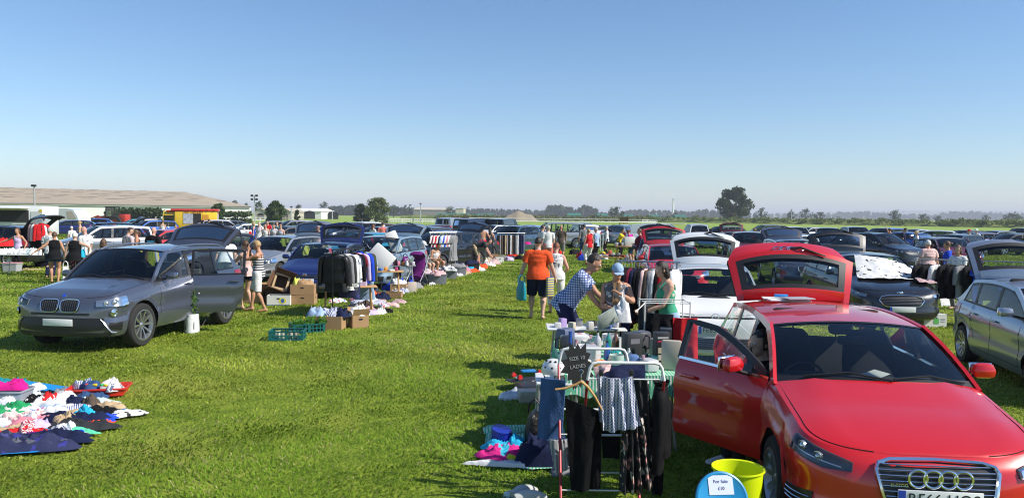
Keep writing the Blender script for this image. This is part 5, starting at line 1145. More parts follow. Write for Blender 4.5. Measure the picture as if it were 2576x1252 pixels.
    if bm is not None:
        q=w**.8
        if kind in('skirt','dress'):
            m=MB(); P=[up(.14,b_*.03),up(.0,0)]; c_=(K[0][1]+K[1][1])/2; P.append(Vector((hip.x*.5+c_.x*.5,0,hipz-.25*s))); P.append(Vector((c_.x,0,hipz-.5*s))); loft(m,P,[(.150*w*s,.125*w*s),(.185*w*s,.15*w*s),(.20*w*s,.18*w*s),(.24*w*s,.22*w*s)],n=26,k=5,fold=F*1.6,cap=False,seed=sd_); m.build('skirt',bm,root,sharp=0)
        else:
            m=MB(); loft(m,[up(.10,b_*.03),up(.02,0),hip+Vector((0,0,-.09*s))],[((.142 if fem else .150)*w*s,.110*w*s+b_*.02*s),(.166*w*s,.124*w*s),(.150*w*s,.11*w*s)],n=20,k=4,fold=F*.4,seed=sd_)
            for k,sd in enumerate((1,-1)):
                hj,kn,an=K[k]; 
                if kind=='shorts': P=[hj+Vector((0,-sd*.01,.07*s)),hj,hj.lerp(kn,.5),hj.lerp(kn,.95)]; rr_=[.10*s*q,.112*s*q,.096*s*q,.088*s*q]
                elif kind=='hot': P=[hj+Vector((0,-sd*.01,.05*s)),hj,hj.lerp(kn,.38)]; rr_=[.10*s*q,.108*s*q,.094*s*q]
                elif kind=='crop': P=[hj+Vector((0,-sd*.01,.07*s)),hj,hj.lerp(kn,.5),kn,kn.lerp(an,.7)]; rr_=[.10*s*q,.108*s*q,.09*s*q,.074*s,.07*s]
                else: P=[hj+Vector((0,-sd*.01,.07*s)),hj,hj.lerp(kn,.5),kn,kn.lerp(an,.5),an+Vector((0,0,-.02*s))]; rr_=[.10*s*q,.106*s*q,.086*s*q,.068*s*q,.062*s,.060*s]
                loft(m,P,rr_,n=16 if lod<2 else 9,k=4,fold=F*1.3,seed=sd_+k,cap=(kind=='trousers'))
            m.build('shorts' if kind in('shorts','hot') else 'trousers',bm,root,sharp=0)
    # hair, hat
    hm,hs=hair; m=MB(); n1,n2=20,14
    if hs!='bald':
        rows=[]
        for j in range(n2+1):
            ph=PI*j/n2; row=[]
            for i in range(n1):
                A=2*PI*i/n1; x,y,z_=math.sin(ph)*math.cos(A),math.sin(ph)*math.sin(A),math.cos(ph); f=1.0+.05*noise.noise(Vector((x*3+sd_,y*3,z_*3))); row.append((x*.103*f*s-.004*s,y*.084*f*s,z_*.115*f*s+.018*s))
            rows.append(row)
        low=-.62 if hs in('bob','long') else -.30
        def sk(i,j):
            ph=PI*(i+.5)/n2; A=2*PI*(j+.5)/n1; x,y,z_=math.sin(ph)*math.cos(A),math.sin(ph)*math.sin(A),math.cos(ph)
            if x>.30-.25*(hs=='short') and z_<.42+.35*(x-.3): return True
            return z_<low+(.25*max(0,x))
        m.grid(rows,True,M=HM4,skip=sk,flip=True)
        if hs=='long': loft(m,[HX(-.05,0,.05),HX(-.085,0,-.08),HX(-.10,0,-.19),HX(-.11,0,-.28)],[(.07*s,.04*s),(.085*s,.045*s),(.08*s,.035*s),(.03*s,.015*s)],n=10,fold=.1)
        if hs=='bob': loft(m,[HX(-.035,0,.03),HX(-.045,0,-.09),HX(-.04,0,-.135)],[(.086*s,.055*s),(.092*s,.055*s),(.07*s,.035*s)],n=12,fold=.08)
        if hs=='bun': m.sphere((-.105*s,0,.05*s),(.042*s,.042*s,.042*s),10,8,HM4)
        if hs=='tail': loft(m,[HX(-.09,0,.04),HX(-.14,0,.0),HX(-.15,0,-.12)],[.025*s,.03*s,.01*s],n=8)
        m.build('hair',HR[hm],root,sharp=60)
    if cap:
        ck,cm=cap; m=MB(); rows=[[(math.sin(p_)*math.cos(a)*.108*s-.004*s,math.sin(p_)*math.sin(a)*.09*s,math.cos(p_)*.10*s+.045*s) for a in np.linspace(0,2*PI,17)[:-1]] for p_ in np.linspace(.02,PI/2,6)]
        m.grid(rows,True,M=HM4,flip=True)
        if ck=='cap': m.grid([[(x*s,y*s,(.046-.01*(x/.16)**2-abs(y)*.15)*s) for y in (-.075*k_,-.04*k_,0,.04*k_,.075*k_)] for x,k_ in ((.07,1),(.13,.95),(.175,.55))],M=HM4)
        else: m.grid([[(r_*math.cos(a)*s,r_*math.sin(a)*.9*s,(.045-.25*(r_-.1))*s) for a in np.linspace(0,2*PI,21)[:-1]] for r_ in (.10,.145,.19)],True,M=HM4)
        m.build('hat' if ck!='cap' else 'cap',cm,root)
    if glasses:
        m=MB()
        for sy in(1,-1): m.box((.098*s,sy*.032*s,.012*s),(.012*s,.05*s,.032*s),HM4,bev=.008); m.box((.045*s,sy*.078*s,.014*s),(.1*s,.004*s,.006*s),HM4)
        m.build('sunglasses',BLACK,root)
    return root,dict(hip=hip,J=J,HM4=HM4,up=up,s=s,M=Matrix.Translation((loc[0],loc[1],z))@Matrix.Rotation(R(head),4,'Z'))
# ================================================================ goods
CARD=mat('cardboard',(.36,.22,.11),.85,var=.12,vs=5); CARDW=mat('white_cardboard',(.66,.66,.64),.7,var=.05); CARDD=mat('dark_brown_card',(.13,.065,.035),.8,var=.2)
def CL(n): return {'white':cloth('white_cotton',(.68,.68,.68)),'black':cloth('black_cotton',(.005,.005,.007)),'navy':cloth('navy_cotton',(.007,.012,.045)),'red':cloth('red_cotton',(.55,.015,.02)),'royal':cloth('royal_blue_cotton',(.015,.06,.5)),
 'cyan':cloth('cyan_cotton',(.02,.38,.6)),'teal':cloth('teal_cotton',(.01,.22,.30)),'mint':cloth('mint_cotton',(.10,.55,.33)),'green':cloth('green_cotton',(.02,.28,.10)),'pink':cloth('pink_cotton',(.62,.22,.28)),'magenta':cloth('magenta_cotton',(.6,.01,.22)),
 'purple':cloth('purple_nylon',(.12,.01,.13)),'violet':cloth('violet_nylon',(.28,.03,.35)),'grey':cloth('grey_cotton',(.22,.22,.23)),'dgrey':cloth('dark_grey_cotton',(.025,.028,.032)),'beige':cloth('beige_cotton',(.45,.33,.2)),'orange':cloth('orange_cotton',(.75,.085,.02)),
 'denim':cloth('denim',(.03,.075,.18)),'pale':cloth('pale_mint_cotton',(.52,.64,.62)),'lilac':cloth('lilac_cotton',(.50,.42,.62)),'maroon':cloth('maroon_cotton',(.17,.012,.03)),'yellow':cloth('yellow_cotton',(.75,.55,.02)),'salmon':cloth('salmon_cotton',(.75,.22,.18)),'olive':cloth('olive_cotton',(.05,.055,.025)),'brown':cloth('brown_cotton',(.09,.065,.05)),'fuchsia':cloth('fuchsia_cotton',(.6,.03,.28)),'lblue':cloth('light_blue_cotton',(.30,.42,.60)),'ltpink':cloth('pale_pink_cotton',(.66,.45,.43)),
 'stripe':patmat('striped_cotton','stripes',[(.66,.66,.66),(.06,.10,.28)],14),'bwz':patmat('black_white_stripes','stripes_z',[(.008,.01,.016),(.62,.62,.62)],5.5),'redstripe':patmat('red_white_stripes','stripes',[(.6,.6,.6),(.35,.03,.05)],16),
 'floral':patmat('black_floral','floral',[(.014,.013,.015),(.55,.27,.24),(.60,.55,.48)],13),'camo':patmat('navy_camouflage','floral',[(.015,.02,.07),(.03,.03,.22),(.08,.09,.12)],9),'geo':patmat('blue_white_print','checkz',[(.58,.58,.6),(.04,.06,.18),(.30,.32,.42)],13),
 'scribble':patmat('black_line_print','floral',[(.64,.64,.63),(.02,.02,.02),(.64,.64,.63)],9),'multi':patmat('bright_print','floral',[(.62,.60,.6),(.55,.05,.15),(.05,.15,.5)],12),'gingham':patmat('green_gingham','check',[(.66,.70,.66),(.03,.38,.18),(.15,.5,.3)],10),'tropic':patmat('tropical_print','floral',[(.6,.01,.2),(.6,.62,.03),(.05,.5,.65)],7),
 'pinkfl':patmat('pink_floral','floral',[(.015,.013,.015),(.6,.04,.18),(.55,.3,.4)],14),'whitefl':patmat('white_floral','floral',[(.66,.66,.66),(.03,.05,.14),(.2,.25,.3)],11),'greenfl':patmat('green_print','spots',[(.035,.30,.17),(.55,.5,.42)],9),'pstripe':patmat('pink_pinstripe','stripes',[(.66,.6,.6),(.35,.22,.26)],20),'plaid':patmat('blue_plaid','plaid',[(.62,.66,.75),(.025,.045,.16),(.15,.25,.6)],9),'pinstripe':patmat('white_navy_pinstripe','stripes',[(.55,.55,.55),(.06,.07,.1)],28),'bwfl':patmat('black_white_foliage','floral',[(.10,.10,.11),(.62,.60,.59),(.40,.39,.42)],12)}[n]
CLc={}
def cl(n):
    if n not in CLc: CLc[n]=CL(n)
    return CLc[n]
SEED=[1]
def garment(label,p,w,l,rz,m_,th=.05,name='garment',cat='clothing',group='clothes laid out for sale',n=16,rough=1.0):
    SEED[0]+=1; sd=SEED[0]*3.7; mb=MB(); rows=[]; c=Vector(p)
    for i in range(n+1):
        a=2*PI*i/n; row=[]; a1=sd%6.28; lobe=max(0,math.cos(a-a1))**10+max(0,math.cos(a-a1-2.1))**10+.6*max(0,math.cos(a-a1-4))**12
        for j in range(16):
            r=j/15; sq=1/(abs(math.cos(a))**3.0+abs(math.sin(a))**3.0)**(1/3.0); e=.94+.34*lobe*rough+.20*noise.noise(Vector((math.cos(a)*1.6,math.sin(a)*1.6,sd)))*rough+.05*math.sin(a*5+sd)
            x,y=w/2*r*sq*e*math.cos(a),l/2*r*sq*e*math.sin(a); q=Vector((x*9,y*9,sd)); f=noise.noise(q)*.6+.9*abs(noise.noise(q*1.7+Vector((noise.noise(q)*2,0,0))))+.55*abs(noise.noise(q*4.3))+.3*noise.noise(q*9)
            z_=(th*(1-r**5)*(.55+.9*f*rough)+.003) if j<15 else 0
            row.append((x,y,max(0.002,z_)))
        rows.append(row)
    rows=rows[:-1]+[rows[0]]; mb.grid(rows); o=mb.build(name,m_,None,sharp=0); o.location=c; o.rotation_euler.z=rz; return tag(o,label,cat,group)
def carton(label,p,sz,rz=0,m_=None,flaps=True,name='cardboard_box',lod=1,group='boxes on the grass',closed=False,cat='box',holes=True,M=None):
    m_=m_ or CARD; w,d,h=sz; root=thing(name,label,cat,p,rz,group,M=M); t=.008; mb=MB()
    mb.box((0,0,t/2+.002),(w,d,t)); 
    for s_ in(-1,1): mb.box((s_*(w/2-t/2),0,h/2),(t,d,h)); mb.box((0,s_*(d/2-t/2),h/2),(w-2*t-.001,t,h))
    if closed: mb.box((0,0,h-t/2+.001),(w-.002,d-.002,t))
    mb.build('carton',m_,root)
    if flaps and not closed:
        for i,(x,y,wx,wy,ax,an) in enumerate(((0,d/2,w,d*.45,'X',-115),(0,-d/2,w,d*.45,'X',115),(w/2,0,w*.25,d,'Y',110),(-w/2,0,w*.25,d,'Y',-110))):
            f=MB(); 
            if ax=='X': f.box((0,(-1 if y>0 else 1)*wy/2*1,0),(wx-.01,wy,.005))
            else: f.box(((-1 if x>0 else 1)*wx/2,0,0),(wx,wy-.01,.005))
            o=f.build('flap',m_,root); o.matrix_local=Matrix.Translation((x,y,h))@Matrix.Rotation(R(an),4,ax)
    if holes:
        hm=MB()
        for s_ in(-1,1):
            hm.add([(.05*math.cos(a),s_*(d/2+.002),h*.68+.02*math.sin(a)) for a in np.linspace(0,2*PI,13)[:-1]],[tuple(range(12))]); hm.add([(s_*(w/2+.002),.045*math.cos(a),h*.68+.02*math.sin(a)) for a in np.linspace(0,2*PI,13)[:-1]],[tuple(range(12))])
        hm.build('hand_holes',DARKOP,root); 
    return root
def tray(label,p,sz,rz,m_,group=None,name='plastic_crate'):
    w,d,h=sz; root=thing(name,label,'crate',p,rz,group); mb=MB(); mb.box((0,0,.008),(w-.02,d-.02,.01))
    for s_ in(-1,1):
        for k in range(3): z_=.02+k*(h-.03)/2; mb.box((0,s_*d/2,z_),(w,.012,.02)); mb.box((s_*w/2,0,z_),(.012,d-.013,.02))
        for k in range(9): mb.box((-w/2+.02+k*(w-.04)/8,s_*d/2,h/2),(.02 if k%4 else .05,.009,h-.02))
        for k in range(6): mb.box((s_*w/2,-d/2+.03+k*(d-.06)/5,h/2),(.009,.02 if k%5 else .05,h-.02))
    mb.box((0,d/2,h),(w+.02,.025,.012)); mb.box((0,-d/2,h),(w+.02,.025,.012)); mb.box((w/2,0,h),(.025,d-.026,.012)); mb.box((-w/2,0,h),(.025,d-.026,.012)); mb.build('tray',m_,root); return root
def table(label,p,w,d,h,rz,tm,lm,style='folding',group='stall tables'):
    root=thing('table',label,'table',p,rz,group); mb=MB(); mb.box((0,0,h-.0125),(w,d,.025),bev=.008); mb.build('tabletop',tm,root)
    if style=='trestle':
        for s_ in(-1,1):
            for a in(-1,1): m=MB(); m.tube([(s_*(w/2-.15),a*d*.08,h-.03),(s_*(w/2-.12),a*d*.46,0)],.022,4); m.build('leg',lm,root)
            m=MB(); m.box((s_*(w/2-.13),0,.3),(.03,d*.55,.04)); m.build('cross_rail',lm,root)
    else:
        for sx in(-1,1):
            for sy in(-1,1): m=MB(); m.tube([(sx*(w/2-.12),sy*(d/2-.06),h-.03),(sx*(w/2-.06),sy*(d/2-.05),0)],.014,6); m.build('leg',lm,root)
            m=MB(); m.tube([(sx*(w/2-.085),-d/2+.05,h*.45),(sx*(w/2-.085),d/2-.05,h*.45)],.010,5); m.build('cross_rail',lm,root)
    return root
def clothesrail(label,p0,p1,z,m_,foot=.35,group='clothes rails'):
    p0,p1=Vector((*p0[:2],0)),Vector((*p1[:2],0)); c=(p0+p1)/2; L_=(p1-p0).length; rz=math.atan2(p1.y-p0.y,p1.x-p0.x); root=thing('clothes_rail',label,'clothes rail',c,rz,group)
    m=MB(); m.tube([(-L_/2-.05,0,z),(L_/2+.05,0,z)],.014,8); m.build('rail',m_,root)
    for s_ in(-1,1):
        m=MB(); m.tube([(s_*L_/2,0,z),(s_*L_/2,0,.12)],.015,8); m.build('upright',m_,root); m=MB(); m.tube([(s_*L_/2,-foot,.01),(s_*L_/2,-foot*.8,.05),(s_*L_/2,0,.13),(s_*L_/2,foot*.8,.05),(s_*L_/2,foot,.01)],.014,6); m.build('foot',m_,root)
    m=MB(); m.tube([(-L_/2,0,.2),(L_/2,0,.2)],.011,6); m.build('cross_rail',m_,root)
    return lambda u,dz=0:(c+(p1-p0).normalized()*(L_*(u-.5))+Vector((0,0,z+dz)),rz+PI/2)
HANG=mat('plastic_hanger',(.03,.03,.03),.4); WOODH=mat('beech_hanger',(.55,.30,.10),.4,coat=.5)
def hanging(label,pos,rz,kind,m_,L_=.7,w=.44,name=None,group='clothes hanging for sale',hanger=None,tilt=0,sleeve=.5,th=.05,n=16):
    hm=hanger or HANG; nm=name or {'jacket':'jacket','shirt':'shirt','trousers':'trousers','dress':'dress','skirt':'skirt','tee':'shirt'}[kind]
    root=thing(nm,label,'clothing',pos,0,group); root.rotation_euler=Matrix(Matrix.Rotation(rz,3,'Z')@Matrix.Rotation(tilt,3,'Y')).to_euler(); SEED[0]+=1; sd=SEED[0]; hk=.10
    if kind in('jacket','shirt','tee','dress'):
        m=MB(); W=w/2; zs=-hk; prof=[(zs+.015,.07,.045),(zs-.005,.11,.05),(zs-.05,W*.93,.055),(zs-.16,W*.95,th*1.1),(zs-.32,W*.92,th*1.2),(zs-L_*.75,W*(.95 if kind!='dress' else 1.05),th*1.2),(zs-L_,W*(.98 if kind!='dress' else 1.25),th*(1.2 if kind!='dress' else 1.8))]
        loft(m,[(0,0,z_) for z_,_,_ in prof],[(a,b) for _,a,b in prof],lat=(1,0,0),n=28,k=4,fold=.20,seed=sd,cap=False); b=m.build('garment_body',m_,root,sharp=0)
        if kind!='dress' or sleeve>.2:
            for s_ in(-1,1):
                m=MB(); sl={'jacket':.58,'shirt':.55,'tee':.2,'dress':.2}[kind]*(sleeve*2); loft(m,[(s_*(W*.72),0,zs-.055),(s_*(W+.01),0,zs-.10),(s_*(W+.045),.01,zs-.10-sl*.5),(s_*(W+.06),.02,zs-.08-sl)],[(.055,.05),(.062,.055),(.055,.048),(.045,.040)],lat=(1,0,0),n=12,k=4,fold=.16,seed=sd+3,cap=False); m.build('sleeve',m_,b,sharp=0)
        if kind=='jacket': m=MB(); loft(m,[(0,0,zs+.01),(0,0,zs+.045)],[(.085,.055),(.095,.07)],lat=(1,0,0),n=14,k=2,cap=False); m.build('collar',m_,b); m=MB(); m.box((0,-th*1.28,zs-L_*.5),(.012,.01,L_*.9)); m.build('zip',BLACK,b)
    elif kind=='trousers':
        m=MB(); m2=w/4
        for s_ in(-1,1): loft(m,[(s_*m2*.9,0,-hk-.0),(s_*m2,0,-hk-.2),(s_*m2*1.02,0,-hk-L_*.6),(s_*m2*1.0,0,-hk-L_)],[(m2*1.05,th),(m2*1.0,th*1.2),(m2*.85,th),(m2*.78,th*.9)],lat=(1,0,0),n=14,k=5,fold=.14,seed=sd+s_,cap=False)
        m.build('garment_body',m_,root,sharp=0)
    else:
        m=MB(); loft(m,[(0,0,-hk),(0,0,-hk-.1),(0,0,-hk-L_*.6),(0,0,-hk-L_)],[(w*.42,th),(w*.46,th*1.2),(w*.52,th*1.5),(w*.55,th*1.7)],lat=(1,0,0),n=36,k=6,fold=.28,seed=sd,cap=False); m.build('garment_body',m_,root,sharp=0)
    m=MB(); m.tube([(-.02,0,-.01),(-.018,0,.02),(0,0,.032),(.018,0,.02),(.012,0,-.01),(0,0,-.03),(0,0,-hk+.02)],.003,5); h=MB(); h.tube([(-w*.44,0,-hk-.05),(-w*.2,0,-hk-.005),(0,0,-hk+.02),(w*.2,0,-hk-.005),(w*.44,0,-hk-.05)],.009,6,flat=1); ho=h.build('hanger',hm,root); m.build('hook',CHROME,ho); return root
def bag(label,p,sz,rz,m_,name='bag',handles=True,group=None,cat='bag',shape='tote'):
    w,d,h=sz; root=thing(name,label,cat,p,rz,group); m=MB(); SEED[0]+=1
    loft(m,[(0,0,.0),(0,0,h*.08),(0,0,h*.5),(0,0,h*.85),(0,0,h)],[(w*.42,d*.4),(w*.5,d*.5),(w*.5,d*.46),(w*.46,d*.30),(w*.42,d*.10)] if handles else [(w*.46,d*.44),(w*.5,d*.5),(w*.49,d*.48),(w*.50,d*.47),(w*.52,d*.44)],n=20,k=3,fold=.07,seed=SEED[0]); m.build('bag_body',m_,root,sharp=50)
    if handles:
        for s_ in(-1,1): hm=MB(); hm.tube([(-w*.2,s_*d*.08,h*.94),(-w*.17,s_*d*.1,h*1.2),(0,s_*d*.1,h*1.33),(w*.17,s_*d*.1,h*1.2),(w*.2,s_*d*.08,h*.94)],.008,5); hm.build('handle',m_,root)
    return root
def lump(name,label,cat,p,sz,m_,rz=0,bev=.01,group=None,taper=1.0):
    m=MB(); m.box((0,0,sz[2]/2),sz,bev=bev,taper=taper); o=m.build(name,m_); o.location=p; o.rotation_euler.z=rz; return tag(o,label,cat,group)
def bottle(label,p,h,r,m_,cap_m=None,group='bottles on the main stall'):
    root=thing('bottle',label,'bottle',p,0,group); m=MB(); m.lathe([(0,0),(r,0.002),(r,h*.58),(r*.85,h*.68),(r*.34,h*.8),(r*.32,h*.95),(0,h*.95)],n=16); m.build('bottle_body',m_,root); m=MB(); m.lathe([(r*.36,h*.93),(r*.36,h),(0,h)],n=12); m.build('cap',cap_m or BLACK,root)
def GP(px,py,z=0.0): return tuple(at(px,py,z))
# ---- blanket of clothes, near left
sheet=[GP(-40,975),GP(60,962),GP(205,985),GP(330,1038),GP(262,1078),GP(185,1112),GP(95,1148),GP(-60,1152)]
m=MB(); cx=sum(p[0] for p in sheet)/8; cy=sum(p[1] for p in sheet)/8; rows=[[(lerp(cx,p[0],f)+.02*math.sin(i*9),lerp(cy,p[1],f)+.02*math.cos(i*7),.035+.012*math.sin(i*3+f*9)) for i,p in enumerate(sheet)] for f in (.001,.5,.9,1)]; m.grid(rows,True)
tag(m.build('groundsheet',cloth('bright_blue_tarpaulin',(.01,.24,.60))),'bright blue groundsheet under the heap of clothes at the near left','groundsheet')
NOGRASS.append(sheet)
GL=[(18,976,.42,.30,0,'teal','folded teal top behind the grey storage box',.12),(78,1013,.30,.25,.4,'black','pair of black shoes bundled beside the grey storage box',.09),(99,1004,.38,.28,.2,'grey','grey strappy vest behind the white T-shirt',.06),(137,1014,.55,.34,-.2,'white','largest crumpled white T-shirt in the heap',.10),
(215,1015,.52,.34,-.5,'pale','pale mint shirt spread at the back edge of the heap',.06),(163,996,.60,.22,0,'black','black trousers folded behind the white T-shirt',.07),(64,1038,.55,.28,.2,'multi','white blouse with red and blue stripes in the heap',.07),(145,1050,.50,.22,0,'white','flat white cloth in the middle of the heap',.05),
(184,1030,.35,.22,.5,'stripe','blue and white striped shirt in the heap',.06),(192,1042,.30,.16,.2,'beige','tan folder-like cloth beside the navy jacket',.06),(260,1037,.50,.24,-.4,'black','black jeans near the pointed white cloth',.06),(312,1040,.34,.20,.5,'scribble','pointed white lace cloth at the right tip of the heap',.04),(281,1022,.26,.14,0,'beige','tan cap with dark patches near the tip of the heap',.06),
(240,1053,.40,.22,.2,'royal','royal blue cloth right of the navy jacket',.05),(185,1058,.62,.26,.15,'navy','crumpled navy jacket in the middle of the heap',.10),(186,1074,.60,.20,.1,'dgrey','dark grey tracksuit trousers below the navy jacket',.08),(160,1085,.50,.10,.05,'mint','narrow mint green cloth below the grey trousers',.05),
(88,1063,.36,.22,.3,'pink','coral pink twisted top in the heap',.08),(50,1063,.22,.20,0,'cyan','small cyan cloth beside the coral top',.05),(96,1080,.32,.16,0,'cyan','turquoise T-shirt with a white edge in the heap',.06),(12,1040,.34,.26,0,'green','green jumper at the left edge of the heap',.10),(18,1062,.28,.24,.1,'white','white pillow-like top at the left edge',.09),
(28,1083,.32,.18,.4,'beige','beige shorts above the red trousers',.06),(32,1096,.55,.18,.3,'red','bright red trousers in the near part of the heap',.07),(45,1122,.85,.30,.12,'camo','large navy and purple patterned quilt at the near edge',.11),(125,1103,.62,.24,.25,'navy','navy blouse at the near edge of the heap',.08),(182,1095,.24,.12,.3,'ltpink','pale pink lace at the near right of the heap',.04),
(140,1092,.40,.14,.1,'royal','blue flowered cloth under the mint strip',.05),(222,1066,.36,.12,.6,'orange','orange strap of cloth by the sheet edge',.04),(60,1098,.3,.14,.2,'purple','purple scarf among the red trousers',.05),(232,1000,.30,.2,.1,'denim','denim jeans behind the red tray',.08),(122,1030,.34,.2,.6,'lblue','light blue vest below the white T-shirt',.06),(90,1046,.3,.16,.9,'ltpink','pale pink blouse beside the striped blouse',.06)]
for (px,py,w_,l_,rz,c_,lab,th_) in GL: garment(lab,GP(px,py,.04)[:2]+(.03,),w_*1.22,l_*1.35,rz,cl(c_),th_*.85,rough=1.1,n=44)
# grey storage box with magenta cloth, red tray of bits
def storagebox(label,p,sz,rz,m_,lid=None,group='plastic storage boxes'):
    w,d,h=sz; root=thing('storage_box',label,'box',p,rz,group); m=MB(); m.box((0,0,.006),(w*.9,d*.9,.01))
    rows=[]
    for z_,s_ in((0.0,.90),(h,1.0),(h,1.05),(h-.02,1.05)):
        rows.append([(x*w/2*s_,y*d/2*s_,z_) for x,y in((-1,-.9),(-.9,-1),(.9,-1),(1,-.9),(1,.9),(.9,1),(-.9,1),(-1,.9))])
    m.grid(rows,True); m.build('tub',m_,root)
    if lid: m=MB(); m.box((0,0,h+.012),(w*1.07,d*1.07,.02),bev=.01); m.build('lid',lid,root)
    return root
FROST=mat('frosted_plastic',(.30,.32,.37),.3,var=.1); storagebox('grey frosted storage box at the left edge of the heap',GP(22,1022)[:2]+(.04,),(.44,.30,.17),.05,FROST); garment('magenta bath towel heaped in the grey storage box',GP(26,1012)[:2]+(.17,),.40,.26,.1,cl('magenta'),.10)
rt=storagebox('red shallow tray heaped with small toys and cloth',GP(250,996)[:2]+(.03,),(.66,.36,.10),.25,mat('red_plastic',(.60,.03,.02),.4)); 
for i,(dx,dy,c_,lab) in enumerate(((-.2,.05,'stripe','striped sock pile in the red tray'),(.1,.06,'multi','patterned cloth in the middle of the red tray'),(.2,-.03,'whitefl','white spotted cloth at the right of the red tray'),(-.08,-.06,'denim','denim cap in the red tray'))):
    p=GP(250,996); garment(lab,(p[0]+dx,p[1]+dy,.09),.24,.18,i,cl(c_),.10)
for i,(dx,dy,c_) in enumerate(((.0,-.1,(.7,.5,.02)),(.08,-.09,(.02,.35,.1)),(-.1,-.1,(.6,.03,.03)),(.14,-.12,(.7,.5,.02)))):
    p=GP(250,996); lump('toy_brick',['yellow','green','red','second yellow'][i]+' toy brick in the red tray','toy',(p[0]+dx,p[1]+dy,.15),(.05,.035,.03),mat('toy_plastic_%d'%i,c_,.35),i)
# ---- left stalls
GREENP=mat('dark_green_plastic',(.005,.11,.10),.45); 
for k,(px,py,rz_) in enumerate(((724,853,.12),(772,834,.5))):
    tray(['nearer dark green plastic crate on the grass','second dark green plastic crate full of seedlings'][k],GP(px,py),(.60,.40,.17),rz_,GREENP,'dark green crates of plants')
def plant(label,p,n,h,spread,c1,c2,name='potted_plant',cat='plant',leaf=.02,pot=None,flowers=None):
    root=thing(name,label,cat,p); r_=random.Random(n); m=MB(); clm=[]
    for i in range(n):
        a=r_.random()*6.3; rr_=spread*r_.random(); e=(rr_*math.cos(a),rr_*math.sin(a),h*(.6+.4*r_.random())); m.tube([(e[0]*.3,e[1]*.3,0),(e[0]*.7,e[1]*.7,h*.5),e],.003,4); clm+=[(e[0]*f,e[1]*f,e[2]*f,leaf*1.6) for f in (.5,.75,1)]
    m.build('stem',mat('green_stem',(.05,.12,.03),.7),root); leaves('foliage',clm,n*14,leaf,c1,c2,root)
    if pot: pm=MB(); pm.lathe([(0,0),(pot*.8,0),(pot,pot*1.6),(pot*.9,pot*1.6),(pot*.85,pot*1.4),(0,pot*1.4)],n=14); o=pm.build('pot',mat('plant_pot',(.05,.03,.02),.6),root); o.location.z=-.02
    if flowers:
        for i in range(5): fm=MB(); fm.sphere((spread*math.cos(i*2.1)*.8,spread*math.sin(i*2.1)*.8,h*.98),.016,8,6); fm.build('flower',flowers,root)
    return root
YFL=mat('yellow_petals',(.75,.5,.02),.6)
for i in range(9):
    p=GP(772,834); ca,sa=math.cos(.5),math.sin(.5); x,y=-.22+.21*(i%3)+.02*i%2,-.13+.13*(i//3); plant('green seedling in the second dark green crate, one of its nine',(p[0]+x*ca-y*sa,p[1]+x*sa+y*ca,.03),7,.24,.09,(.05,.15,.015),(.14,.32,.04),'seedling','seedling',.028,.05,YFL if i in(6,8) else None); bpy.data.objects[-1]; 
for o in [o for o in COL.objects if o.name.startswith('seedling') and o.get('category')]: o['group']='seedlings in the second green crate'
for i in range(4):
    p=GP(724,853); lump('plant_label_pot',['white','cream','pale grey','beige'][i]+' empty pot in the nearer green crate','pot',(p[0]-.2+.12*i,p[1]+.05*(-1)**i,.02),(.07,.07,.12),mat('pot_plastic_%d'%i,(.6-.1*i,.6-.12*i,.5-.1*i),.5),.3*i,taper=1.2)
# white bag-for-life with a plant in front of the grey four by four
PLB=mat('white_poly_bag',(.66,.67,.68),.35,bump=.4,bs=14); bag('white carrier bag with a dark patch holding a plant by the grey car',GP(483,836),(.36,.26,.36),.1,PLB,handles=False); o=[o for o in COL.objects if o.name.startswith('bag_body')][-1]
m=MB(); m.box((0,-.14,.15),(.17,.012,.16),bev=.004); b_=m.build('dark_label',BLACK,o.parent); text('bag_lettering','Jack\'s',.05,WHITEP,b_,Matrix.Translation((0,-.148,.13))@Matrix.Rotation(PI/2,4,'X'))
p=GP(483,836); plant('leggy flowering plant standing in the white carrier bag',(p[0],p[1],.30),14,.46,.17,(.04,.10,.02),(.14,.25,.07),leaf=.05,flowers=mat('pale_petals',(.6,.55,.65),.6))
# cardboard boxes
p=GP(826,826); carton('long open cardboard box full of clothes below the clothes rail',p,(.66,.42,.27),-.08,flaps=False); carton('smaller cardboard box with a raised flap beside the long open box',(p[0]+.55,p[1]+.25,0),(.34,.32,.26),.5)
for i,(dx,dy,c_,lab) in enumerate(((-.2,0,'lblue','light blue denim shirt spilling from the long open box'),(.05,.04,'stripe','striped blue shirt on top of the long open box'),(.22,.02,'navy','navy jumper at the right end of the long open box'),(-.28,.12,'grey','grey jumper at the left end of the long open box'),(.55,.25,'white','white and black garment in the smaller cardboard box'))): garment(lab,(p[0]+dx,p[1]+dy,.24),.40,.34,i*.8,cl(c_),.15)
BAN=carton('white banana box with a blue and yellow print',GP(704,766),(.56,.40,.25),.12,CARDW,False,holes=True)
m=MB(); m.add([(.10+.09*math.cos(a),-.204,.12+.075*math.sin(a)) for a in np.linspace(0,2*PI,17)[:-1]],[tuple(range(16))]); y_=m.build('yellow_print',mat('yellow_ink',(.72,.62,.02),.7),BAN); m=MB(); m.add([(.10+.045*math.cos(a),-.2055,.12+.055*math.sin(a)) for a in np.linspace(0,2*PI,17)[:-1]],[tuple(range(16))]); m.build('blue_print',mat('blue_ink',(.03,.12,.45),.7),y_); m=MB(); m.box((0,-.2035,.018),(.56,.002,.012)); m.build('blue_line',mat('blue_ink',(.03,.12,.45),.7),BAN)
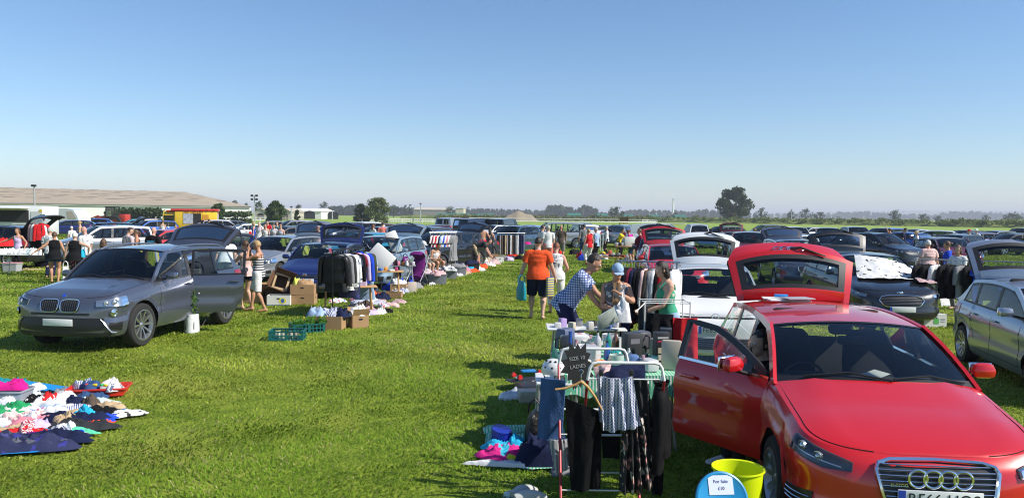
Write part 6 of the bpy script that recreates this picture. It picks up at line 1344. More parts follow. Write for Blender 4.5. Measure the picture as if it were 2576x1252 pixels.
p=GP(765,764); carton('lower cardboard box of the pair beside the white banana box',p,(.58,.40,.25),.05,flaps=False,closed=True); carton('upper cardboard box of the pair, piled with card',(p[0]-.02,p[1],.252),(.58,.40,.25),.1,flaps=False); garment('crumpled brown packing card in the upper box',(p[0],p[1],.46),.42,.28,0,CARD,.14,'packing_card','packing'); garment('yellow and green wrapping in the upper box',(p[0]-.2,p[1]+.02,.46),.2,.2,.4,mat('lime_wrap',(.55,.6,.08),.6),.2,'wrapping','packing')
p=GP(712,758); carton('dark brown slatted crate under the tilted box',(p[0],p[1]-.1,0),(.75,.45,.28),.1,CARDD,False,name='wooden_crate',cat='crate'); T=Matrix.Translation((p[0]+.05,p[1]-.15,.40))@Matrix.Rotation(R(20),4,'Y')@Matrix.Rotation(R(58),4,'X'); carton('empty dark brown box tipped open toward the camera',(0,0,0),(.55,.42,.25),0,CARDD,True,M=T,holes=False)
F_=MB()
for s_ in(-1,1): F_.box((s_*.17,0,.26),(.05,.02,.36)); F_.box((0,0,.26+s_*.18),(.39,.021,.05))
o=F_.build('wooden_picture_mount',mat('pine_frame',(.55,.40,.22),.6)); o.location=(p[0]+.0,p[1]-.4,.30); o.rotation_euler=(R(-18),R(14),.1); tag(o,'pale wooden picture frame leaning in the tipped box','picture')
p=GP(668,762); carton('cardboard box half hidden behind the woman in stripes',(p[0],p[1]+.5,0),(.55,.4,.3),.3); carton('second cardboard box low behind the woman in stripes',(p[0]-.35,p[1]+.1,0),(.5,.38,.24),-.1)
# rail with the black leather jacket
BLK=mat('black_powder_coat',(.015,.015,.017),.4,.3); LEATHER=mat('black_leather',(.006,.006,.007),.4,var=.3,vs=14,bump=.5,bs=30,spec=.4)
at1=clothesrail('black clothes rail carrying the leather jacket',(-3.92,17.0),(-3.50,18.6),1.50,BLK,.42)
GR=[('jacket',LEATHER,.60,.50,'black leather jacket hanging at the front of the clothes rail'),('shirt','dgrey',.8,.46,'dark grey shirt directly behind the leather jacket'),('shirt','grey',.72,.46,'mid grey shirt third on the clothes rail'),('shirt','dgrey',.70,.46,'charcoal shirt fourth on the clothes rail'),('shirt','white',.80,.44,'longer white shirt in the middle of the clothes rail'),('shirt','whitefl',.74,.46,'white shirt with dark flowers on the clothes rail'),('dress','camo',1.0,.40,'long purple and navy dress on the clothes rail'),('shirt','black',.66,.44,'black top between the flowered shirt and the maroon top'),('tee','maroon',.6,.42,'maroon top on the clothes rail'),('shirt','lilac',.78,.44,'lilac and white top on the clothes rail'),('jacket','royal',.70,.50,'bright blue anorak near the far end of the rail'),('jacket','olive',.62,.52,'olive coat at the far end of the rail'),('dress','lblue',1.12,.42,'long pale blue dress trailing from the rail')]
for i,(k_,c_,L_,w_,lab) in enumerate(GR):
    q,rz_=at1((i+.3)/len(GR),-.03); hanging(lab,q,rz_+PI+.12,k_,cl(c_) if isinstance(c_,str) else c_,L_,w_*1.08,th=.045)
# goods beyond the rail
WOOD=mat('pine_trestle',(.46,.27,.11),.7,var=.15,vs=8); GREYM=mat('grey_metal',(.45,.46,.47),.4,.6)
p=GP(812,800); table('low timber trestle left of the clothes rail',(p[0]+.35,p[1]+1.0,0),1.3,.5,.62,.25,WOOD,WOOD,'trestle')
p=GP(955,752); table('timber trestle table of toys behind the clothes rail',(p[0]-.2,p[1]+.6,0),1.5,.6,.72,.12,WOOD,WOOD,'trestle'); tb=(p[0]-.2,p[1]+.6)
for i,(dx,dy,c_,s_,lab) in enumerate(((-.5,0,(.7,.05,.04),(.14,.1,.08),'red toy'),(-.35,.1,(.7,.55,.05),(.1,.1,.1),'yellow toy'),(-.2,-.1,(.05,.3,.1),(.12,.08,.07),'green toy'),(-.05,.08,(.65,.65,.62),(.16,.12,.12),'white box'),(.12,-.06,(.04,.15,.5),(.12,.1,.08),'blue toy'),(.25,.1,(.7,.3,.05),(.1,.1,.1),'orange toy'),(.42,-.08,(.6,.6,.55),(.2,.14,.05),'cream book'),(.55,.08,(.45,.05,.2),(.12,.08,.1),'pink toy'),(-.6,.15,(.6,.5,.4),(.2,.1,.1),'beige toy'))): lump('toy',lab+' on the timber trestle table','toy',(tb[0]+dx,tb[1]+dy,.722),s_,mat('toy_%d'%i,c_,.4),i*.7,.02)
p=GP(985,735); table('grey folding table right of the timber trestle table',(p[0],p[1]+1.2,0),1.1,.55,.72,.1,mat('table_grey',(.2,.2,.2),.6),GREYM); p=(p[0],p[1]+1.2); p_gt=p
bag('black handbag on the grey folding table',(p[0]-.1,p[1],.722),(.42,.2,.24),.1,cl('black')); bag('purple handbag with a looped strap on the grey table',(p[0]+.22,p[1]+.1,.722),(.34,.18,.26),-.3,cl('purple')); carton('white patterned box on the grey folding table',(p[0]-.42,p[1]+.1,.722),(.2,.16,.22),.3,cl('whitefl'),False,closed=True,holes=False); bag('white handbag at the edge of the grey table',(p[0]+.3,p[1]-.18,.722),(.26,.12,.16),.2,cl('white'))
p=GP(975,748); carton('long shallow cardboard box on the grass among spread clothes',p,(.80,.3,.16),-.06,flaps=False,holes=True)
p=GP(1002,733); carton('cardboard box with dark tape under the white cushion',p,(.46,.36,.24),.1,flaps=False); garment('white cushion on the taped cardboard box',(p[0],p[1],.23),.44,.32,.2,cl('white'),.12,'cushion','cushion'); lump('game_box','red and cream boxed game leaning by the taped box','box',(p[0]+.42,p[1]-.12,0),(.26,.04,.30),patmat('game_print','floral',[(.6,.5,.42),(.5,.05,.05),(.6,.55,.5)],8),.2,.004); bag('blue plastic carrier by the boxed game',(p[0]+.35,p[1]+.15,0),(.22,.2,.34),0,cl('royal'))
FOAM=mat('white_foam',(.70,.69,.66),.9,var=.03); 
for k,(px,py,z_,sz,rx,ry,rz_) in enumerate(((968,668,.75,(.60,.12,.80),-30,-48,.25),(1000,662,.72,(.38,.12,1.10),-12,-22,.15))):
    m=MB(); m.box((0,0,sz[2]/2),sz,bev=.05); o=m.build('foam_mattress',FOAM); q=GP(px,py,z_); o.location=(q[0]+.15,q[1],z_); o.rotation_euler=(R(rx),R(ry),rz_); tag(o,['wide white foam block tilted to the left on the pale blue car','tall curved white foam block leaning on the pale blue car'][k],'foam block','foam blocks on the pale blue car')
# purple pushchair, blue trolley
def pushchair(label,p,rz,m_):
    root=thing('pushchair',label,'pushchair',p,rz); m=MB(); loft(m,[(.1,0,.28),(-.08,0,.34),(-.22,0,.75),(-.26,0,.98)],[(.20,.07),(.21,.08),(.21,.07),(.17,.05)],n=14); m.build('seat',m_,root)
    m=MB(); loft(m,[(-.2,0,.92),(-.05,0,1.05),(.12,0,1.0)],[(.22,.05),(.23,.06),(.20,.03)],n=12); m.build('hood',m_,root)
    for s_ in(-1,1): m=MB(); m.tube([(-.45,s_*.24,1.0),(-.1,s_*.24,.5),(.35,s_*.24,.1)],.012,6); m.tube([(-.35,s_*.24,.1),(.05,s_*.24,.55)],.012,6); m.build('frame',GREYM,root)
    for x,s_ in((.35,1),(.35,-1),(-.35,1),(-.35,-1)): m=MB(); m.lathe([(.05,-.02),(.09,-.02),(.10,0),(.09,.02),(.05,.02)],(x,s_*.24,.10),'y',16); m.build('wheel',BLACK,root)
    return root
p=GP(1044,722); pushchair('purple pushchair seat standing on the grass',(p[0],p[1]+.4,0),-PI/2-.3,cl('purple')); pushchair('violet folded pushchair under a white blanket',(p[0]-.55,p[1]+1.3,0),-PI/2,cl('violet')); garment('white baby blanket on the violet pushchair',(p[0]-.5,p[1]+1.15,.86),.5,.35,0,cl('white'),.08,'blanket','blanket'); bag('turquoise and blue trolley bag before the violet pushchair',(p[0]-.5,p[1]+.2,0),(.3,.22,.5),.2,cl('royal')); bag('white shopping bag beside the trolley bag',(p[0]-.85,p[1]+.25,.0),(.3,.22,.45),.2,cl('white'))
# clothes on the grass to the right of the boxes
for i,(px,py,c_,w_,lab) in enumerate(((915,778,'redstripe',.7,'red and white striped dress on the grass by the rail foot'),(940,765,'stripe',.7,'large blue striped dress on the grass'),(965,772,'multi',.5,'patterned top on the grass before the long shallow box'),(985,770,'ltpink',.5,'pale pink top on the grass before the long shallow box'),(930,790,'lilac',.5,'lilac blouse on the grass by the rail foot'),(958,788,'white',.4,'white vest at the near edge of the spread clothes'),(975,785,'black',.35,'black slippers at the near edge of the spread clothes'),(905,750,'cyan',.4,'bright blue cloth under the timber trestle table'),(935,748,'white',.4,'white cloth under the timber trestle table'),(955,744,'royal',.35,'blue bag-like cloth under the grey folding table'),(1000,762,'redstripe',.4,'red striped towel beside the long shallow box'),(820,815,'black',.4,'black and white trainers left of the long open box'),(835,795,'white',.5,'white cloth heap under the clothes rail'),(862,790,'navy',.5,'navy cloth heap under the clothes rail'),(893,800,'lblue',.5,'pale blue dress hem lying under the clothes rail'),(850,760,'multi',.5,'printed bedding under the low timber trestle'))): garment(lab,GP(px,py),w_,w_*.55,i*.9,cl(c_),.09)
# grey crates heaped with clothes, then the long spread of baby clothes
GREYC=mat('grey_clear_plastic',(.16,.17,.20),.25,var=.2)
crates=[(1072,712),(1100,714),(1128,700),(1152,692),(1186,682)]
for i,(px,py) in enumerate(crates):
    p=GP(px,py); storagebox(['nearest grey storage box by the purple pushchair','second grey storage box of baby clothes','third grey storage box of baby clothes','fourth grey storage box of baby clothes','farthest grey storage box, black sided'][i],p,(.62,.42,.33),.15,GREYC if i<4 else BLACK); garment(['pink and white','red spotted','white','grey','navy'][i]+' baby clothes heaped in the '+['nearest','second','third','fourth','farthest'][i]+' grey storage box',(p[0],p[1],.29),.62,.42,i,cl(['pstripe','redstripe','whitefl','grey','navy'][i]),.15)
CC=['white','ltpink','multi','navy','redstripe','white','grey','stripe','lilac','white','red','whitefl','black','pale','pink','beige','white','royal','cyan','orange','green','brown']
NMs=['white','pale pink','multicoloured','navy','red striped','cream white','grey','blue striped','lilac','plain white','red','flower printed','black','pale mint','pink','beige','folded white','royal blue','turquoise','orange','green','brown']
k=0
for (x0,y0,x1,y1,n,wh) in ((1080,690,1140,682,13,'behind the grey storage boxes'),(1095,678,1170,668,18,'on the long sheet by the seated men'),(1140,690,1200,676,14,'on the grass right of the storage boxes'),(1170,668,1240,655,17,'near the bending man'),(1200,672,1262,656,11,'at the far right end of the spread'),(1265,652,1315,648,6,'under the rail of trousers')):
    for i in range(n):
        u=(i+.5)/n; px=lerp(x0,x1,u)+7*math.sin(k*2.3); py=lerp(y0,y1,u)+5*math.cos(k*1.7); garment(NMs[k%22]+' garment '+wh+(' nearer the aisle' if k//22%2 else '') ,GP(px,py),.58+.15*math.sin(k),.46,k,cl(CC[k%22]),.15+.05*math.sin(k*3),n=14); k+=1
carton('cardboard box at the far end of the spread of clothes',GP(1242,657),(.5,.4,.35),.1,flaps=False); carton('white boxes stacked beside the far cardboard box',GP(1256,660),(.4,.35,.25),.2,CARDW,False,closed=True); storagebox('blue plastic tray near the bending man',GP(1222,668),(.6,.4,.12),.1,mat('blue_plastic',(.02,.12,.5),.4)); garment('green cuddly toy on the spread near the bending man',GP(1187,668),.4,.3,0,cl('green'),.3,'soft_toy','toy')
# dog cage, camp chairs
p=GP(1098,668); cg=thing('wire_cage','wire pet cage behind the seated men','cage',(p[0]+.2,p[1]+2,0))
m=MB(); 
for x in np.linspace(-.4,.4,9): m.tube([(x,-.25,0),(x,-.25,.55),(x,.25,.55)],.006,4)
for z_ in np.linspace(.02,.55,6): m.tube([(-.4,-.25,z_),(.4,-.25,z_)],.006,4)
m.build('wire_panel',GREYM,cg); m=MB(); m.box((0,0,.03),(.8,.5,.05)); m.build('base_tray',BLACK,cg)
def campchair(label,p,rz,m_):
    root=thing('camping_chair',label,'chair',p,rz,'camping chairs'); m=MB(); m.box((.0,0,.42),(.46,.48,.02),bev=.008); m.build('seat',m_,root); m=MB(); m.box((0,0,.22),(.02,.46,.44),Matrix.Translation((-.24,0,.42))@Matrix.Rotation(R(-14),4,'Y'),bev=.008); m.build('backrest',m_,root)
    for sx in(-1,1):
        for sy in(-1,1): m=MB(); m.tube([(sx*.22,sy*.24,.42),(-sx*.22,sy*.24,.0)],.011,5); m.build('leg',GREYM,root)
    return root
def crail2():
    a=clothesrail('clothes rail crowded with baby clothes before the black people carrier',(-3.05,29),(-2.15,29.6),1.62,GREYM,.3)
    cs=['black','white','maroon','white','red','white','navy','lblue','white','royal','white','pink','white','grey','grey','grey']
    for i,c_ in enumerate(cs): q,rz_=a((i+.5)/len(cs),-.02); hanging(['black','white','maroon','cream','red','bright white','navy','pale blue','clean white','royal blue','soft white','pink','plain white','grey','long grey','last grey'][i]+' baby garment, number %s along the rail'%(['one','two','three','four','five','six','seven','eight','nine','ten','eleven','twelve','thirteen','fourteen','fifteen','sixteen'][i]),q,rz_-.9,'tee' if i<13 else 'dress',cl(c_),.42 if i<13 else .95,.34,n=10)
crail2()
def crail3():
    a=clothesrail('clothes rail of trousers in front of the slate blue crossover',(-.75,41),(.65,41.6),1.35,GREYM,.4)
    cs=['black','grey','brown','black','beige','grey','black','white','brown','black','grey','white','navy','navy','camo']
    for i,c_ in enumerate(cs): q,rz_=a((i+.5)/len(cs),-.02); hanging('%s pair of trousers on the far rail, %s from the left'%({'camo':'patterned navy'}.get(c_,c_),['first','second','third','fourth','fifth','sixth','seventh','eighth','ninth','tenth','eleventh','twelfth','thirteenth','fourteenth','fifteenth'][i]),q,rz_-.6,'trousers',cl(c_),1.0,.42,n=10)
crail3()
p=GP(1240,640); table('small white table left of the rail of trousers',(p[0],p[1]+2,0),1.3,.6,.74,0,WHITEP,GREYM); lump('white_box','white box on the small white table','box',(p[0]-.2,p[1]+2,.745),(.35,.3,.3),CARDW,.1); lump('fan_box','turquoise toy on the small white table','toy',(p[0]+.15,p[1]+1.9,.745),(.2,.2,.15),mat('turq',(.05,.4,.5),.4),.1)
p=GP(1340,642); table('low grey table right of the rail of trousers',(p[0],p[1]+1,0),1.2,.6,.6,0,mat('table_grey',(.2,.2,.2),.6),GREYM); garment('pink rucksack on the low grey table',(p[0]-.3,p[1]+1,.6),.4,.3,0,cl('magenta'),.12)
# ---- right aisle tables
p=GP(1532,672); table('low timber table covered with dark shoes and bric-a-brac',(p[0],p[1]+.6,0),1.5,.8,.45,.05,WOOD,WOOD,'trestle')
for i in range(16):
    x,y=-.65+.087*i,-.28+.28*(i%3); lump(['black_shoe','toy_car','saucepan','lamp_base'][i%4],['scuffed black','shiny black','dull grey','small white','dark brown','matt black','silver','red','charcoal','dark blue','cream','glossy dark','dented grey','worn brown','pale','bright'][i]+' '+['shoe','toy car','saucepan','lamp base'][i%4]+' on the low timber table','bric-a-brac',(p[0]+x,p[1]+.6+y,.452),(.24,.12,.09+.03*(i%3)),mat('bric_%d'%(i%8),[(.01,.01,.012),(.015,.015,.02),(.1,.1,.1),(.6,.6,.6),(.05,.03,.02),(.012,.012,.012),(.4,.4,.4),(.4,.03,.02)][i%8],.5),i,.03)
lump('yellow_toy','bright yellow toy at the back of the low timber table','toy',(p[0]-.15,p[1]+.95,.452),(.2,.18,.2),mat('yel',(.75,.6,.02),.5),0,.06); lump('red_tub','red and white tub at the back of the low timber table','tub',(p[0]+.15,p[1]+.95,.452),(.16,.16,.28),mat('redw',(.6,.1,.06),.4),0,.05)
p=GP(1590,668); table('tall timber trestle table beside the low dark table',(p[0]-.1,p[1]+1.5,0),1.1,.6,.85,.1,WOOD,WOOD,'trestle'); lump('white_display_board','white framed board on the tall trestle table','board',(p[0]+.1,p[1]+1.4,.855),(.52,.05,.45),CARDW,.1,.01)
for i,(dx,c_) in enumerate(((-.45,(.5,.5,.5)),(-.3,(.05,.05,.05)),(-.15,(.55,.55,.5)),(-.38,(.2,.2,.22)))): lump('kitchen_pot',['silver','black','white','dark'][i]+' kitchen pot on the tall trestle table','pot',(p[0]-.1+dx,p[1]+1.45+.15*(i%2),.852),(.16,.16,.18),mat('pot_%d'%i,c_,.3,.5),i,.04)
for i,(px,py,c_,w_,lab) in enumerate(((1398,640,'red',.7,'red children\'s ride-on toy behind the man in white'),(1445,640,'black',.9,'black pushchair parts beside the silver pickup'),(1460,650,'red',.6,'red plastic toys on the grass by the pushchair parts'),(1466,655,'royal',.5,'blue toy wheels on the grass by the red toys'),(1355,640,'black',.8,'black bags before the open door of the silver pickup'),(1520,652,'white',.6,'white papers on the grass beyond the low timber table'),(1500,668,'beige',.5,'wicker basket beside the low timber table'),(1585,655,'grey',.7,'grey heap of clothes under the tall trestle table'),(1570,690,'white',.4,'white bag on the grass before the low timber table'))): garment(lab,GP(px,py),w_,w_*.6,i,cl(c_),.28)
garment('pink and white clothes heaped in the open door of the silver pickup',(XY(1340,53)[0],53,.75),1.1,.6,0,cl('multi'),.3)
# ---- far right stalls
a=clothesrail('clothes rail of dark garments by the charcoal hatchback',(XY(2018,33)[0],33),(XY(2062,33)[0],33.3),1.55,GREYM,.3)
for i in range(9): q,rz_=a((i+.5)/9,-.02); hanging(['leftmost','second','third','fourth','middle','sixth','seventh','eighth','rightmost'][i]+' dark coat on the rail by the charcoal hatchback',q,rz_-.4,'shirt',cl(['black','black','olive','black','grey','black','yellow','black','white'][i]),.85,.4,n=10)
a=clothesrail('long clothes rail of black clothes between the black estate and the silver hatchback',(9.0,17.3),(11.3,16.2),1.42,GREYM,.4)
for i in range(16):
    q,rz_=a((i+.5)/16,-.02); hanging(['first','second','third','fourth','fifth','sixth','seventh','eighth','ninth','tenth','eleventh','twelfth','thirteenth','fourteenth','fifteenth','sixteenth'][i]+' from the left on the long rail, '+['black coat','black blouse','white edged top','black dress','black jacket','grey top','black tunic','blue satin dress','black skirt suit','black cardigan','blue shirt dress','dark coat','white vest','black coat','grey cardigan','black blouse'][i],q,rz_-.5,'shirt' if i not in(7,10) else 'dress',cl(['black','black','white','black','black','grey','black','royal','black','black','royal','navy','white','black','grey','black'][i]),.72 if i not in(7,10) else 1.15,.42,sleeve=.3)
LOGO=carton('white box with a green logo on the grass before the black estate',GP(2341,820),(.50,.34,.28),.05,CARDW,False,closed=True); m=MB(); m.box((.02,-.173,.13),(.11,.003,.11)); m.build('green_logo',mat('green_ink',(.10,.42,.10),.6),LOGO); m=MB(); m.box((.16,-.173,.17),(.1,.002,.02)); m.box((.16,-.173,.12),(.1,.002,.01)); m.build('printed_lines',mat('grey_ink',(.25,.25,.25),.7),LOGO)
ff=thing('framed_picture','silver framed picture leaning before the long clothes rail','picture',GP(2385,770)); ff.rotation_euler=(R(-15),0,.35); m=MB()
for s_ in(-1,1): m.box((s_*.22,0,.32),(.06,.03,.66)); m.box((0,0,.32+s_*.30),(.38,.031,.06))
m.build('frame',mat('silver_frame',(.55,.54,.5),.4,.3),ff); m=MB(); m.box((0,.008,.32),(.39,.008,.55)); m.build('print',cl('scribble'),ff)
# patterned sheet over the black estate's bonnet
def sheet_on_car():
    c=Car('ford'); M=Matrix.Translation((8.42,18.5,0))@Matrix.Rotation(R(263.5),4,'Z'); m=MB(); rows=[]
    def top(x,y):
        v=max(-1,min(1,y/.78)); k_=1-abs(v)**2.2
        if x>c.xc+.17*k_: return c.ztop(x)+(.035+.055*min(1,(c.xf-x)/(c.xf-c.xc)))*k_
        r_=max(0,min(1.3,(c.xc+.2*k_-x)/(c.xc-c.xt+.13*k_))); return lerp(c.hc,c.zt,min(r_,1))+.05*k_+.02
    for i in range(31):
        u=i/30; row=[]
        for j in range(37):
            v=j/36; x=lerp(1.55-.35*abs(v-.35),.35+.35*v,u); y=lerp(-.62+.25*u,1.02-.1*u,v); z_=top(x,y)+.035+.035*abs(noise.noise(Vector((x*6,y*6,3))))+.03*noise.noise(Vector((x*2,y*3,9)))
            if y>.80: z_-=(y-.80)*1.0
            row.append(M@Vector((x,y,z_)))
        rows.append(row)
    m.grid(rows); tag(m.build('bed_sheet',cl('scribble'),sharp=0),'white sheet with black scrolls draped over the black estate bonnet','sheet')
    m=MB(); rows=[]
    for i in range(13):
        for_=i/12; rows.append([M@Vector((lerp(1.75,1.05,for_)+.03*math.sin(j),lerp(.55,.92,j/9)+.08*for_,top(lerp(1.75,1.05,for_),lerp(.55,.85,j/9))+.06+.05*abs(noise.noise(Vector((i*.7,j*.8,1)))))) for j in range(10)])
    m.grid(rows); tag(m.build('striped_top',cl('redstripe'),sharp=0),'red and white striped top on the right of the black bonnet','clothing')
sheet_on_car()
p=(XY(2215,22)[0],21.5,0); table('white table of lamps behind the black estate',p,2.2,.7,.78,-.1,WHITEP,GREYM)
for i in range(7): lump('ornament',['white','silver','cream','pale blue','grey','frosted','small'][i]+' ornament on the white table behind the black estate','ornament',(p[0]-.9+.3*i,p[1]+.1*math.sin(i*2),.785),(.14,.12,.12+.06*(i%3)),mat('orn_%d'%i,(.6-.05*i,.6-.04*i,.6),.3),i,.04)
# ---- far left stall
p=(XY(72,27.5)[0],27.5,0); table('white folding table heaped with white clothes at the far left',p,1.9,.7,.74,.05,WHITEP,GREYM)
for i in range(8): garment(['crumpled white','zebra striped','white cotton','pale yellow edged','cream','white frilled','off white','spotted white'][i]+' garment on the far left folding table',(p[0]-.8+.22*i,p[1]+.06*math.sin(i),.745),.42,.5,i,cl(['white','scribble','white','white','pale','white','white','whitefl'][i]),.17)
storagebox('grey storage box with a pink lid below the far left table',GP(31,683),(.55,.4,.32),.05,mat('clear_grey_plastic',(.38,.39,.42),.3),mat('pink_lid',(.6,.3,.32),.5)); garment('white sheet on the grass by the far left table',GP(80,678),1.0,.4,0,cl('beige'),.04); garment('black and white bag heap right of the far left table',GP(118,672),.9,.5,0,cl('black'),.25)
for i,(x,c_) in enumerate(((88,'redstripe'),(97,'white'),(104,'red'))): hanging(['red striped','white striped','dark red'][i]+' jacket hanging from the raised black tailgate',(XY(x,30.5)[0],30.5,1.85),.3*i,'jacket',cl(c_),.62,.4)
garment('bright red coat spread on the black car at the far left',(XY(8,30.2)[0],30.2,.9),.8,1.0,.3,cl('red'),.25)
# ---- things on the red hatchback roof
aM=audi_root.matrix_world if False else (Matrix.Translation(audi_root.location)@Matrix.Rotation(audi_root.rotation_euler.z,4,'Z'))
def onroof(x,y): return audi_c.rail(x)+audi_c.crown*(1-abs(y/.55)**2.2)
for i,(x,y,sz,m_,lab,dz,rz_) in enumerate(((-1.13,-.20,(.30,.42,.016),CARDW,'white notepad on the red roof',.012,.1),(-1.02,-.12,(.21,.30,.012),mat('grey_cover',(.3,.3,.34),.5),'smaller grey book on the white notepad',.03,.3),(-1.2,-.28,(.21,.30,.010),CARDW,'white pad at the left on the red roof',.03,-.1))):
    q=aM@Vector((x,y,onroof(x,y)+dz)); lump('notepad',lab,'notepad',q,sz,m_,audi_root.rotation_euler.z+rz_,.003)
q=aM@Vector((-1.2,-.24,onroof(-1.2,-.24)+.045)); lump('eraser','blue sponge eraser on the white pad on the red roof','eraser',q,(.05,.14,.03),mat('blue_sponge',(.02,.22,.62),.6),audi_root.rotation_euler.z,.008)
# ================================================================ the near stall
FX=lambda px,d:(px-1288)/FPX*d
def ZZ(py,d,px=1500): return atd(px,py,d).z
# airer
REDM=mat('red_powder_coat',(.33,.02,.03),.4,.2); AIR=thing('clothes_airer','white topped folding clothes airer with red legs hung with black trousers and floral dress','clothes airer',(.85,6.35,0))
def airer():
    w0,w1=-.27,.30; zt=1.14
    for k,(yt,yb,xo) in enumerate(((-.22,.30,.05),(.42,-.25,-.14))):
        a,b=w0+xo,w1+xo; m=MB(); m.tube([(a-.02,yt,zt-.14),(a,yt,zt-.04),(a+.02,yt,zt-.01),(a+.06,yt,zt),(b-.06,yt,zt),(b-.02,yt,zt-.01),(b,yt,zt-.04),(b+.02,yt,zt-.14)],.0125,8); m.build('top_bar',WHITEP,AIR)
        m=MB()
        for s_,x in ((-1,a-.02),(1,b+.02)): m.tube([(x,yt,zt-.14),(x+.01*s_,yb,.0)],.0115,8)
        m.build('leg',REDM,AIR)
        m=MB(); 
        for z_ in (zt-.13,.66,.48,.10): u=(zt-.14-z_)/(zt-.14); y=lerp(yt,yb,max(0,u)); m.tube([(a-.02,y,z_),(b+.02,y,z_)],.006 if z_!=.66 else .011,6)
        m.build('cross_bar',WHITEP,AIR)
airer()
def flatcloth(label,name,P,m_,th=.035,fold=.5,nx=14,ny=16,wav=3.0,cat='clothing',hem=0,seed=None):
    """hanging cloth spanned between four corners (top left, top right, bottom right, bottom left) with vertical folds"""
    SEED[0]+=1; sd=seed or SEED[0]; P=[Vector(p) for p in P]; n=((P[1]-P[0]).cross(P[3]-P[0])).normalized(); mb=MB(); rows=[];back=[]
    for i in range(ny+1):
        v=i/ny; row=[]
        for j in range(nx+1):
            u=j/nx; p=P[0].lerp(P[1],u).lerp(P[3].lerp(P[2],u),v); f=math.sin(u*PI*2*wav+sd+v*.8)*(.25+.75*v)*fold+noise.noise(Vector((u*4,v*5,sd)))*.7*fold+noise.noise(Vector((u*9,v*11,sd)))*.25*fold
            e=noise.noise(Vector((u*3,sd,0)))*.02*v
            row.append(p+n*f*th+(P[3]-P[0]).normalized()*(e+hem*math.sin(u*PI)))
        rows.append(row); back.append([p-n*(.012+th*.5*math.sin(PI*j/nx)) for j,p in enumerate(row)])
    mb.grid(rows); mb.grid(back,flip=True); mb.grid([rows[0],back[0]],flip=True); mb.grid([rows[-1],back[-1]]); mb.grid([[r[0] for r in rows],[r[0] for r in back]]); mb.grid([[r[-1] for r in rows],[r[-1] for r in back]],flip=True)
    # the piece hangs at its own origin
    c=P[0].lerp(P[1],.5); mb.v=[tuple(Vector(v)-c) for v in mb.v]; o=mb.build(name,m_,None,sharp=60); o.location=c; return tag(o,label,cat,'clothes on the folding airer')
def Q(px,py,d): return tuple(atd(px,py,d))
flatcloth('long black trousers folded over the wooden hanger on the airer','trousers',[Q(1421,1000,6.0),Q(1500,1030,6.0),Q(1482,1232,6.02),Q(1436,1232,6.02)],mat('black_crepe',(.004,.004,.005),.95,bump=.3,bs=40,spec=.2),.025,.6,wav=1.0)
flatcloth('second leg of black trousers seen behind the long black trousers','trousers',[Q(1490,1025,6.12),Q(1515,1040,6.12),Q(1508,1222,6.12),Q(1478,1230,6.12)],mat('black_crepe',(.004,.004,.005),.95,bump=.3,bs=40,spec=.2),.02,.5,wav=.6)
flatcloth('faded blue jeans folded over the left end of the airer','jeans',[Q(1362,950,6.55),Q(1424,955,6.45),Q(1412,1108,6.5),Q(1352,1098,6.55)],mat('mid_blue_denim',(.035,.09,.24),.85,var=.35,vs=14,bump=.3,bs=60),.03,.5,wav=.8)
flatcloth('white and navy pinstriped trousers hanging under the jeans','trousers',[Q(1380,1103,6.5),Q(1416,1106,6.5),Q(1430,1176,6.5),Q(1398,1196,6.5)],cl('pinstripe'),.02,.6,wav=1.2)
flatcloth('second pinstriped trouser leg beside the long black trousers','trousers',[Q(1412,1104,6.6),Q(1432,1104,6.6),Q(1436,1166,6.6),Q(1414,1168,6.6)],cl('pinstripe'),.02,.6,wav=.8)
flatcloth('blue and white printed blouse clipped to the front bar of the airer','blouse',[Q(1508,944,6.02),Q(1592,946,6.02),Q(1612,1070,6.0),Q(1516,1080,6.0)],cl('geo'),.035,.9,nx=22,wav=3.6,hem=.02)
flatcloth('paler sleeve of the printed blouse on the left side','blouse',[Q(1502,950,6.10),Q(1524,946,6.08),Q(1530,1060,6.06),Q(1508,1058,6.08)],cl('geo'),.02,.6,wav=1.0)
flatcloth('black floral dress with pink roses hanging below the blouse','dress',[Q(1566,1060,6.08),Q(1618,1050,6.08),Q(1642,1225,6.1),Q(1558,1236,6.1)],cl('floral'),.05,1.0,nx=24,wav=4.2,hem=.01)
flatcloth('upper part of the rose print dress beside the black jacket','dress',[Q(1594,946,6.18),Q(1632,958,6.2),Q(1650,1200,6.22),Q(1606,1080,6.2)],cl('floral'),.03,.9,nx=16,wav=2)
jk=hanging('black bomber jacket with ribbed cuffs at the right end of the airer',Q(1664,940,6.3),1.35,'jacket',mat('black_nylon',(.004,.004,.005),.8,bump=.8,bs=9,spec=.2),.56,.27,sleeve=.5,th=.07)
flatcloth('long black coat hanging low under the bomber jacket','coat',[Q(1622,1085,6.36),Q(1672,1090,6.36),Q(1668,1240,6.36),Q(1640,1246,6.36)],cl('black'),.03,.8,wav=1.5)
flatcloth('black dress hanging at the back between the trousers and the roses','dress',[Q(1512,1080,6.62),Q(1560,1078,6.62),Q(1558,1150,6.62),Q(1516,1150,6.62)],cl('black'),.02,.5,wav=1)
flatcloth('short dark floral top low behind the trousers','blouse',[Q(1492,1150,6.4),Q(1512,1150,6.4),Q(1510,1226,6.4),Q(1490,1228,6.4)],cl('floral'),.02,.6,wav=1)
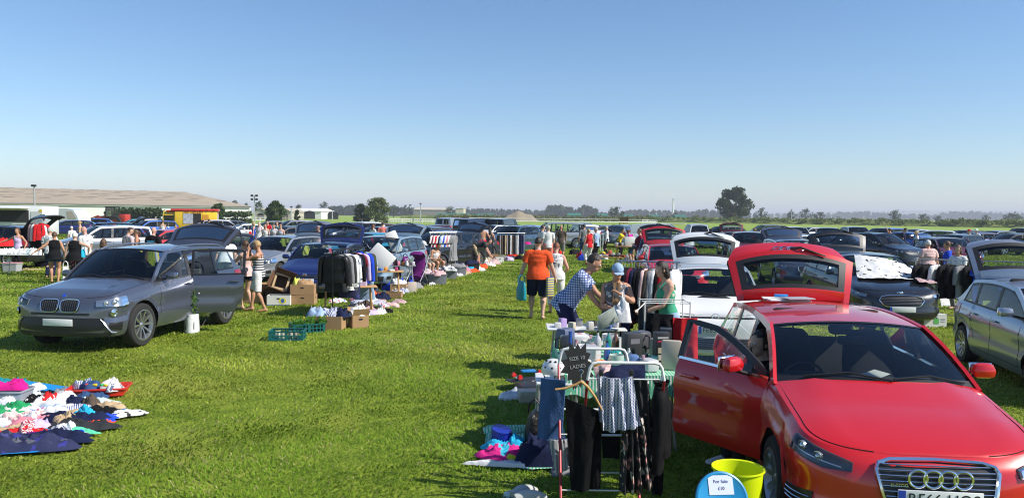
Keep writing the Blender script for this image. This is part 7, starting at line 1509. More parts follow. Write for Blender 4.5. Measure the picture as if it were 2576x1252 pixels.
hg=thing('wooden_hanger','pale wooden coat hanger holding the black trousers','hanger',Q(1462,965,5.97)); m=MB(); pts=[(-.20,.0,-.045),(-.12,0,-.035),(-.04,0,-.005),(.0,0,.02),(.05,0,-.02),(.11,0,-.10),(.165,0,-.20)]; m.tube(pts,[.010,.012,.014,.017,.014,.012,.009],8,flat=.8); m.build('hanger_body',WOODH,hg); m=MB(); m.tube([(0,0,.03),(0,0,.07),(.02,0,.095),(.0,0,.115),(-.02,0,.10)],.003,5); m.build('hook',CHROME,hg)
for i,px in enumerate((1512,1588)): lump('peg_clip',['left','right'][i]+' black skirt clip on the front bar of the airer','clip',Q(px,945,5.99),(.03,.03,.05),BLACK,0,.006)
# star shaped sign
sg=thing('star_sign','black starburst card chalked with a ladies size on the airer','sign',Q(1453,918,6.25)); sg.rotation_euler=(R(-8),R(-4),R(4)); m=MB(); P_=[]
for i in range(26):
    a=2*PI*i/26; r_=(.125 if i%2 else .175)*(1+.10*math.sin(i*5)); P_.append((r_*.78*math.cos(a),0,r_*1.12*math.sin(a)))
m.prism(P_,(0,.006,0)); cb=m.build('card',mat('blackboard',(.012,.013,.013),.8),sg,sharp=20)
CHK=mat('chalk',(.30,.31,.31),.9); text('chalk_lettering','SIZE 10',.042,CHK,cb,Matrix.Translation((.0,-.004,.055))@Matrix.Rotation(R(-4),4,'Y')@Matrix.Rotation(PI/2,4,'X')); text('chalk_lettering','LADIES',.042,CHK,cb,Matrix.Translation((.0,-.004,-.01))@Matrix.Rotation(R(-4),4,'Y')@Matrix.Rotation(PI/2,4,'X'))
m=MB(); m.tube([(0,0,0),(0,0,.24)],.016,8); o=m.build('blue_tube',mat('blue_tube_plastic',(.02,.08,.35),.3)); o.location=Q(1434,900,6.9); tag(o,'blue tube standing up behind the starburst card','tube')
flatcloth('pale pink scarf draped over the rear bar of the airer','scarf',[Q(1492,925,6.6),Q(1540,908,6.6),Q(1534,930,6.55),Q(1500,955,6.55)],cl('ltpink'),.02,.8,wav=1)
flatcloth('navy jumper folded over the rear wires of the airer','jumper',[Q(1510,925,6.75),Q(1622,918,6.75),Q(1624,962,6.6),Q(1514,962,6.6)],cl('navy'),.03,.7,wav=1.5)
# main table
TG=cl('gingham'); table('long stall table under a green gingham cloth crowded with oddments','' or (1.12,8.55,0),1.15,2.0,.74,0,WHITEP,GREYM); TBL=(1.12,8.55)
m=MB(); rows=[]; 
for (x,y,z_) in ((-.60,-1.02,.50),(-.60,-1.02,.755),(.60,-1.02,.755),(.60,-1.02,.46)): pass
prof=[(-.62,.50),(-.605,.70),(-.59,.752),(0,.756),(.59,.752),(.61,.66),(.63,.40)]; rows=[[(x+.012*math.sin(j*1.7)*(abs(x)>.6),y,z_+(.01*math.sin(j*2.3) if abs(x)>.6 else 0)) for j,y in enumerate(np.linspace(-1.03,1.03,24))] for x,z_ in prof]; m.grid(rows); m.grid([[ (x,-1.03,.752) for x in np.linspace(-.59,.59,20)],[(x+.01*math.sin(i),-1.05-.015*math.sin(i*1.9),.55+.02*math.sin(i*1.3)) for i,x in enumerate(np.linspace(-.60,.60,20))]]); o=m.build('tablecloth',TG,None,sharp=50); o.location=(TBL[0],TBL[1],0); tag(o,'green and white gingham cloth over the long stall table','tablecloth')
def on(x,y,z_=.76): return (TBL[0]+x,TBL[1]+y,z_)
def gamebox(label,p,sz,rz,base,cols):
    o=lump('product_box',label,'box',p,sz,base,rz,.003); m=MB(); 
    for i,(x,z_,w,h_,c_) in enumerate(cols): pm=MB(); pm.box((x*sz[0],-sz[1]/2-.002,z_*sz[2]),(w*sz[0],.002,h_*sz[2])); pm.build('printed_panel',mat('print_%s_%d'%(label[:6].replace(' ','_'),i),c_,.5),o)
    return o
gb=gamebox('tall black boxed appliance with photos on its side on the main stall',on(.42,-.62),(.15,.12,.36),.1,mat('black_card',(.02,.02,.022),.5),[(0,.86,.75,.05,(.5,.5,.5)),(0,.76,.75,.05,(.45,.03,.08)),(-.1,.50,.5,.16,(.5,.42,.3)),(-.1,.30,.5,.16,(.55,.5,.42)),(-.1,.10,.5,.14,(.45,.4,.35))])
gamebox('dark grey appliance carton behind the tall black box',on(.20,-.1),(.18,.16,.27),.3,mat('charcoal_card',(.035,.036,.04),.5),[(0,.7,.6,.2,(.2,.2,.22))])
gamebox('orange and black patterned box at the right of the main stall',on(.52,-.35),(.12,.16,.36),-.2,mat('black_card',(.02,.02,.022),.5),[(0,.6,.7,.5,(.45,.2,.06))])
for i,(x,y,h_,r_,c_,lab) in enumerate(((.02,-.1,.30,.04,(.12,.05,.02),'tall brown glass bottle in the middle of the main stall'),(-.1,-.35,.22,.035,(.02,.10,.4),'blue bottle in front of the brown glass bottle'),(.10,-.55,.2,.035,(.5,.52,.5),'clear bottle beside the tall black box'),(-.15,.1,.26,.04,(.5,.5,.52),'white bottle behind the blue one'),(-.02,.2,.24,.035,(.03,.25,.2),'green bottle at the back'))): bottle(lab+' ' if 0 else lab,on(x,y),h_,r_,mat('bottle_glass_%d'%i,c_,.12,coat=1))
items=[(-.42,-.70,(.22,.18,.10),(.55,.56,.57),'white lidded tub near the starburst card'),(-.22,-.75,(.12,.1,.09),(.60,.22,.03),'small orange pot on the gingham cloth'),(-.36,-.45,(.18,.14,.16),(.50,.50,.55),'pale kettle on the main stall'),(-.05,-.72,(.16,.14,.14),(.45,.55,.50),'pale green jug on the gingham cloth'),(.12,-.75,(.14,.12,.15),(.12,.2,.42),'blue and white mug box on the gingham cloth'),(.26,-.82,(.18,.14,.12),(.50,.52,.55),'white toaster-like box near the airer'),(-.48,-.3,(.2,.16,.12),(.40,.38,.34),'grey tin at the left edge of the main stall'),(-.3,-.1,(.24,.2,.13),(.60,.60,.58),'white basin in the middle of the main stall'),(-.5,.15,(.16,.16,.2),(.03,.03,.035),'black radio at the left edge of the main stall'),(-.18,.42,(.26,.2,.1),(.5,.48,.45),'cream plate stack on the main stall'),(-.48,.55,(.2,.14,.22),(.1,.12,.2),'dark blue book stack at the left'),(.05,.6,(.2,.2,.15),(.55,.55,.55),'white mixer bowl at the far end'),(-.3,.75,(.3,.2,.12),(.62,.62,.62),'white tray at the far end of the main stall'),(.35,.2,(.2,.2,.25),(.08,.08,.09),'black coffee maker on the main stall'),(.5,.0,(.14,.14,.2),(.4,.36,.3),'beige jar near the wire rack'),(.5,-.75,(.2,.05,.30),(.50,.44,.36),'leaning cream picture book at the right corner')]
for i,(x,y,sz,c_,lab) in enumerate(items):
    if i in(3,7,9,11):
        mb=MB(); mb.lathe([(0,0),(sz[0]*.35,0),(sz[0]*.5,sz[2]*.6),(sz[0]*.48,sz[2]),(sz[0]*.44,sz[2]),(sz[0]*.4,sz[2]*.5),(0,sz[2]*.3)],n=18); o=mb.build('bowl',mat('ware_%d'%i,c_,.25,coat=.6)); o.location=on(x,y); tag(o,lab,'kitchenware')
    elif i in(2,4,8,13): root=thing('appliance',lab,'appliance',on(x,y),i*.4); mb=MB(); mb.box((0,0,sz[2]/2),sz,bev=.03,taper=.85); mb.build('casing',mat('ware_%d'%i,c_,.3,coat=.5),root); mb=MB(); mb.tube([(sz[0]*.45,0,sz[2]*.25),(sz[0]*.75,0,sz[2]*.3),(sz[0]*.75,0,sz[2]*.8),(sz[0]*.45,0,sz[2]*.85)],.009,6); mb.build('handle',BLACK,root)
    else: lump('ornament_box' if i!=15 else 'picture_book',lab,'oddment',on(x,y),sz,mat('ware_%d'%i,c_,.45),i*.4,.02)
bag('clear plastic bag of tangled jewellery on the main stall',on(-.30,-.62,.76),(.30,.2,.20),.2,mat('clear_bag',(.5,.5,.52),.15,bump=.6,bs=18),handles=False); garment('white bag with purple print spilling on the gingham cloth',on(-.42,-.56,.76),.26,.2,.3,cl('lilac'),.16); garment('teal glass bauble bundle beside the brown bottle',on(0,-.38,.76),.16,.14,0,mat('teal_foil',(.01,.3,.28),.15,coat=1),.12,'bauble','ornament')
# left end of the stall: helmet, books, skateboard, papers
tb2=thing('crate_stand','low stand holding the white helmet beside the airer','stand',(.46,7.75,0)); m=MB(); m.box((0,0,.66),(.42,.5,.03),bev=.01); m.build('top',WHITEP,tb2)
for sx in(-1,1):
    for sy in(-1,1): m=MB(); m.tube([(sx*.18,sy*.22,.65),(sx*.2,sy*.24,0)],.013,6); m.build('leg',GREYM,tb2)
hp=Vector((.42,7.62,.78)); he=thing('helmet','white skate helmet with black vents and straps beside the airer','helmet',hp,2.6); m=MB(); rows=[[(math.sin(p_)*math.cos(a)*.125,math.sin(p_)*math.sin(a)*.105,math.cos(p_)*.115) for a in np.linspace(0,2*PI,25)[:-1]] for p_ in np.linspace(.02,PI*.60,10)]; m.grid(rows,True,flip=True); m.build('shell',mat('helmet_white',(.72,.72,.72),.2,coat=1),he)
m=MB()
for a in (.6,1.2,1.9,2.6): m.sphere((.118*math.cos(a)*.9,.100*math.sin(a)*.9,.035),(.017,.017,.013),8,6)
for a in (.9,1.6,2.3): m.sphere((.075*math.cos(a),.065*math.sin(a),.092),(.013,.013,.012),8,6)
m.build('vents',BLACK,he); m=MB(); m.tube([(.08,.06,-.02),(.05,.06,-.12),(0,.02,-.16),(-.04,.05,-.1),(-.06,.07,-.02)],.006,5); m.tube([(.1,-.02,-.03),(0,-.10,-.05),(-.1,-.02,-.03)],.018,5); m.build('strap',BLACK,he)
garment('black and silver trainers bundle beside the white helmet',(.58,7.7,.68),.26,.24,.4,cl('scribble'),.14); garment('pale papers under the jeans',(.45,7.45,.05),.4,.3,0,cl('lblue'),.1)
def P3(px,py): return GP(px,py)
p=P3(1330,985); sb=thing('skateboard','black skateboard upside down on the grass showing its red wheels','skateboard',(p[0]+.02,p[1]+.25,.12),.5); m=MB(); m.box((0,0,0),(.66,.19,.012),bev=.006); m.build('deck',BLACK,sb)
for x in(-.2,.2):
    m=MB(); m.box((x,0,.03),(.05,.1,.04),bev=.01); m.build('truck',CHROME,sb)
    for s_ in(-1,1): m=MB(); m.lathe([(0,-.02),(.03,-.02),(.033,0),(.03,.02),(0,.02)],(x,s_*.085,.055),'y',14); m.build('wheel',mat('red_urethane',(.6,.02,.02),.35),sb)
lump('black_case','flat black case lying open on the grass left of the jeans','case',(p[0]+.12,p[1]-.05,0),(.55,.34,.12),mat('black_vinyl',(.015,.015,.015),.35,bump=.2),.35,.02); lump('blue_toy_board','small blue board on the black case','toy',(p[0]+.0,p[1]+.3,.2),(.2,.1,.03),mat('blue_toy',(.02,.2,.5),.4),.3,.01)
p=P3(1345,1010); lump('cd_box','clear box of discs on the grass left of the jeans','box',(p[0],p[1],0),(.40,.22,.15),mat('disc_box',(.38,.36,.28),.3,var=.4,vs=30),.15,.01)
for i,(px,py,c_,w_) in enumerate(((1290,1000,'white',.4),(1312,990,'lblue',.4),(1335,975,'white',.35),(1350,965,'grey',.3))): garment(['white','pale blue','cream','grey'][i]+' plastic wallet on the grass by the box of discs',P3(px,py),w_,.2,.35,mat('glossy_wallet_%d'%i,(.5,.53,.58) if i%2 else (.62,.63,.65),.15,coat=1,bump=.3,bs=20),.07,'plastic_wallet','wallet')
# ground cloth near the airer
gc=[GP(1213,1168),GP(1226,1078),GP(1320,1072),GP(1420,1080),GP(1432,1185),GP(1330,1186)]; NOGRASS.append(gc)
m=MB(); m.grid([[(lerp(gc[0][0]+.35,p[0],f),lerp(gc[0][1]+.2,p[1],f),.03+.01*math.sin(i*2)) for i,p in enumerate(gc)] for f in (.01,.6,1)],True); tag(m.build('picnic_cloth',TG),'green gingham cloth spread on the grass left of the airer','cloth')
garment('folded green gingham corner at the back of the ground cloth',GP(1262,1090)[:2]+(.03,),.42,.22,.05,TG,.05); bag('royal blue zipped wash bag on the gingham ground cloth',GP(1262,1128)[:2]+(.04,),(.34,.20,.16),.3,mat('royal_nylon',(.005,.02,.35),.45,bump=.2),handles=False); bag('black leather rucksack standing on the gingham ground cloth',GP(1345,1135)[:2]+(.04,),(.34,.22,.36),-.2,LEATHER)
garment('pink and lime tropical beach towel on the ground cloth',GP(1262,1158)[:2]+(.04,),.50,.22,.1,cl('tropic'),.09); garment('turquoise cloth behind the tropical towel',GP(1258,1142)[:2]+(.04,),.36,.16,0,cl('cyan'),.09); garment('turquoise flowered cloth beside the rucksack',GP(1310,1143)[:2]+(.04,),.30,.2,.3,cl('cyan'),.12); garment('navy blanket folded at the foot of the airer',GP(1375,1168)[:2]+(.03,),.46,.36,0,cl('navy'),.22); garment('white edge of a towel at the front of the ground cloth',GP(1270,1176)[:2]+(.02,),.62,.08,-.08,cl('white'),.04); garment('dark floral scarf against the rucksack',GP(1325,1158)[:2]+(.05,),.2,.16,0,cl('floral'),.12); garment('grey slippers under the pinstriped trousers',GP(1418,1192),.24,.14,0,cl('grey'),.1)
sh=thing('shoe_pair','pale canvas shoes at the bottom edge of the grass','shoes',GP(1322,1250),.4); 
for i in range(2): m=MB(); loft(m,[(-.13,0,.03),(-.05,0,.05),(.05,0,.045),(.14,0,.02)],[(.035,.05),(.042,.055),(.045,.04),(.03,.02)],n=12); o=m.build('shoe',mat('canvas_shoe',(.42,.43,.42),.8),sh); o.location=(.0,.13*i-.1,0); o.rotation_euler.z=.4*i
garment('crushed green wrapper beside the pale canvas shoes',GP(1288,1248),.14,.1,0,cl('pale'),.05,'wrapper','litter')
# trug, lid
tg=thing('garden_trug','tall lime green plastic bin beside the red front wheel','bin',(XY(1870,5.35)[0],5.35,0)); m=MB(); rows=[[(r_*math.cos(a),r_*math.sin(a),z_) for a in np.linspace(0,2*PI,33)[:-1]] for r_,z_ in ((.001,.01),(.125,.01),(.132,.03),(.170,.55),(.182,.555),(.180,.568),(.166,.562),(.120,.05),(.001,.03))]; m.grid(rows,True); m.build('tub',mat('lime_plastic',(.58,.68,.004),.45,spec=.3),tg)
lid=thing('round_lid','bright blue round lid with a handwritten note leaning against the lime bin','lid',(XY(1830,5.02)[0],5.02,.46)); lid.rotation_euler=(R(68),0,R(6)); lid.scale=(.88,.88,.88); m=MB(); m.lathe([(0,.012),(.17,.012),(.185,.02),(.198,.016),(.202,.0),(.196,-.02),(.19,-.02),(.188,0),(0,.0)],n=40); m.build('disc',mat('blue_lid_plastic',(.01,.24,.52),.35,coat=.3),lid)
m=MB(); m.box((.0,.10,.016),(.19,.14,.001)); pa=m.build('note',mat('note_paper',(.62,.66,.78),.8),lid); INK=mat('ink',(.03,.05,.2),.7); text('note_lettering','For Sale',.034,INK,pa,Matrix.Translation((0,.125,.0175))); text('note_lettering','£10',.034,INK,pa,Matrix.Translation((0,.075,.0175)))
# rail and wire rack behind the table
a=clothesrail('blue grey clothes rail behind the woman in green',(1.70,12.2),(2.55,12.0),1.60,mat('blue_grey_metal',(.25,.30,.42),.35,.6),.3)
cs=['teal','black','black','maroon','navy','black','black','ltpink','brown','grey','white','black','red','beige','black','white']
for i,c_ in enumerate(cs): q,rz_=a((i+.5)/16,-.02); hanging(['teal','black','matt black','maroon','navy','plain black','long black','pale pink','brown','grey','white','short black','red','beige','final black','last white'][i]+' garment on the blue grey rail, %s along'%['first','second','third','fourth','fifth','sixth','seventh','eighth','ninth','tenth','eleventh','twelfth','thirteenth','fourteenth','fifteenth','sixteenth'][i],q,rz_-.25,'shirt',cl(c_),.85+.1*math.sin(i),.42,sleeve=.4,n=10)
wr=thing('wire_shelf_rack','white wire folding rack between the two women and the red door','rack',(1.98,10.1,0)); 
for x in(-.28,.30):
    for y in(-.22,.22): m=MB(); m.tube([(x,y,0),(x,y,1.22)],.009,6); m.build('upright',WHITEP,wr)
for k,z_ in enumerate((.45,.83,1.20)): m=MB(); m.tube([(-.28,-.22,z_),(.30,-.22,z_),(.30,.22,z_),(-.28,.22,z_)],.008,6,closed=True); m.tube([(-.28,0,z_),(.3,0,z_)],.005,5); m.tube([(-.42,-.36,z_-.10),(-.28,-.22,z_)],.007,5); m.build('shelf_frame',WHITEP,wr)
flatcloth('bright red dress hanging low on the white wire rack','dress',[(2.05,9.83,1.02),(2.36,9.83,1.02),(2.40,9.85,.15),(2.08,9.85,.15)],cl('red'),.04,.7,wav=2); flatcloth('black top hanging on the white wire rack','top',[(1.72,9.84,1.08),(2.06,9.84,1.06),(2.08,9.86,.55),(1.70,9.86,.55)],cl('black'),.04,.7,wav=2); flatcloth('grey trousers on the left of the white wire rack','trousers',[(1.62,9.9,1.15),(1.74,9.9,1.15),(1.76,9.92,.3),(1.64,9.92,.3)],cl('dgrey'),.03,.6,wav=1)
table('white table behind the man in the checked shirt',(1.05,10.95,0),1.1,.6,.74,0,WHITEP,GREYM)
for i in range(9): lump('paper_box',['white','purple edged','cream','grey','pale','black topped','silver','blue','second white'][i]+' packet on the white table behind the checked shirt','packet',(.65+.1*i+.03*math.sin(i*5),10.8+.22*math.sin(i*2.7),.742),(.09+.04*math.sin(i*3),.09,.07+.05*abs(math.sin(i*1.9))),mat('packet_%d'%i,[(.62,.62,.62),(.35,.25,.5),(.55,.5,.4),(.3,.3,.3),(.5,.5,.5),(.05,.05,.05),(.45,.45,.45),(.1,.2,.5),(.6,.6,.6)][i],.5),i*.5,.01)
m=MB(); m.box((0,0,0),(.20,.14,.004)); o=m.build('paper_slip',CARDW); M_=Matrix.Translation(audi_root.location)@Matrix.Rotation(audi_root.rotation_euler.z,4,'Z'); o.location=M_@Vector((.62,.12,1.01)); o.rotation_euler=(.1,-.1,.6); tag(o,'white paper slip lying on the dashboard of the bright red hatchback','paper')
# ================================================================ ice cream van, trailer, caravan, tractor
def icevan():
    YL=mat('ice_van_yellow',(.78,.50,.01),.35,coat=.6); RD=mat('ice_van_red',(.55,.03,.02),.4,coat=.4); root=thing('ice_cream_van','yellow ice cream van with a red roof and serving window','ice cream van',(XY(472,66)[0],66,0),R(196)); W=2.0
    m=MB(); m.box((-.75,0,1.35),(3.3,W,2.0),bev=.06); m.box((1.35,0,1.75),(1.1,W*.96,1.2),bev=.1,taper=.85); m.box((1.6,0,.85),(1.6,W*.92,1.0),bev=.12); m.build('body',YL,root); m=MB(); m.box((-.65,0,2.44),(3.7,W+.14,.20),bev=.06); m.box((.9,0,2.34),(1.3,W,.16),bev=.06); m.build('roof',RD,root)
    m=MB(); m.box((2.25,0,1.0),(.7,W*.86,.5),bev=.15,taper=.85); m.build('bonnet',C_BLUE,root)
    # serving side faces the viewer: local +y
    S=W/2+.006
    for (x,z_,w,h_,mm,nm) in ((-.15,1.72,.75,.85,mat('price_board',(.40,.42,.48),.4,var=.8,vs=5),'price_board'),(-.85,1.72,.62,.85,DARKOP,'serving_hatch'),(-1.5,1.75,.50,.60,mat('amber_poster',(.65,.30,.03),.5,var=.5,vs=6),'poster')):
        f=MB(); f.box((x,S,z_),(w+.1,.02,h_+.1),bev=.005); fo=f.build('window_frame',mat('amber_frame',(.62,.42,.02),.4),root); f=MB(); f.box((x,S+.014,z_),(w,.01,h_)); f.build(nm,mm,fo)
    f=MB(); f.box((1.35,W*.96/2*.93,1.75),(.75,.05,.5)); f.build('cab_window',DKGLASS,root); f=MB(); f.box((-2.405,0,1.65),(.02,1.5,.9)); bo=f.build('rear_window',mat('rear_display',(.45,.45,.45),.3,var=.6,vs=3),root)
    LT=mat('dark_red_lettering',(.30,.01,.01),.5); T_=Matrix.Rotation(PI,4,'Z')@Matrix.Rotation(PI/2,4,'X')
    text('roof_lettering','ICE CREAM',.30,LT,root,Matrix.Translation((-.55,S+.05,2.26))@T_,.004); text('rear_lettering','ICE CREAM',.22,LT,root,Matrix.Translation((-2.425,0,2.22))@Matrix.Rotation(-PI/2,4,'Z')@Matrix.Rotation(PI/2,4,'X'),.004)
    c=Car('van'); c.W=W+.05; c.rw=.34
    for x in(1.55,-1.55):
        for s_ in(-1,1): w=wheel(c,x,s_,root,2,'s5')
    for i in range(5): m=MB(); m.sphere((-.2-.5*i,S+.08,2.44),.05,8,6); m.build('roof_light',RD,root)
icevan()
def trailer():
    root=thing('box_trailer','white catering trailer with a long open hatch at the far left','trailer',(XY(62,57)[0],57,0),R(2)); WP=mat('trailer_white',(.70,.71,.72),.4,coat=.3)
    m=MB(); m.box((-.6,0,1.55),(5.0,2.1,2.1),bev=.05); m.build('body',WP,root); m=MB(); m.box((-.9,-1.07,1.85),(3.6,.03,.85)); m.build('serving_hatch',DARKOP,root); m=MB(); m.box((-.9,-1.5,2.42),(3.6,.9,.04),Matrix.Identity(4)); m.build('awning_flap',WP,root); m=MB(); m.box((1.45,-1.065,1.35),(.8,.02,1.7)); m.build('door',mat('trailer_door',(.62,.63,.65),.4),root)
    m=MB(); m.box((1.75,-1.075,2.25),(.18,.02,.2)); m.build('yellow_sticker',mat('yel_stick',(.7,.5,.03),.5),root)
    for x in(.7,1.7): m=MB(); m.box((x,-1.075,.72),(.22,.02,.22)); m.build('vent',BLACK,root)
    for x in(-.9,.1): m=MB(); m.lathe([(0,-.1),(.3,-.1),(.32,0),(.3,.1),(0,.1)],(x,-.95,.32),'y',16); m.build('wheel',TYRE,root)
trailer()
def caravan():
    root=thing('caravan','white touring caravan with a rounded front behind the dark blue car','caravan',(XY(158,84)[0],84,0),R(-4)); m=MB(); P_=[(-2.6,.6),(-2.6,2.45),(1.2,2.5),(1.9,2.35),(2.35,1.7),(2.5,1.0),(2.4,.6)]
    m.prism([(x,-1.1,z_) for x,z_ in P_],(0,2.2,0)); m.build('body',mat('caravan_white',(.66,.67,.68),.35,coat=.4),root,sharp=25)
    for (x,w) in ((-.2,1.0),(-1.9,.8)): m=MB(); m.box((x,-1.11,1.75),(w,.02,.5),bev=.005); m.build('window',DKGLASS,root)
    m=MB(); m.add([(1.75,-1.115,2.2),(1.15,-1.115,2.2),(1.3,-1.115,1.4),(2.2,-1.115,1.4)],[(0,1,2,3)]); m.build('front_window',mat('cream_blind',(.5,.42,.34),.7),root)
    m=MB(); m.box((-.3,-1.115,1.1),(4.6,.01,.05)); m.build('stripe',mat('grey_stripe',(.2,.22,.28),.5),root); m=MB(); m.lathe([(0,-.1),(.3,-.1),(.32,0),(.3,.1),(0,.1)],(-.1,-1.0,.32),'y',16); m.build('wheel',TYRE,root)
caravan()
def tractor():
    RD=mat('tractor_red',(.42,.035,.02),.4); root=thing('tractor','red telescopic handler tractor before the warehouse','tractor',(XY(280,98)[0],98,0),R(178)); m=MB(); m.box((1.1,0,1.35),(1.7,.9,.6),bev=.1); m.box((-.1,0,1.0),(2.6,1.0,.5),bev=.08); m.build('body',RD,root)
    m=MB(); 
    for x in(-.7,.35):
        for y in(-.6,.6): m.box((x,y,2.05),(.08,.08,1.5))
    m.box((-.18,0,2.8),(1.3,1.4,.12),bev=.03); m.build('cab_frame',BLACK,root); m=MB(); m.box((-.18,0,2.1),(1.0,1.15,1.3)); m.build('cab_glass',GLASS,root)
    for x,r_ in ((-.9,.85),(1.5,.55)):
        for s_ in(-1,1): m=MB(); m.lathe([(r_*.5,-.22),(r_*.95,-.2),(r_,-.1),(r_,.1),(r_*.95,.2),(r_*.5,.22)],(x,s_*.85,r_),'y',20); w=m.build('tyre',TYRE,root); m=MB(); m.lathe([(0,-.05),(r_*.52,-.2),(r_*.52,.2),(0,.05)],(x,s_*.85,r_),'y',14); m.build('rim',RD,w)
    m=MB(); m.tube([(1.2,.75,1.7),(2.3,.75,1.3),(2.9,.75,.7)],.08,6); m.tube([(1.2,-.75,1.7),(2.3,-.75,1.3),(2.9,-.75,.7)],.08,6); m.box((3.0,0,.6),(.5,1.8,.6),bev=.05); m.box((-1.7,0,1.3),(.9,1.3,1.2),bev=.1); m.build('loader',RD,root)
tractor()
# ================================================================ people
def PP(label,px,d,head,h=1.7,**k):
    k.setdefault('lod',1 if d<34 else 2); return person(label,(*XY(px,d)[:2],0),head,h,**k)
T=lambda k,n:(k,cl(n))
# near
FLIP=mat('flip_flop',(.10,.06,.04),.7); SHOEW=mat('white_trainers',(.62,.62,.62),.6); SHOEB=mat('dark_shoes',(.02,.018,.016),.5)
r1,i1=PP('heavy man from behind in an orange polo shirt and navy shorts',1354,17.3,86,1.80,w=1.32,top=T('polo','orange'),bot=T('shorts','navy'),hair=('dark','short'),lod=0,belly=.6,feet=((.06,.14,0),(-.10,-.12,0)),hands=((.02,.44,.80),(.06,-.42,.82)),lean=2)
bg=bag('turquoise and white shopping bag in the hand of the man in orange',(XY(1313,17.2)[0],17.25,.42),(.42,.2,.42),.3,mat('turquoise_bag',(.005,.25,.33),.5,bump=.2)); 
r2,i2=PP('woman with short auburn hair in a white blouse beside the man in orange',1399,18.3,88,1.66,w=1.2,fem=True,skin='pink',top=T('sleeveless','whitefl'),bot=T('crop','white'),hair=('auburn','short'),lod=0,hands=((.20,.22,1.0),(.20,-.24,.98)),look=(-10,12),feet=((.08,.11,0),(-.14,-.10,0)))
bag('orange shoulder bag hanging between the man in orange and the woman in white',(XY(1378,17.7)[0],17.8,.85),(.26,.12,.24),.2,mat('tan_leather',(.5,.2,.02),.5)); lump('yellow_toy_box','yellow and blue boxed toy carried by the man in orange','box',(XY(1384,17.2)[0],17.1,.52),(.16,.08,.42),patmat('toy_box_print','stripes_z',[(.10,.12,.4),(.7,.6,.05)],6),.5,.005)
r3,i3=PP('man in a blue and white checked shirt bending over the stall table',1443,11.4,-10,1.86,w=1.15,skin='tan',top=T('tee','plaid'),bot=T('trousers','navy'),hair=('dark','short'),lod=0,lean=33,belly=.3,hands=((.62,.10,.90),(.55,-.12,.82)),look=(0,8),feet=((.10,.12,0),(-.12,-.12,0)),shoes=SHOEB)
garment('white carrier bag in the hands over the stall table',(1.50,10.6,.86),.26,.22,0,PLB,.30,'carrier_bag','bag'); m=MB(); m.box((0,0,0),(.26,.02,.22),bev=.004); o=m.build('picture_card',mat('plaque_paint',(.42,.46,.42),.6,var=.5,vs=14)); o.location=(1.30,10.4,.93); o.rotation_euler=(.3,-.5,.2); tag(o,'grey painted plaque held over the stall table','plaque')
r4,i4=PP('woman in a white sun cap with a long leopard scarf',1552,11.1,268,1.62,w=1.15,fem=True,skin='tan',top=T('sleeveless','bwfl'),bot=T('trousers','navy'),hair=('brown','short'),cap=('cap',cl('lblue')),lod=0,hands=((.24,.02,1.22),(.26,-.10,1.02)),look=(8,18),elbow=((-.2,.8,-.5),None))
m=MB(); HMx=i4['M']; rows=[]
for i in range(12): u=i/11; rows.append([HMx@Vector((lerp(.10,.19,min(1,u*2))+.012*math.sin(j*2+i),lerp(-.06,.05,j/5)+.01*math.sin(i),lerp(1.36,.62,u))) for j in range(6)])
m.grid(rows); tag(m.build('scarf',patmat('leopard_print','spots',[(.20,.12,.06),(.04,.025,.015)],40),sharp=0),'long leopard print scarf hanging from the neck of the capped woman','scarf')
r5,i5=PP('dark haired woman in a green sleeveless top and white shorts by the white car',1682,10.9,190,1.68,w=1.0,fem=True,top=T('tank','greenfl'),bot=T('shorts','lblue'),hair=('dark','bob'),lod=0,lean=6,hands=((.34,.06,.98),(.36,-.04,1.0)),look=(0,10))
rs=person('dark haired person sitting sideways behind the open red door',(2.44,7.18,0),195,1.68,top=T('tee','black'),bot=T('trousers','dgrey'),hair=('dark','long'),sit=.40,lod=0,shoes=SHOEW,lean=10,feet=((.42,.10,0),(.40,-.12,0)))
PP('woman in a striped vest top and white shorts with hands at her face',650,18.1,180,1.64,w=1.05,fem=True,skin='tan',top=T('tank','bwz'),bot=T('shorts','white'),hair=('blond','short'),lod=0,hands=((.22,.05,1.42),(.22,-.06,1.40)),feet=((-.16,.12,0),(.22,-.10,0)),elbow=((.3,.4,-1),(.3,-.4,-1)),look=(0,8))
PP('woman in navy shorts standing behind the open grey rear door',618,18.5,150,1.62,fem=True,top=T('tank','ltpink'),bot=T('hot','navy'),hair=('brown','tail'),lod=0,hands=((.20,.08,1.32),(.25,-.1,1.1)))
PP('woman in a black strappy top and denim shorts stretching her arm to the left',136,24.8,118,1.60,w=1.15,fem=True,skin='tan',top=T('loose','black'),bot=T('hot','denim'),hair=('brown','short'),hands=((-.05,.62,.92),(.1,-.26,.85)),feet=((.05,.09,0),(-.05,-.09,0)))
PP('grey haired man in a patterned shirt behind the woman in denim shorts',124,26.6,95,1.70,top=T('tee','whitefl'),bot=T('trousers','navy'),hair=('grey','short'))
PP('white haired woman in a black flowing top and pink floral trousers',187,24.0,100,1.62,w=1.2,fem=True,top=T('loose','black'),bot=T('trousers','pinkfl'),hair=('white','short'),hands=((.0,.30,.80),(.08,-.36,.98)),elbow=(None,(-.3,-1,0)))
bag('white carrier bag held by the woman with pink floral trousers',(XY(163,23.4)[0],23.4,.12),(.36,.14,.5),.1,PLB,handles=True); bag('bright blue shoulder bag on the woman with pink floral trousers',(XY(212,24.2)[0],24.1,.85),(.28,.12,.26),.2,cl('cyan'))
PP('bald man in a white floral T-shirt and beige shorts facing left',214,25.4,160,1.78,skin='pink',top=T('tee','whitefl'),bot=T('shorts','beige'),hair=('grey','bald'),hands=((.28,.1,1.0),(.1,-.25,.85)),look=(0,14))
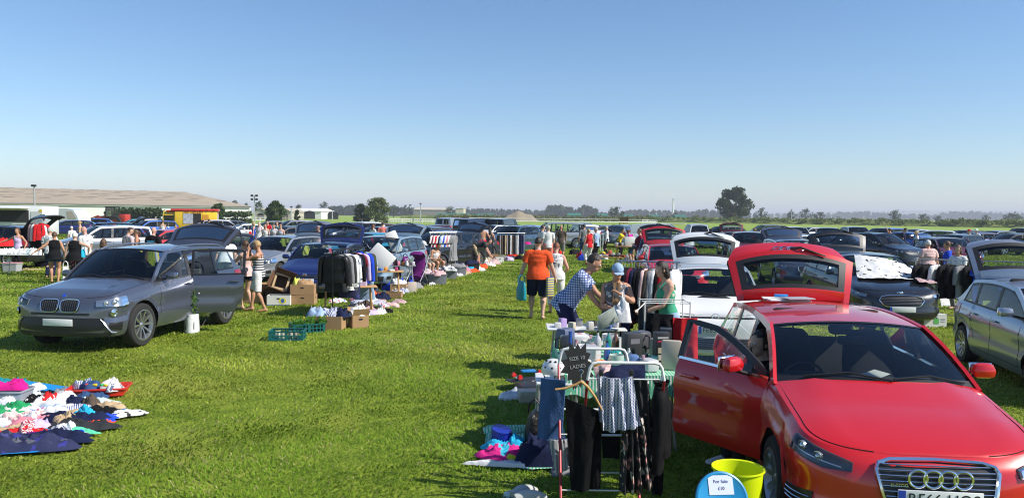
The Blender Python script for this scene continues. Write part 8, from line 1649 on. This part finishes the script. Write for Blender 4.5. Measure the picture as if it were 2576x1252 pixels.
PP('woman with long brown hair and sunglasses on her head behind the grey bonnet',258,20.5,85,1.55,fem=True,top=T('tank','ltpink'),bot=T('skirt','white'),hair=('brown','bob'))
PP('man with dark hair in a pale pinstriped shirt seen from behind the grey roof',322,26.0,60,1.76,top=T('tee','pstripe'),bot=T('trousers','denim'),hair=('dark','short'),look=(-30,15)); PP('bare shouldered woman beside the man in the pinstriped shirt',343,26.6,200,1.66,fem=True,skin='tan',top=T('tank','black'),bot=T('trousers','white'),hair=('brown','tail'))
PP('bald man in a black T-shirt with a blue and pink back print',385,26.0,80,1.76,w=1.15,skin='pink',top=T('tee','black'),bot=T('trousers','denim'),hair=('grey','bald'),lod=1)
bk=[o for o in COL.objects if o.name.startswith('shirt')][-1]; m=MB(); m.box((-.155,0,1.30),(.006,.26,.05)); m.box((-.16,0,1.22),(.006,.22,.03)); m.build('blue_print',mat('blue_print_ink',(.05,.35,.55),.7),bk); m=MB(); m.box((-.16,0,1.13),(.006,.24,.035)); m.build('pink_print',mat('pink_print_ink',(.6,.08,.2),.7),bk)
PP('woman in a lilac vest reaching left behind the far left table',44,29.3,265,1.62,fem=True,skin='tan',top=T('tank','lilac'),bot=T('trousers','black'),hair=('brown','tail'),hands=((.1,.35,.9),(.15,-.72,1.02)))
PP('person in a blue cap standing by the white trailer',110,55,120,1.75,top=T('sleeveless','pale'),bot=T('shorts','beige'),hair=('brown','short'),cap=('cap',cl('royal')))
PP('white haired person in a white top sitting near the dark blue car',180,50,150,1.6,top=T('tee','white'),bot=T('trousers','grey'),hair=('white','short'),sit=.45); PP('woman with a blond bun beside the silver crossover',201,44,200,1.7,fem=True,top=T('tank','beige'),bot=T('skirt','denim'),hair=('blond','bun'))
PP('woman in a white vest by the ice cream van cab',409,55,100,1.66,fem=True,top=T('tank','white'),bot=T('skirt','salmon'),hair=('brown','tail')); PP('fair haired child waiting at the ice cream van',441,54,90,1.35,fem=True,top=T('tank','white'),bot=T('skirt','pink'),hair=('blond','bob')); PP('man in a white top right of the ice cream van',525,58,80,1.75,top=T('tee','white'),bot=T('shorts','navy'),hair=('dark','short'))
PP('person in a white top standing behind the raised grey tailgate',568,22.5,100,1.66,w=1.2,top=T('tee','white'),bot=T('trousers','grey'),hair=('brown','short'),look=(0,30),lean=25)
PP('woman in a royal blue dress with a red bag near the pale silver saloon',638,50,190,1.66,fem=True,top=T('tank','royal'),bot=T('dress','royal'),hair=('blond','bob')); bag('crimson handbag on the arm of the woman in the blue dress',(XY(629,49.5)[0],49.5,.75),(.35,.15,.35),0,cl('red'))
PP('small child in a white sun hat and turquoise top on the grass',613,41,200,1.05,top=T('tee','teal'),bot=T('shorts','cyan'),hair=('brown','short'),cap=('sun',cl('white')))
for i,(px,d,h,tp,bt,hr,lab) in enumerate(((668,44,1.66,('tank','white'),('skirt','white'),('brown','tail'),'woman in a white vest with a tan bag among the shoppers'),(673,52,1.76,('tee','red'),('trousers','denim'),('dark','short'),'man in a red shirt behind the woman in the white vest'),(689,46,1.6,('tee','multi'),('trousers','black'),('brown','bob'),'woman in a printed top among the shoppers'),(697,50,1.7,('tee','teal'),('trousers','grey'),('brown','short'),'person in a turquoise top among the shoppers'),(706,43,1.66,('tank','stripe'),('skirt','navy'),('auburn','short'),'woman with sunglasses and a striped top among the shoppers'),(652,47,1.7,('tee','multi'),('skirt','whitefl'),('grey','short'),'person in a flowered outfit beside the blue dress'))): PP(lab,px,d,260,h,fem=i not in(1,3),top=T(*tp),bot=T(*bt),hair=hr,glasses=(i==4))
PP('white haired man in a pale pink polo shirt walking behind the silver estate',800,32.5,255,1.80,skin='pink',top=T('polo','ltpink'),bot=T('trousers','beige'),hair=('white','short'),glasses=True,lod=1)
PP('man in a salmon T-shirt seen from behind',962,45,95,1.80,top=T('tee','salmon'),bot=T('trousers','denim'),hair=('dark','short')); PP('woman with long auburn hair left of the man in salmon',938,46,60,1.66,fem=True,top=T('tee','white'),bot=T('trousers','navy'),hair=('auburn','long'))
campchair('camping chair of the seated man in a white cap',(XY(1056,28)[0],28,0),R(-20),cl('navy')); campchair('camping chair of the seated man in a white vest',(XY(1086,29.3)[0],29.3,0),R(-30),cl('black'))
person('seated man in a white T-shirt and white cap on a camping chair',(XY(1058,28)[0],28,0),-20,1.75,w=1.1,top=T('tee','white'),bot=T('shorts','grey'),hair=('grey','short'),cap=('cap',cl('white')),sit=.42,lean=5,hands=((.32,.08,.72),(.32,-.08,.70)),look=(0,10)); person('seated dark haired man in a white vest on a camping chair',(XY(1088,29.3)[0],29.3,0),-40,1.75,w=1.1,skin='tan',top=T('tank','white'),bot=T('shorts','beige'),hair=('dark','short'),sit=.42,lean=22,hands=((.35,.08,.62),(.35,-.08,.62)),look=(0,25))
PP('bare chested man in red shorts seen from behind',1213,38,92,1.80,w=1.1,skin='tan',top=('none',None),bot=T('shorts','red'),hair=('dark','short'),hands=((.2,.35,1.0),(-.02,-.28,.92)),elbow=((-.2,1,0),(-.2,-1,0))); PP('dark haired woman in a floral top beside the bare chested man',1232,38.5,100,1.68,fem=True,skin='tan',top=T('tank','floral'),bot=T('skirt','black'),hair=('dark','long'),hands=((.2,.15,1.3),(.1,-.2,.9)))
PP('man in a dark T-shirt bending low over the goods',1205,33.5,-5,1.78,skin='pink',top=T('tee','dgrey'),bot=T('shorts','beige'),hair=('dark','short'),lean=78,hands=((.62,.1,.35),(.6,-.12,.35)),look=(0,-10),group='people browsing the car boot sale')
PP('tall man in a white T-shirt and coral shorts behind the man in orange',1379,34,100,1.86,top=T('tee','white'),bot=T('shorts','salmon'),hair=('grey','short')); PP('person in white just left of the man in coral shorts',1364,36,40,1.84,top=T('tee','whitefl'),bot=T('trousers','grey'),hair=('dark','short'))
PP('bald man in a brown T-shirt and grey shorts holding a bag',1411,40,85,1.80,w=1.1,skin='tan',top=T('tee','brown'),bot=T('shorts','grey'),hair=('brown','bald'),hands=((.0,.3,.8),(.3,-.25,.95)))
PP('dark haired man in a grey T-shirt and blue jeans left of the woman in red',1469,42,100,1.84,skin='tan',top=T('tee','grey'),bot=T('trousers','denim'),hair=('dark','short'),shoes=SHOEB); PP('woman in a sleeveless red blouse and white trousers with tan shoes',1481,36.8,120,1.68,w=1.15,fem=True,skin='tan',top=T('sleeveless','red'),bot=T('crop','white'),hair=('blond','short'),shoes=mat('tan_shoes',(.3,.1,.03),.6),lod=1)
PP('man in a pale blue striped shirt and black shorts beside the woman in red',1500,37.6,150,1.74,skin='pink',top=T('tee','lblue'),bot=T('shorts','black'),hair=('grey','short'),hands=((.25,.05,1.0),(.2,-.15,.95)),lod=1); PP('grey haired person in a patterned shirt and black trousers by the metal barrier',1526,45,170,1.72,top=T('long','whitefl'),bot=T('trousers','black'),hair=('grey','short'))
PP('dark haired woman in a yellow T-shirt leaning over the tall table',1559,42,-20,1.66,fem=True,skin='tan',top=T('tee','yellow'),bot=T('trousers','black'),hair=('dark','short'),lean=18,hands=((.5,.1,.95),(.5,-.1,.95))); PP('woman in a fuchsia T-shirt bending beside the tall table',1590,38,150,1.70,w=1.2,fem=True,skin='pink',top=T('tee','fuchsia'),bot=T('shorts','denim'),hair=('auburn','bun'),lean=25,hands=((.4,.1,.9),(.4,-.1,.9)))
PP('heavy man in a maroon T-shirt with folded arms left of the crimson hatchback',1610,32.5,175,1.78,w=1.3,skin='pink',top=T('tee','maroon'),bot=T('trousers','dgrey'),hair=('brown','short'),hands=((.24,-.10,1.12),(.24,.10,1.16)),belly=.8,lod=1)
PP('older woman in a pale pink top behind the long clothes rail',2336,23.5,95,1.66,w=1.5,fem=True,skin='pink',top=T('tee','ltpink'),bot=T('trousers','navy'),hair=('white','short')); PP('woman in a blue T-shirt behind the long clothes rail',2386,22.8,150,1.66,fem=True,skin='tan',top=T('tee','royal'),bot=T('trousers','black'),hair=('brown','bun')); PP('woman in a white T-shirt beside the raised silver tailgate',2412,20,215,1.64,fem=True,top=T('tee','white'),bot=T('trousers','grey'),hair=('brown','bob'),hands=((.3,.1,1.0),(.3,-.2,.95)))
PP('dark haired man in a navy T-shirt looking down among the far cars',2272,44,-30,1.82,top=T('tee','navy'),bot=T('trousers','denim'),hair=('dark','short'),look=(0,30)); PP('person in a straw hat by the open maroon door',2306,41,160,1.68,fem=True,top=T('tee','white'),bot=T('skirt','navy'),hair=('blond','short'),cap=('sun',cl('beige'))); PP('person in a red cap among the far right cars',2438,48,180,1.70,top=T('tee','lblue'),bot=T('shorts','navy'),hair=('brown','short'),cap=('cap',cl('red'))); PP('person in a cream sun hat beside the red cap',2456,49,200,1.72,top=T('tee','white'),bot=T('shorts','beige'),hair=('brown','short'),cap=('sun',cl('pale')))
PP('person with raised arm near the bright blue hatchback',2238,50,120,1.70,fem=True,skin='tan',top=T('tank','beige'),bot=T('skirt','grey'),hair=('brown','tail'),hands=((.2,.15,1.75),None)); PP('dark haired bare shouldered woman by the rail of dark coats',2008,34,90,1.66,fem=True,skin='tan',top=T('tank','maroon'),bot=T('skirt','black'),hair=('dark','long')); PP('brown haired woman sitting below the black raised tailgate',2064,26,150,1.62,fem=True,skin='tan',top=T('tank','grey'),bot=T('trousers','black'),hair=('brown','long'),sit=.6); PP('person with folded bare arms behind the maroon raised tailgate',1899,43,200,1.7,fem=True,skin='tan',top=T('tank','red'),bot=T('skirt','navy'),hair=('brown','tail'))
r_=random.Random(5); CO=[(.6,.6,.6),(.5,.05,.05),(.05,.12,.4),(.55,.4,.1),(.1,.35,.3),(.02,.02,.02),(.5,.3,.35),(.3,.32,.35)]
KN=['jar','tin','mug','figurine','perfume box','tumbler','soap dish','small toy']; CN=['white','red','blue','mustard','teal','black','pink','grey']; PN=['by the starburst card','near the red door','in the middle of the gingham cloth','behind the kettle','by the brown bottle']
for i in range(40):
    x,y=r_.uniform(-.5,.5),r_.uniform(-.92,.9); h_=r_.uniform(.05,.16); w_=r_.uniform(.05,.09); c_=i%8; k_=(i*3+i//8)%8; mb=MB()
    if k_ in(0,2,5): mb.lathe([(0,0),(w_*.45,0),(w_*.5,h_*.5),(w_*.42,h_*.9),(w_*.46,h_),(0,h_)],n=12)
    else: mb.box((0,0,h_/2),(w_,w_*.8,h_),bev=.012,taper=.8)
    o=mb.build(KN[k_].replace(' ','_'),mat('oddment_%d'%c_,CO[c_],.3,coat=.5)); o.location=on(x,y); o.rotation_euler.z=i; tag(o,CN[c_]+' '+KN[k_]+' '+PN[i//8]+' on the main stall','oddment','oddments on the main stall')
for i in range(16):
    a=i*2.39; r_f=.2+.75*(i/16)**.5; px=120+130*r_f*math.cos(a); py=1050+62*r_f*math.sin(a); k=(i*5)%22
    garment('small '+NMs[k]+' '+['sock','baby vest','scarf','mitten'][i%4]+' crumpled on top of the near left heap',(*GP(px,py)[:2],.07),.22,.15,a,cl(CC[k]),.07,n=20,rough=1.2)
for i in range(34):
    u=i/33; px=lerp(895,1075,u)+9*math.sin(i*2.7); py=lerp(770,705,u)+10*math.cos(i*1.9); k=(i*7)%22
    garment(NMs[k]+' cloth between the clothes rail and the storage boxes, '+['nearest the cars','halfway','by the aisle'][i%3],GP(px,py),.42+.12*math.sin(i),.34,i,cl(CC[k]),.12+.05*math.sin(i*3),n=14)
for i in range(14):
    u=i/13; lump('bric_a_brac',['red','white','blue','yellow','green','black','cream','pink','teal','orange','grey','brown','purple','silver'][i]+' trinket at the '+('back' if i%2 else 'front')+' of the grey folding table','trinket',(lerp(p_gt[0]-.5,p_gt[0]+.5,u),p_gt[1]+.14*(-1)**i,.722),(.09,.08,.10+.05*math.sin(i)),mat('trinket_%d'%i,[(.5,.03,.03),(.62,.62,.6),(.03,.1,.4),(.7,.5,.05),(.05,.3,.1),(.02,.02,.02),(.6,.5,.4),(.6,.2,.3),(.02,.3,.3),(.7,.25,.03),(.3,.3,.3),(.15,.08,.04),(.2,.03,.25),(.5,.5,.5)][i],.4),i,.02)
make_grass(); make_haze()
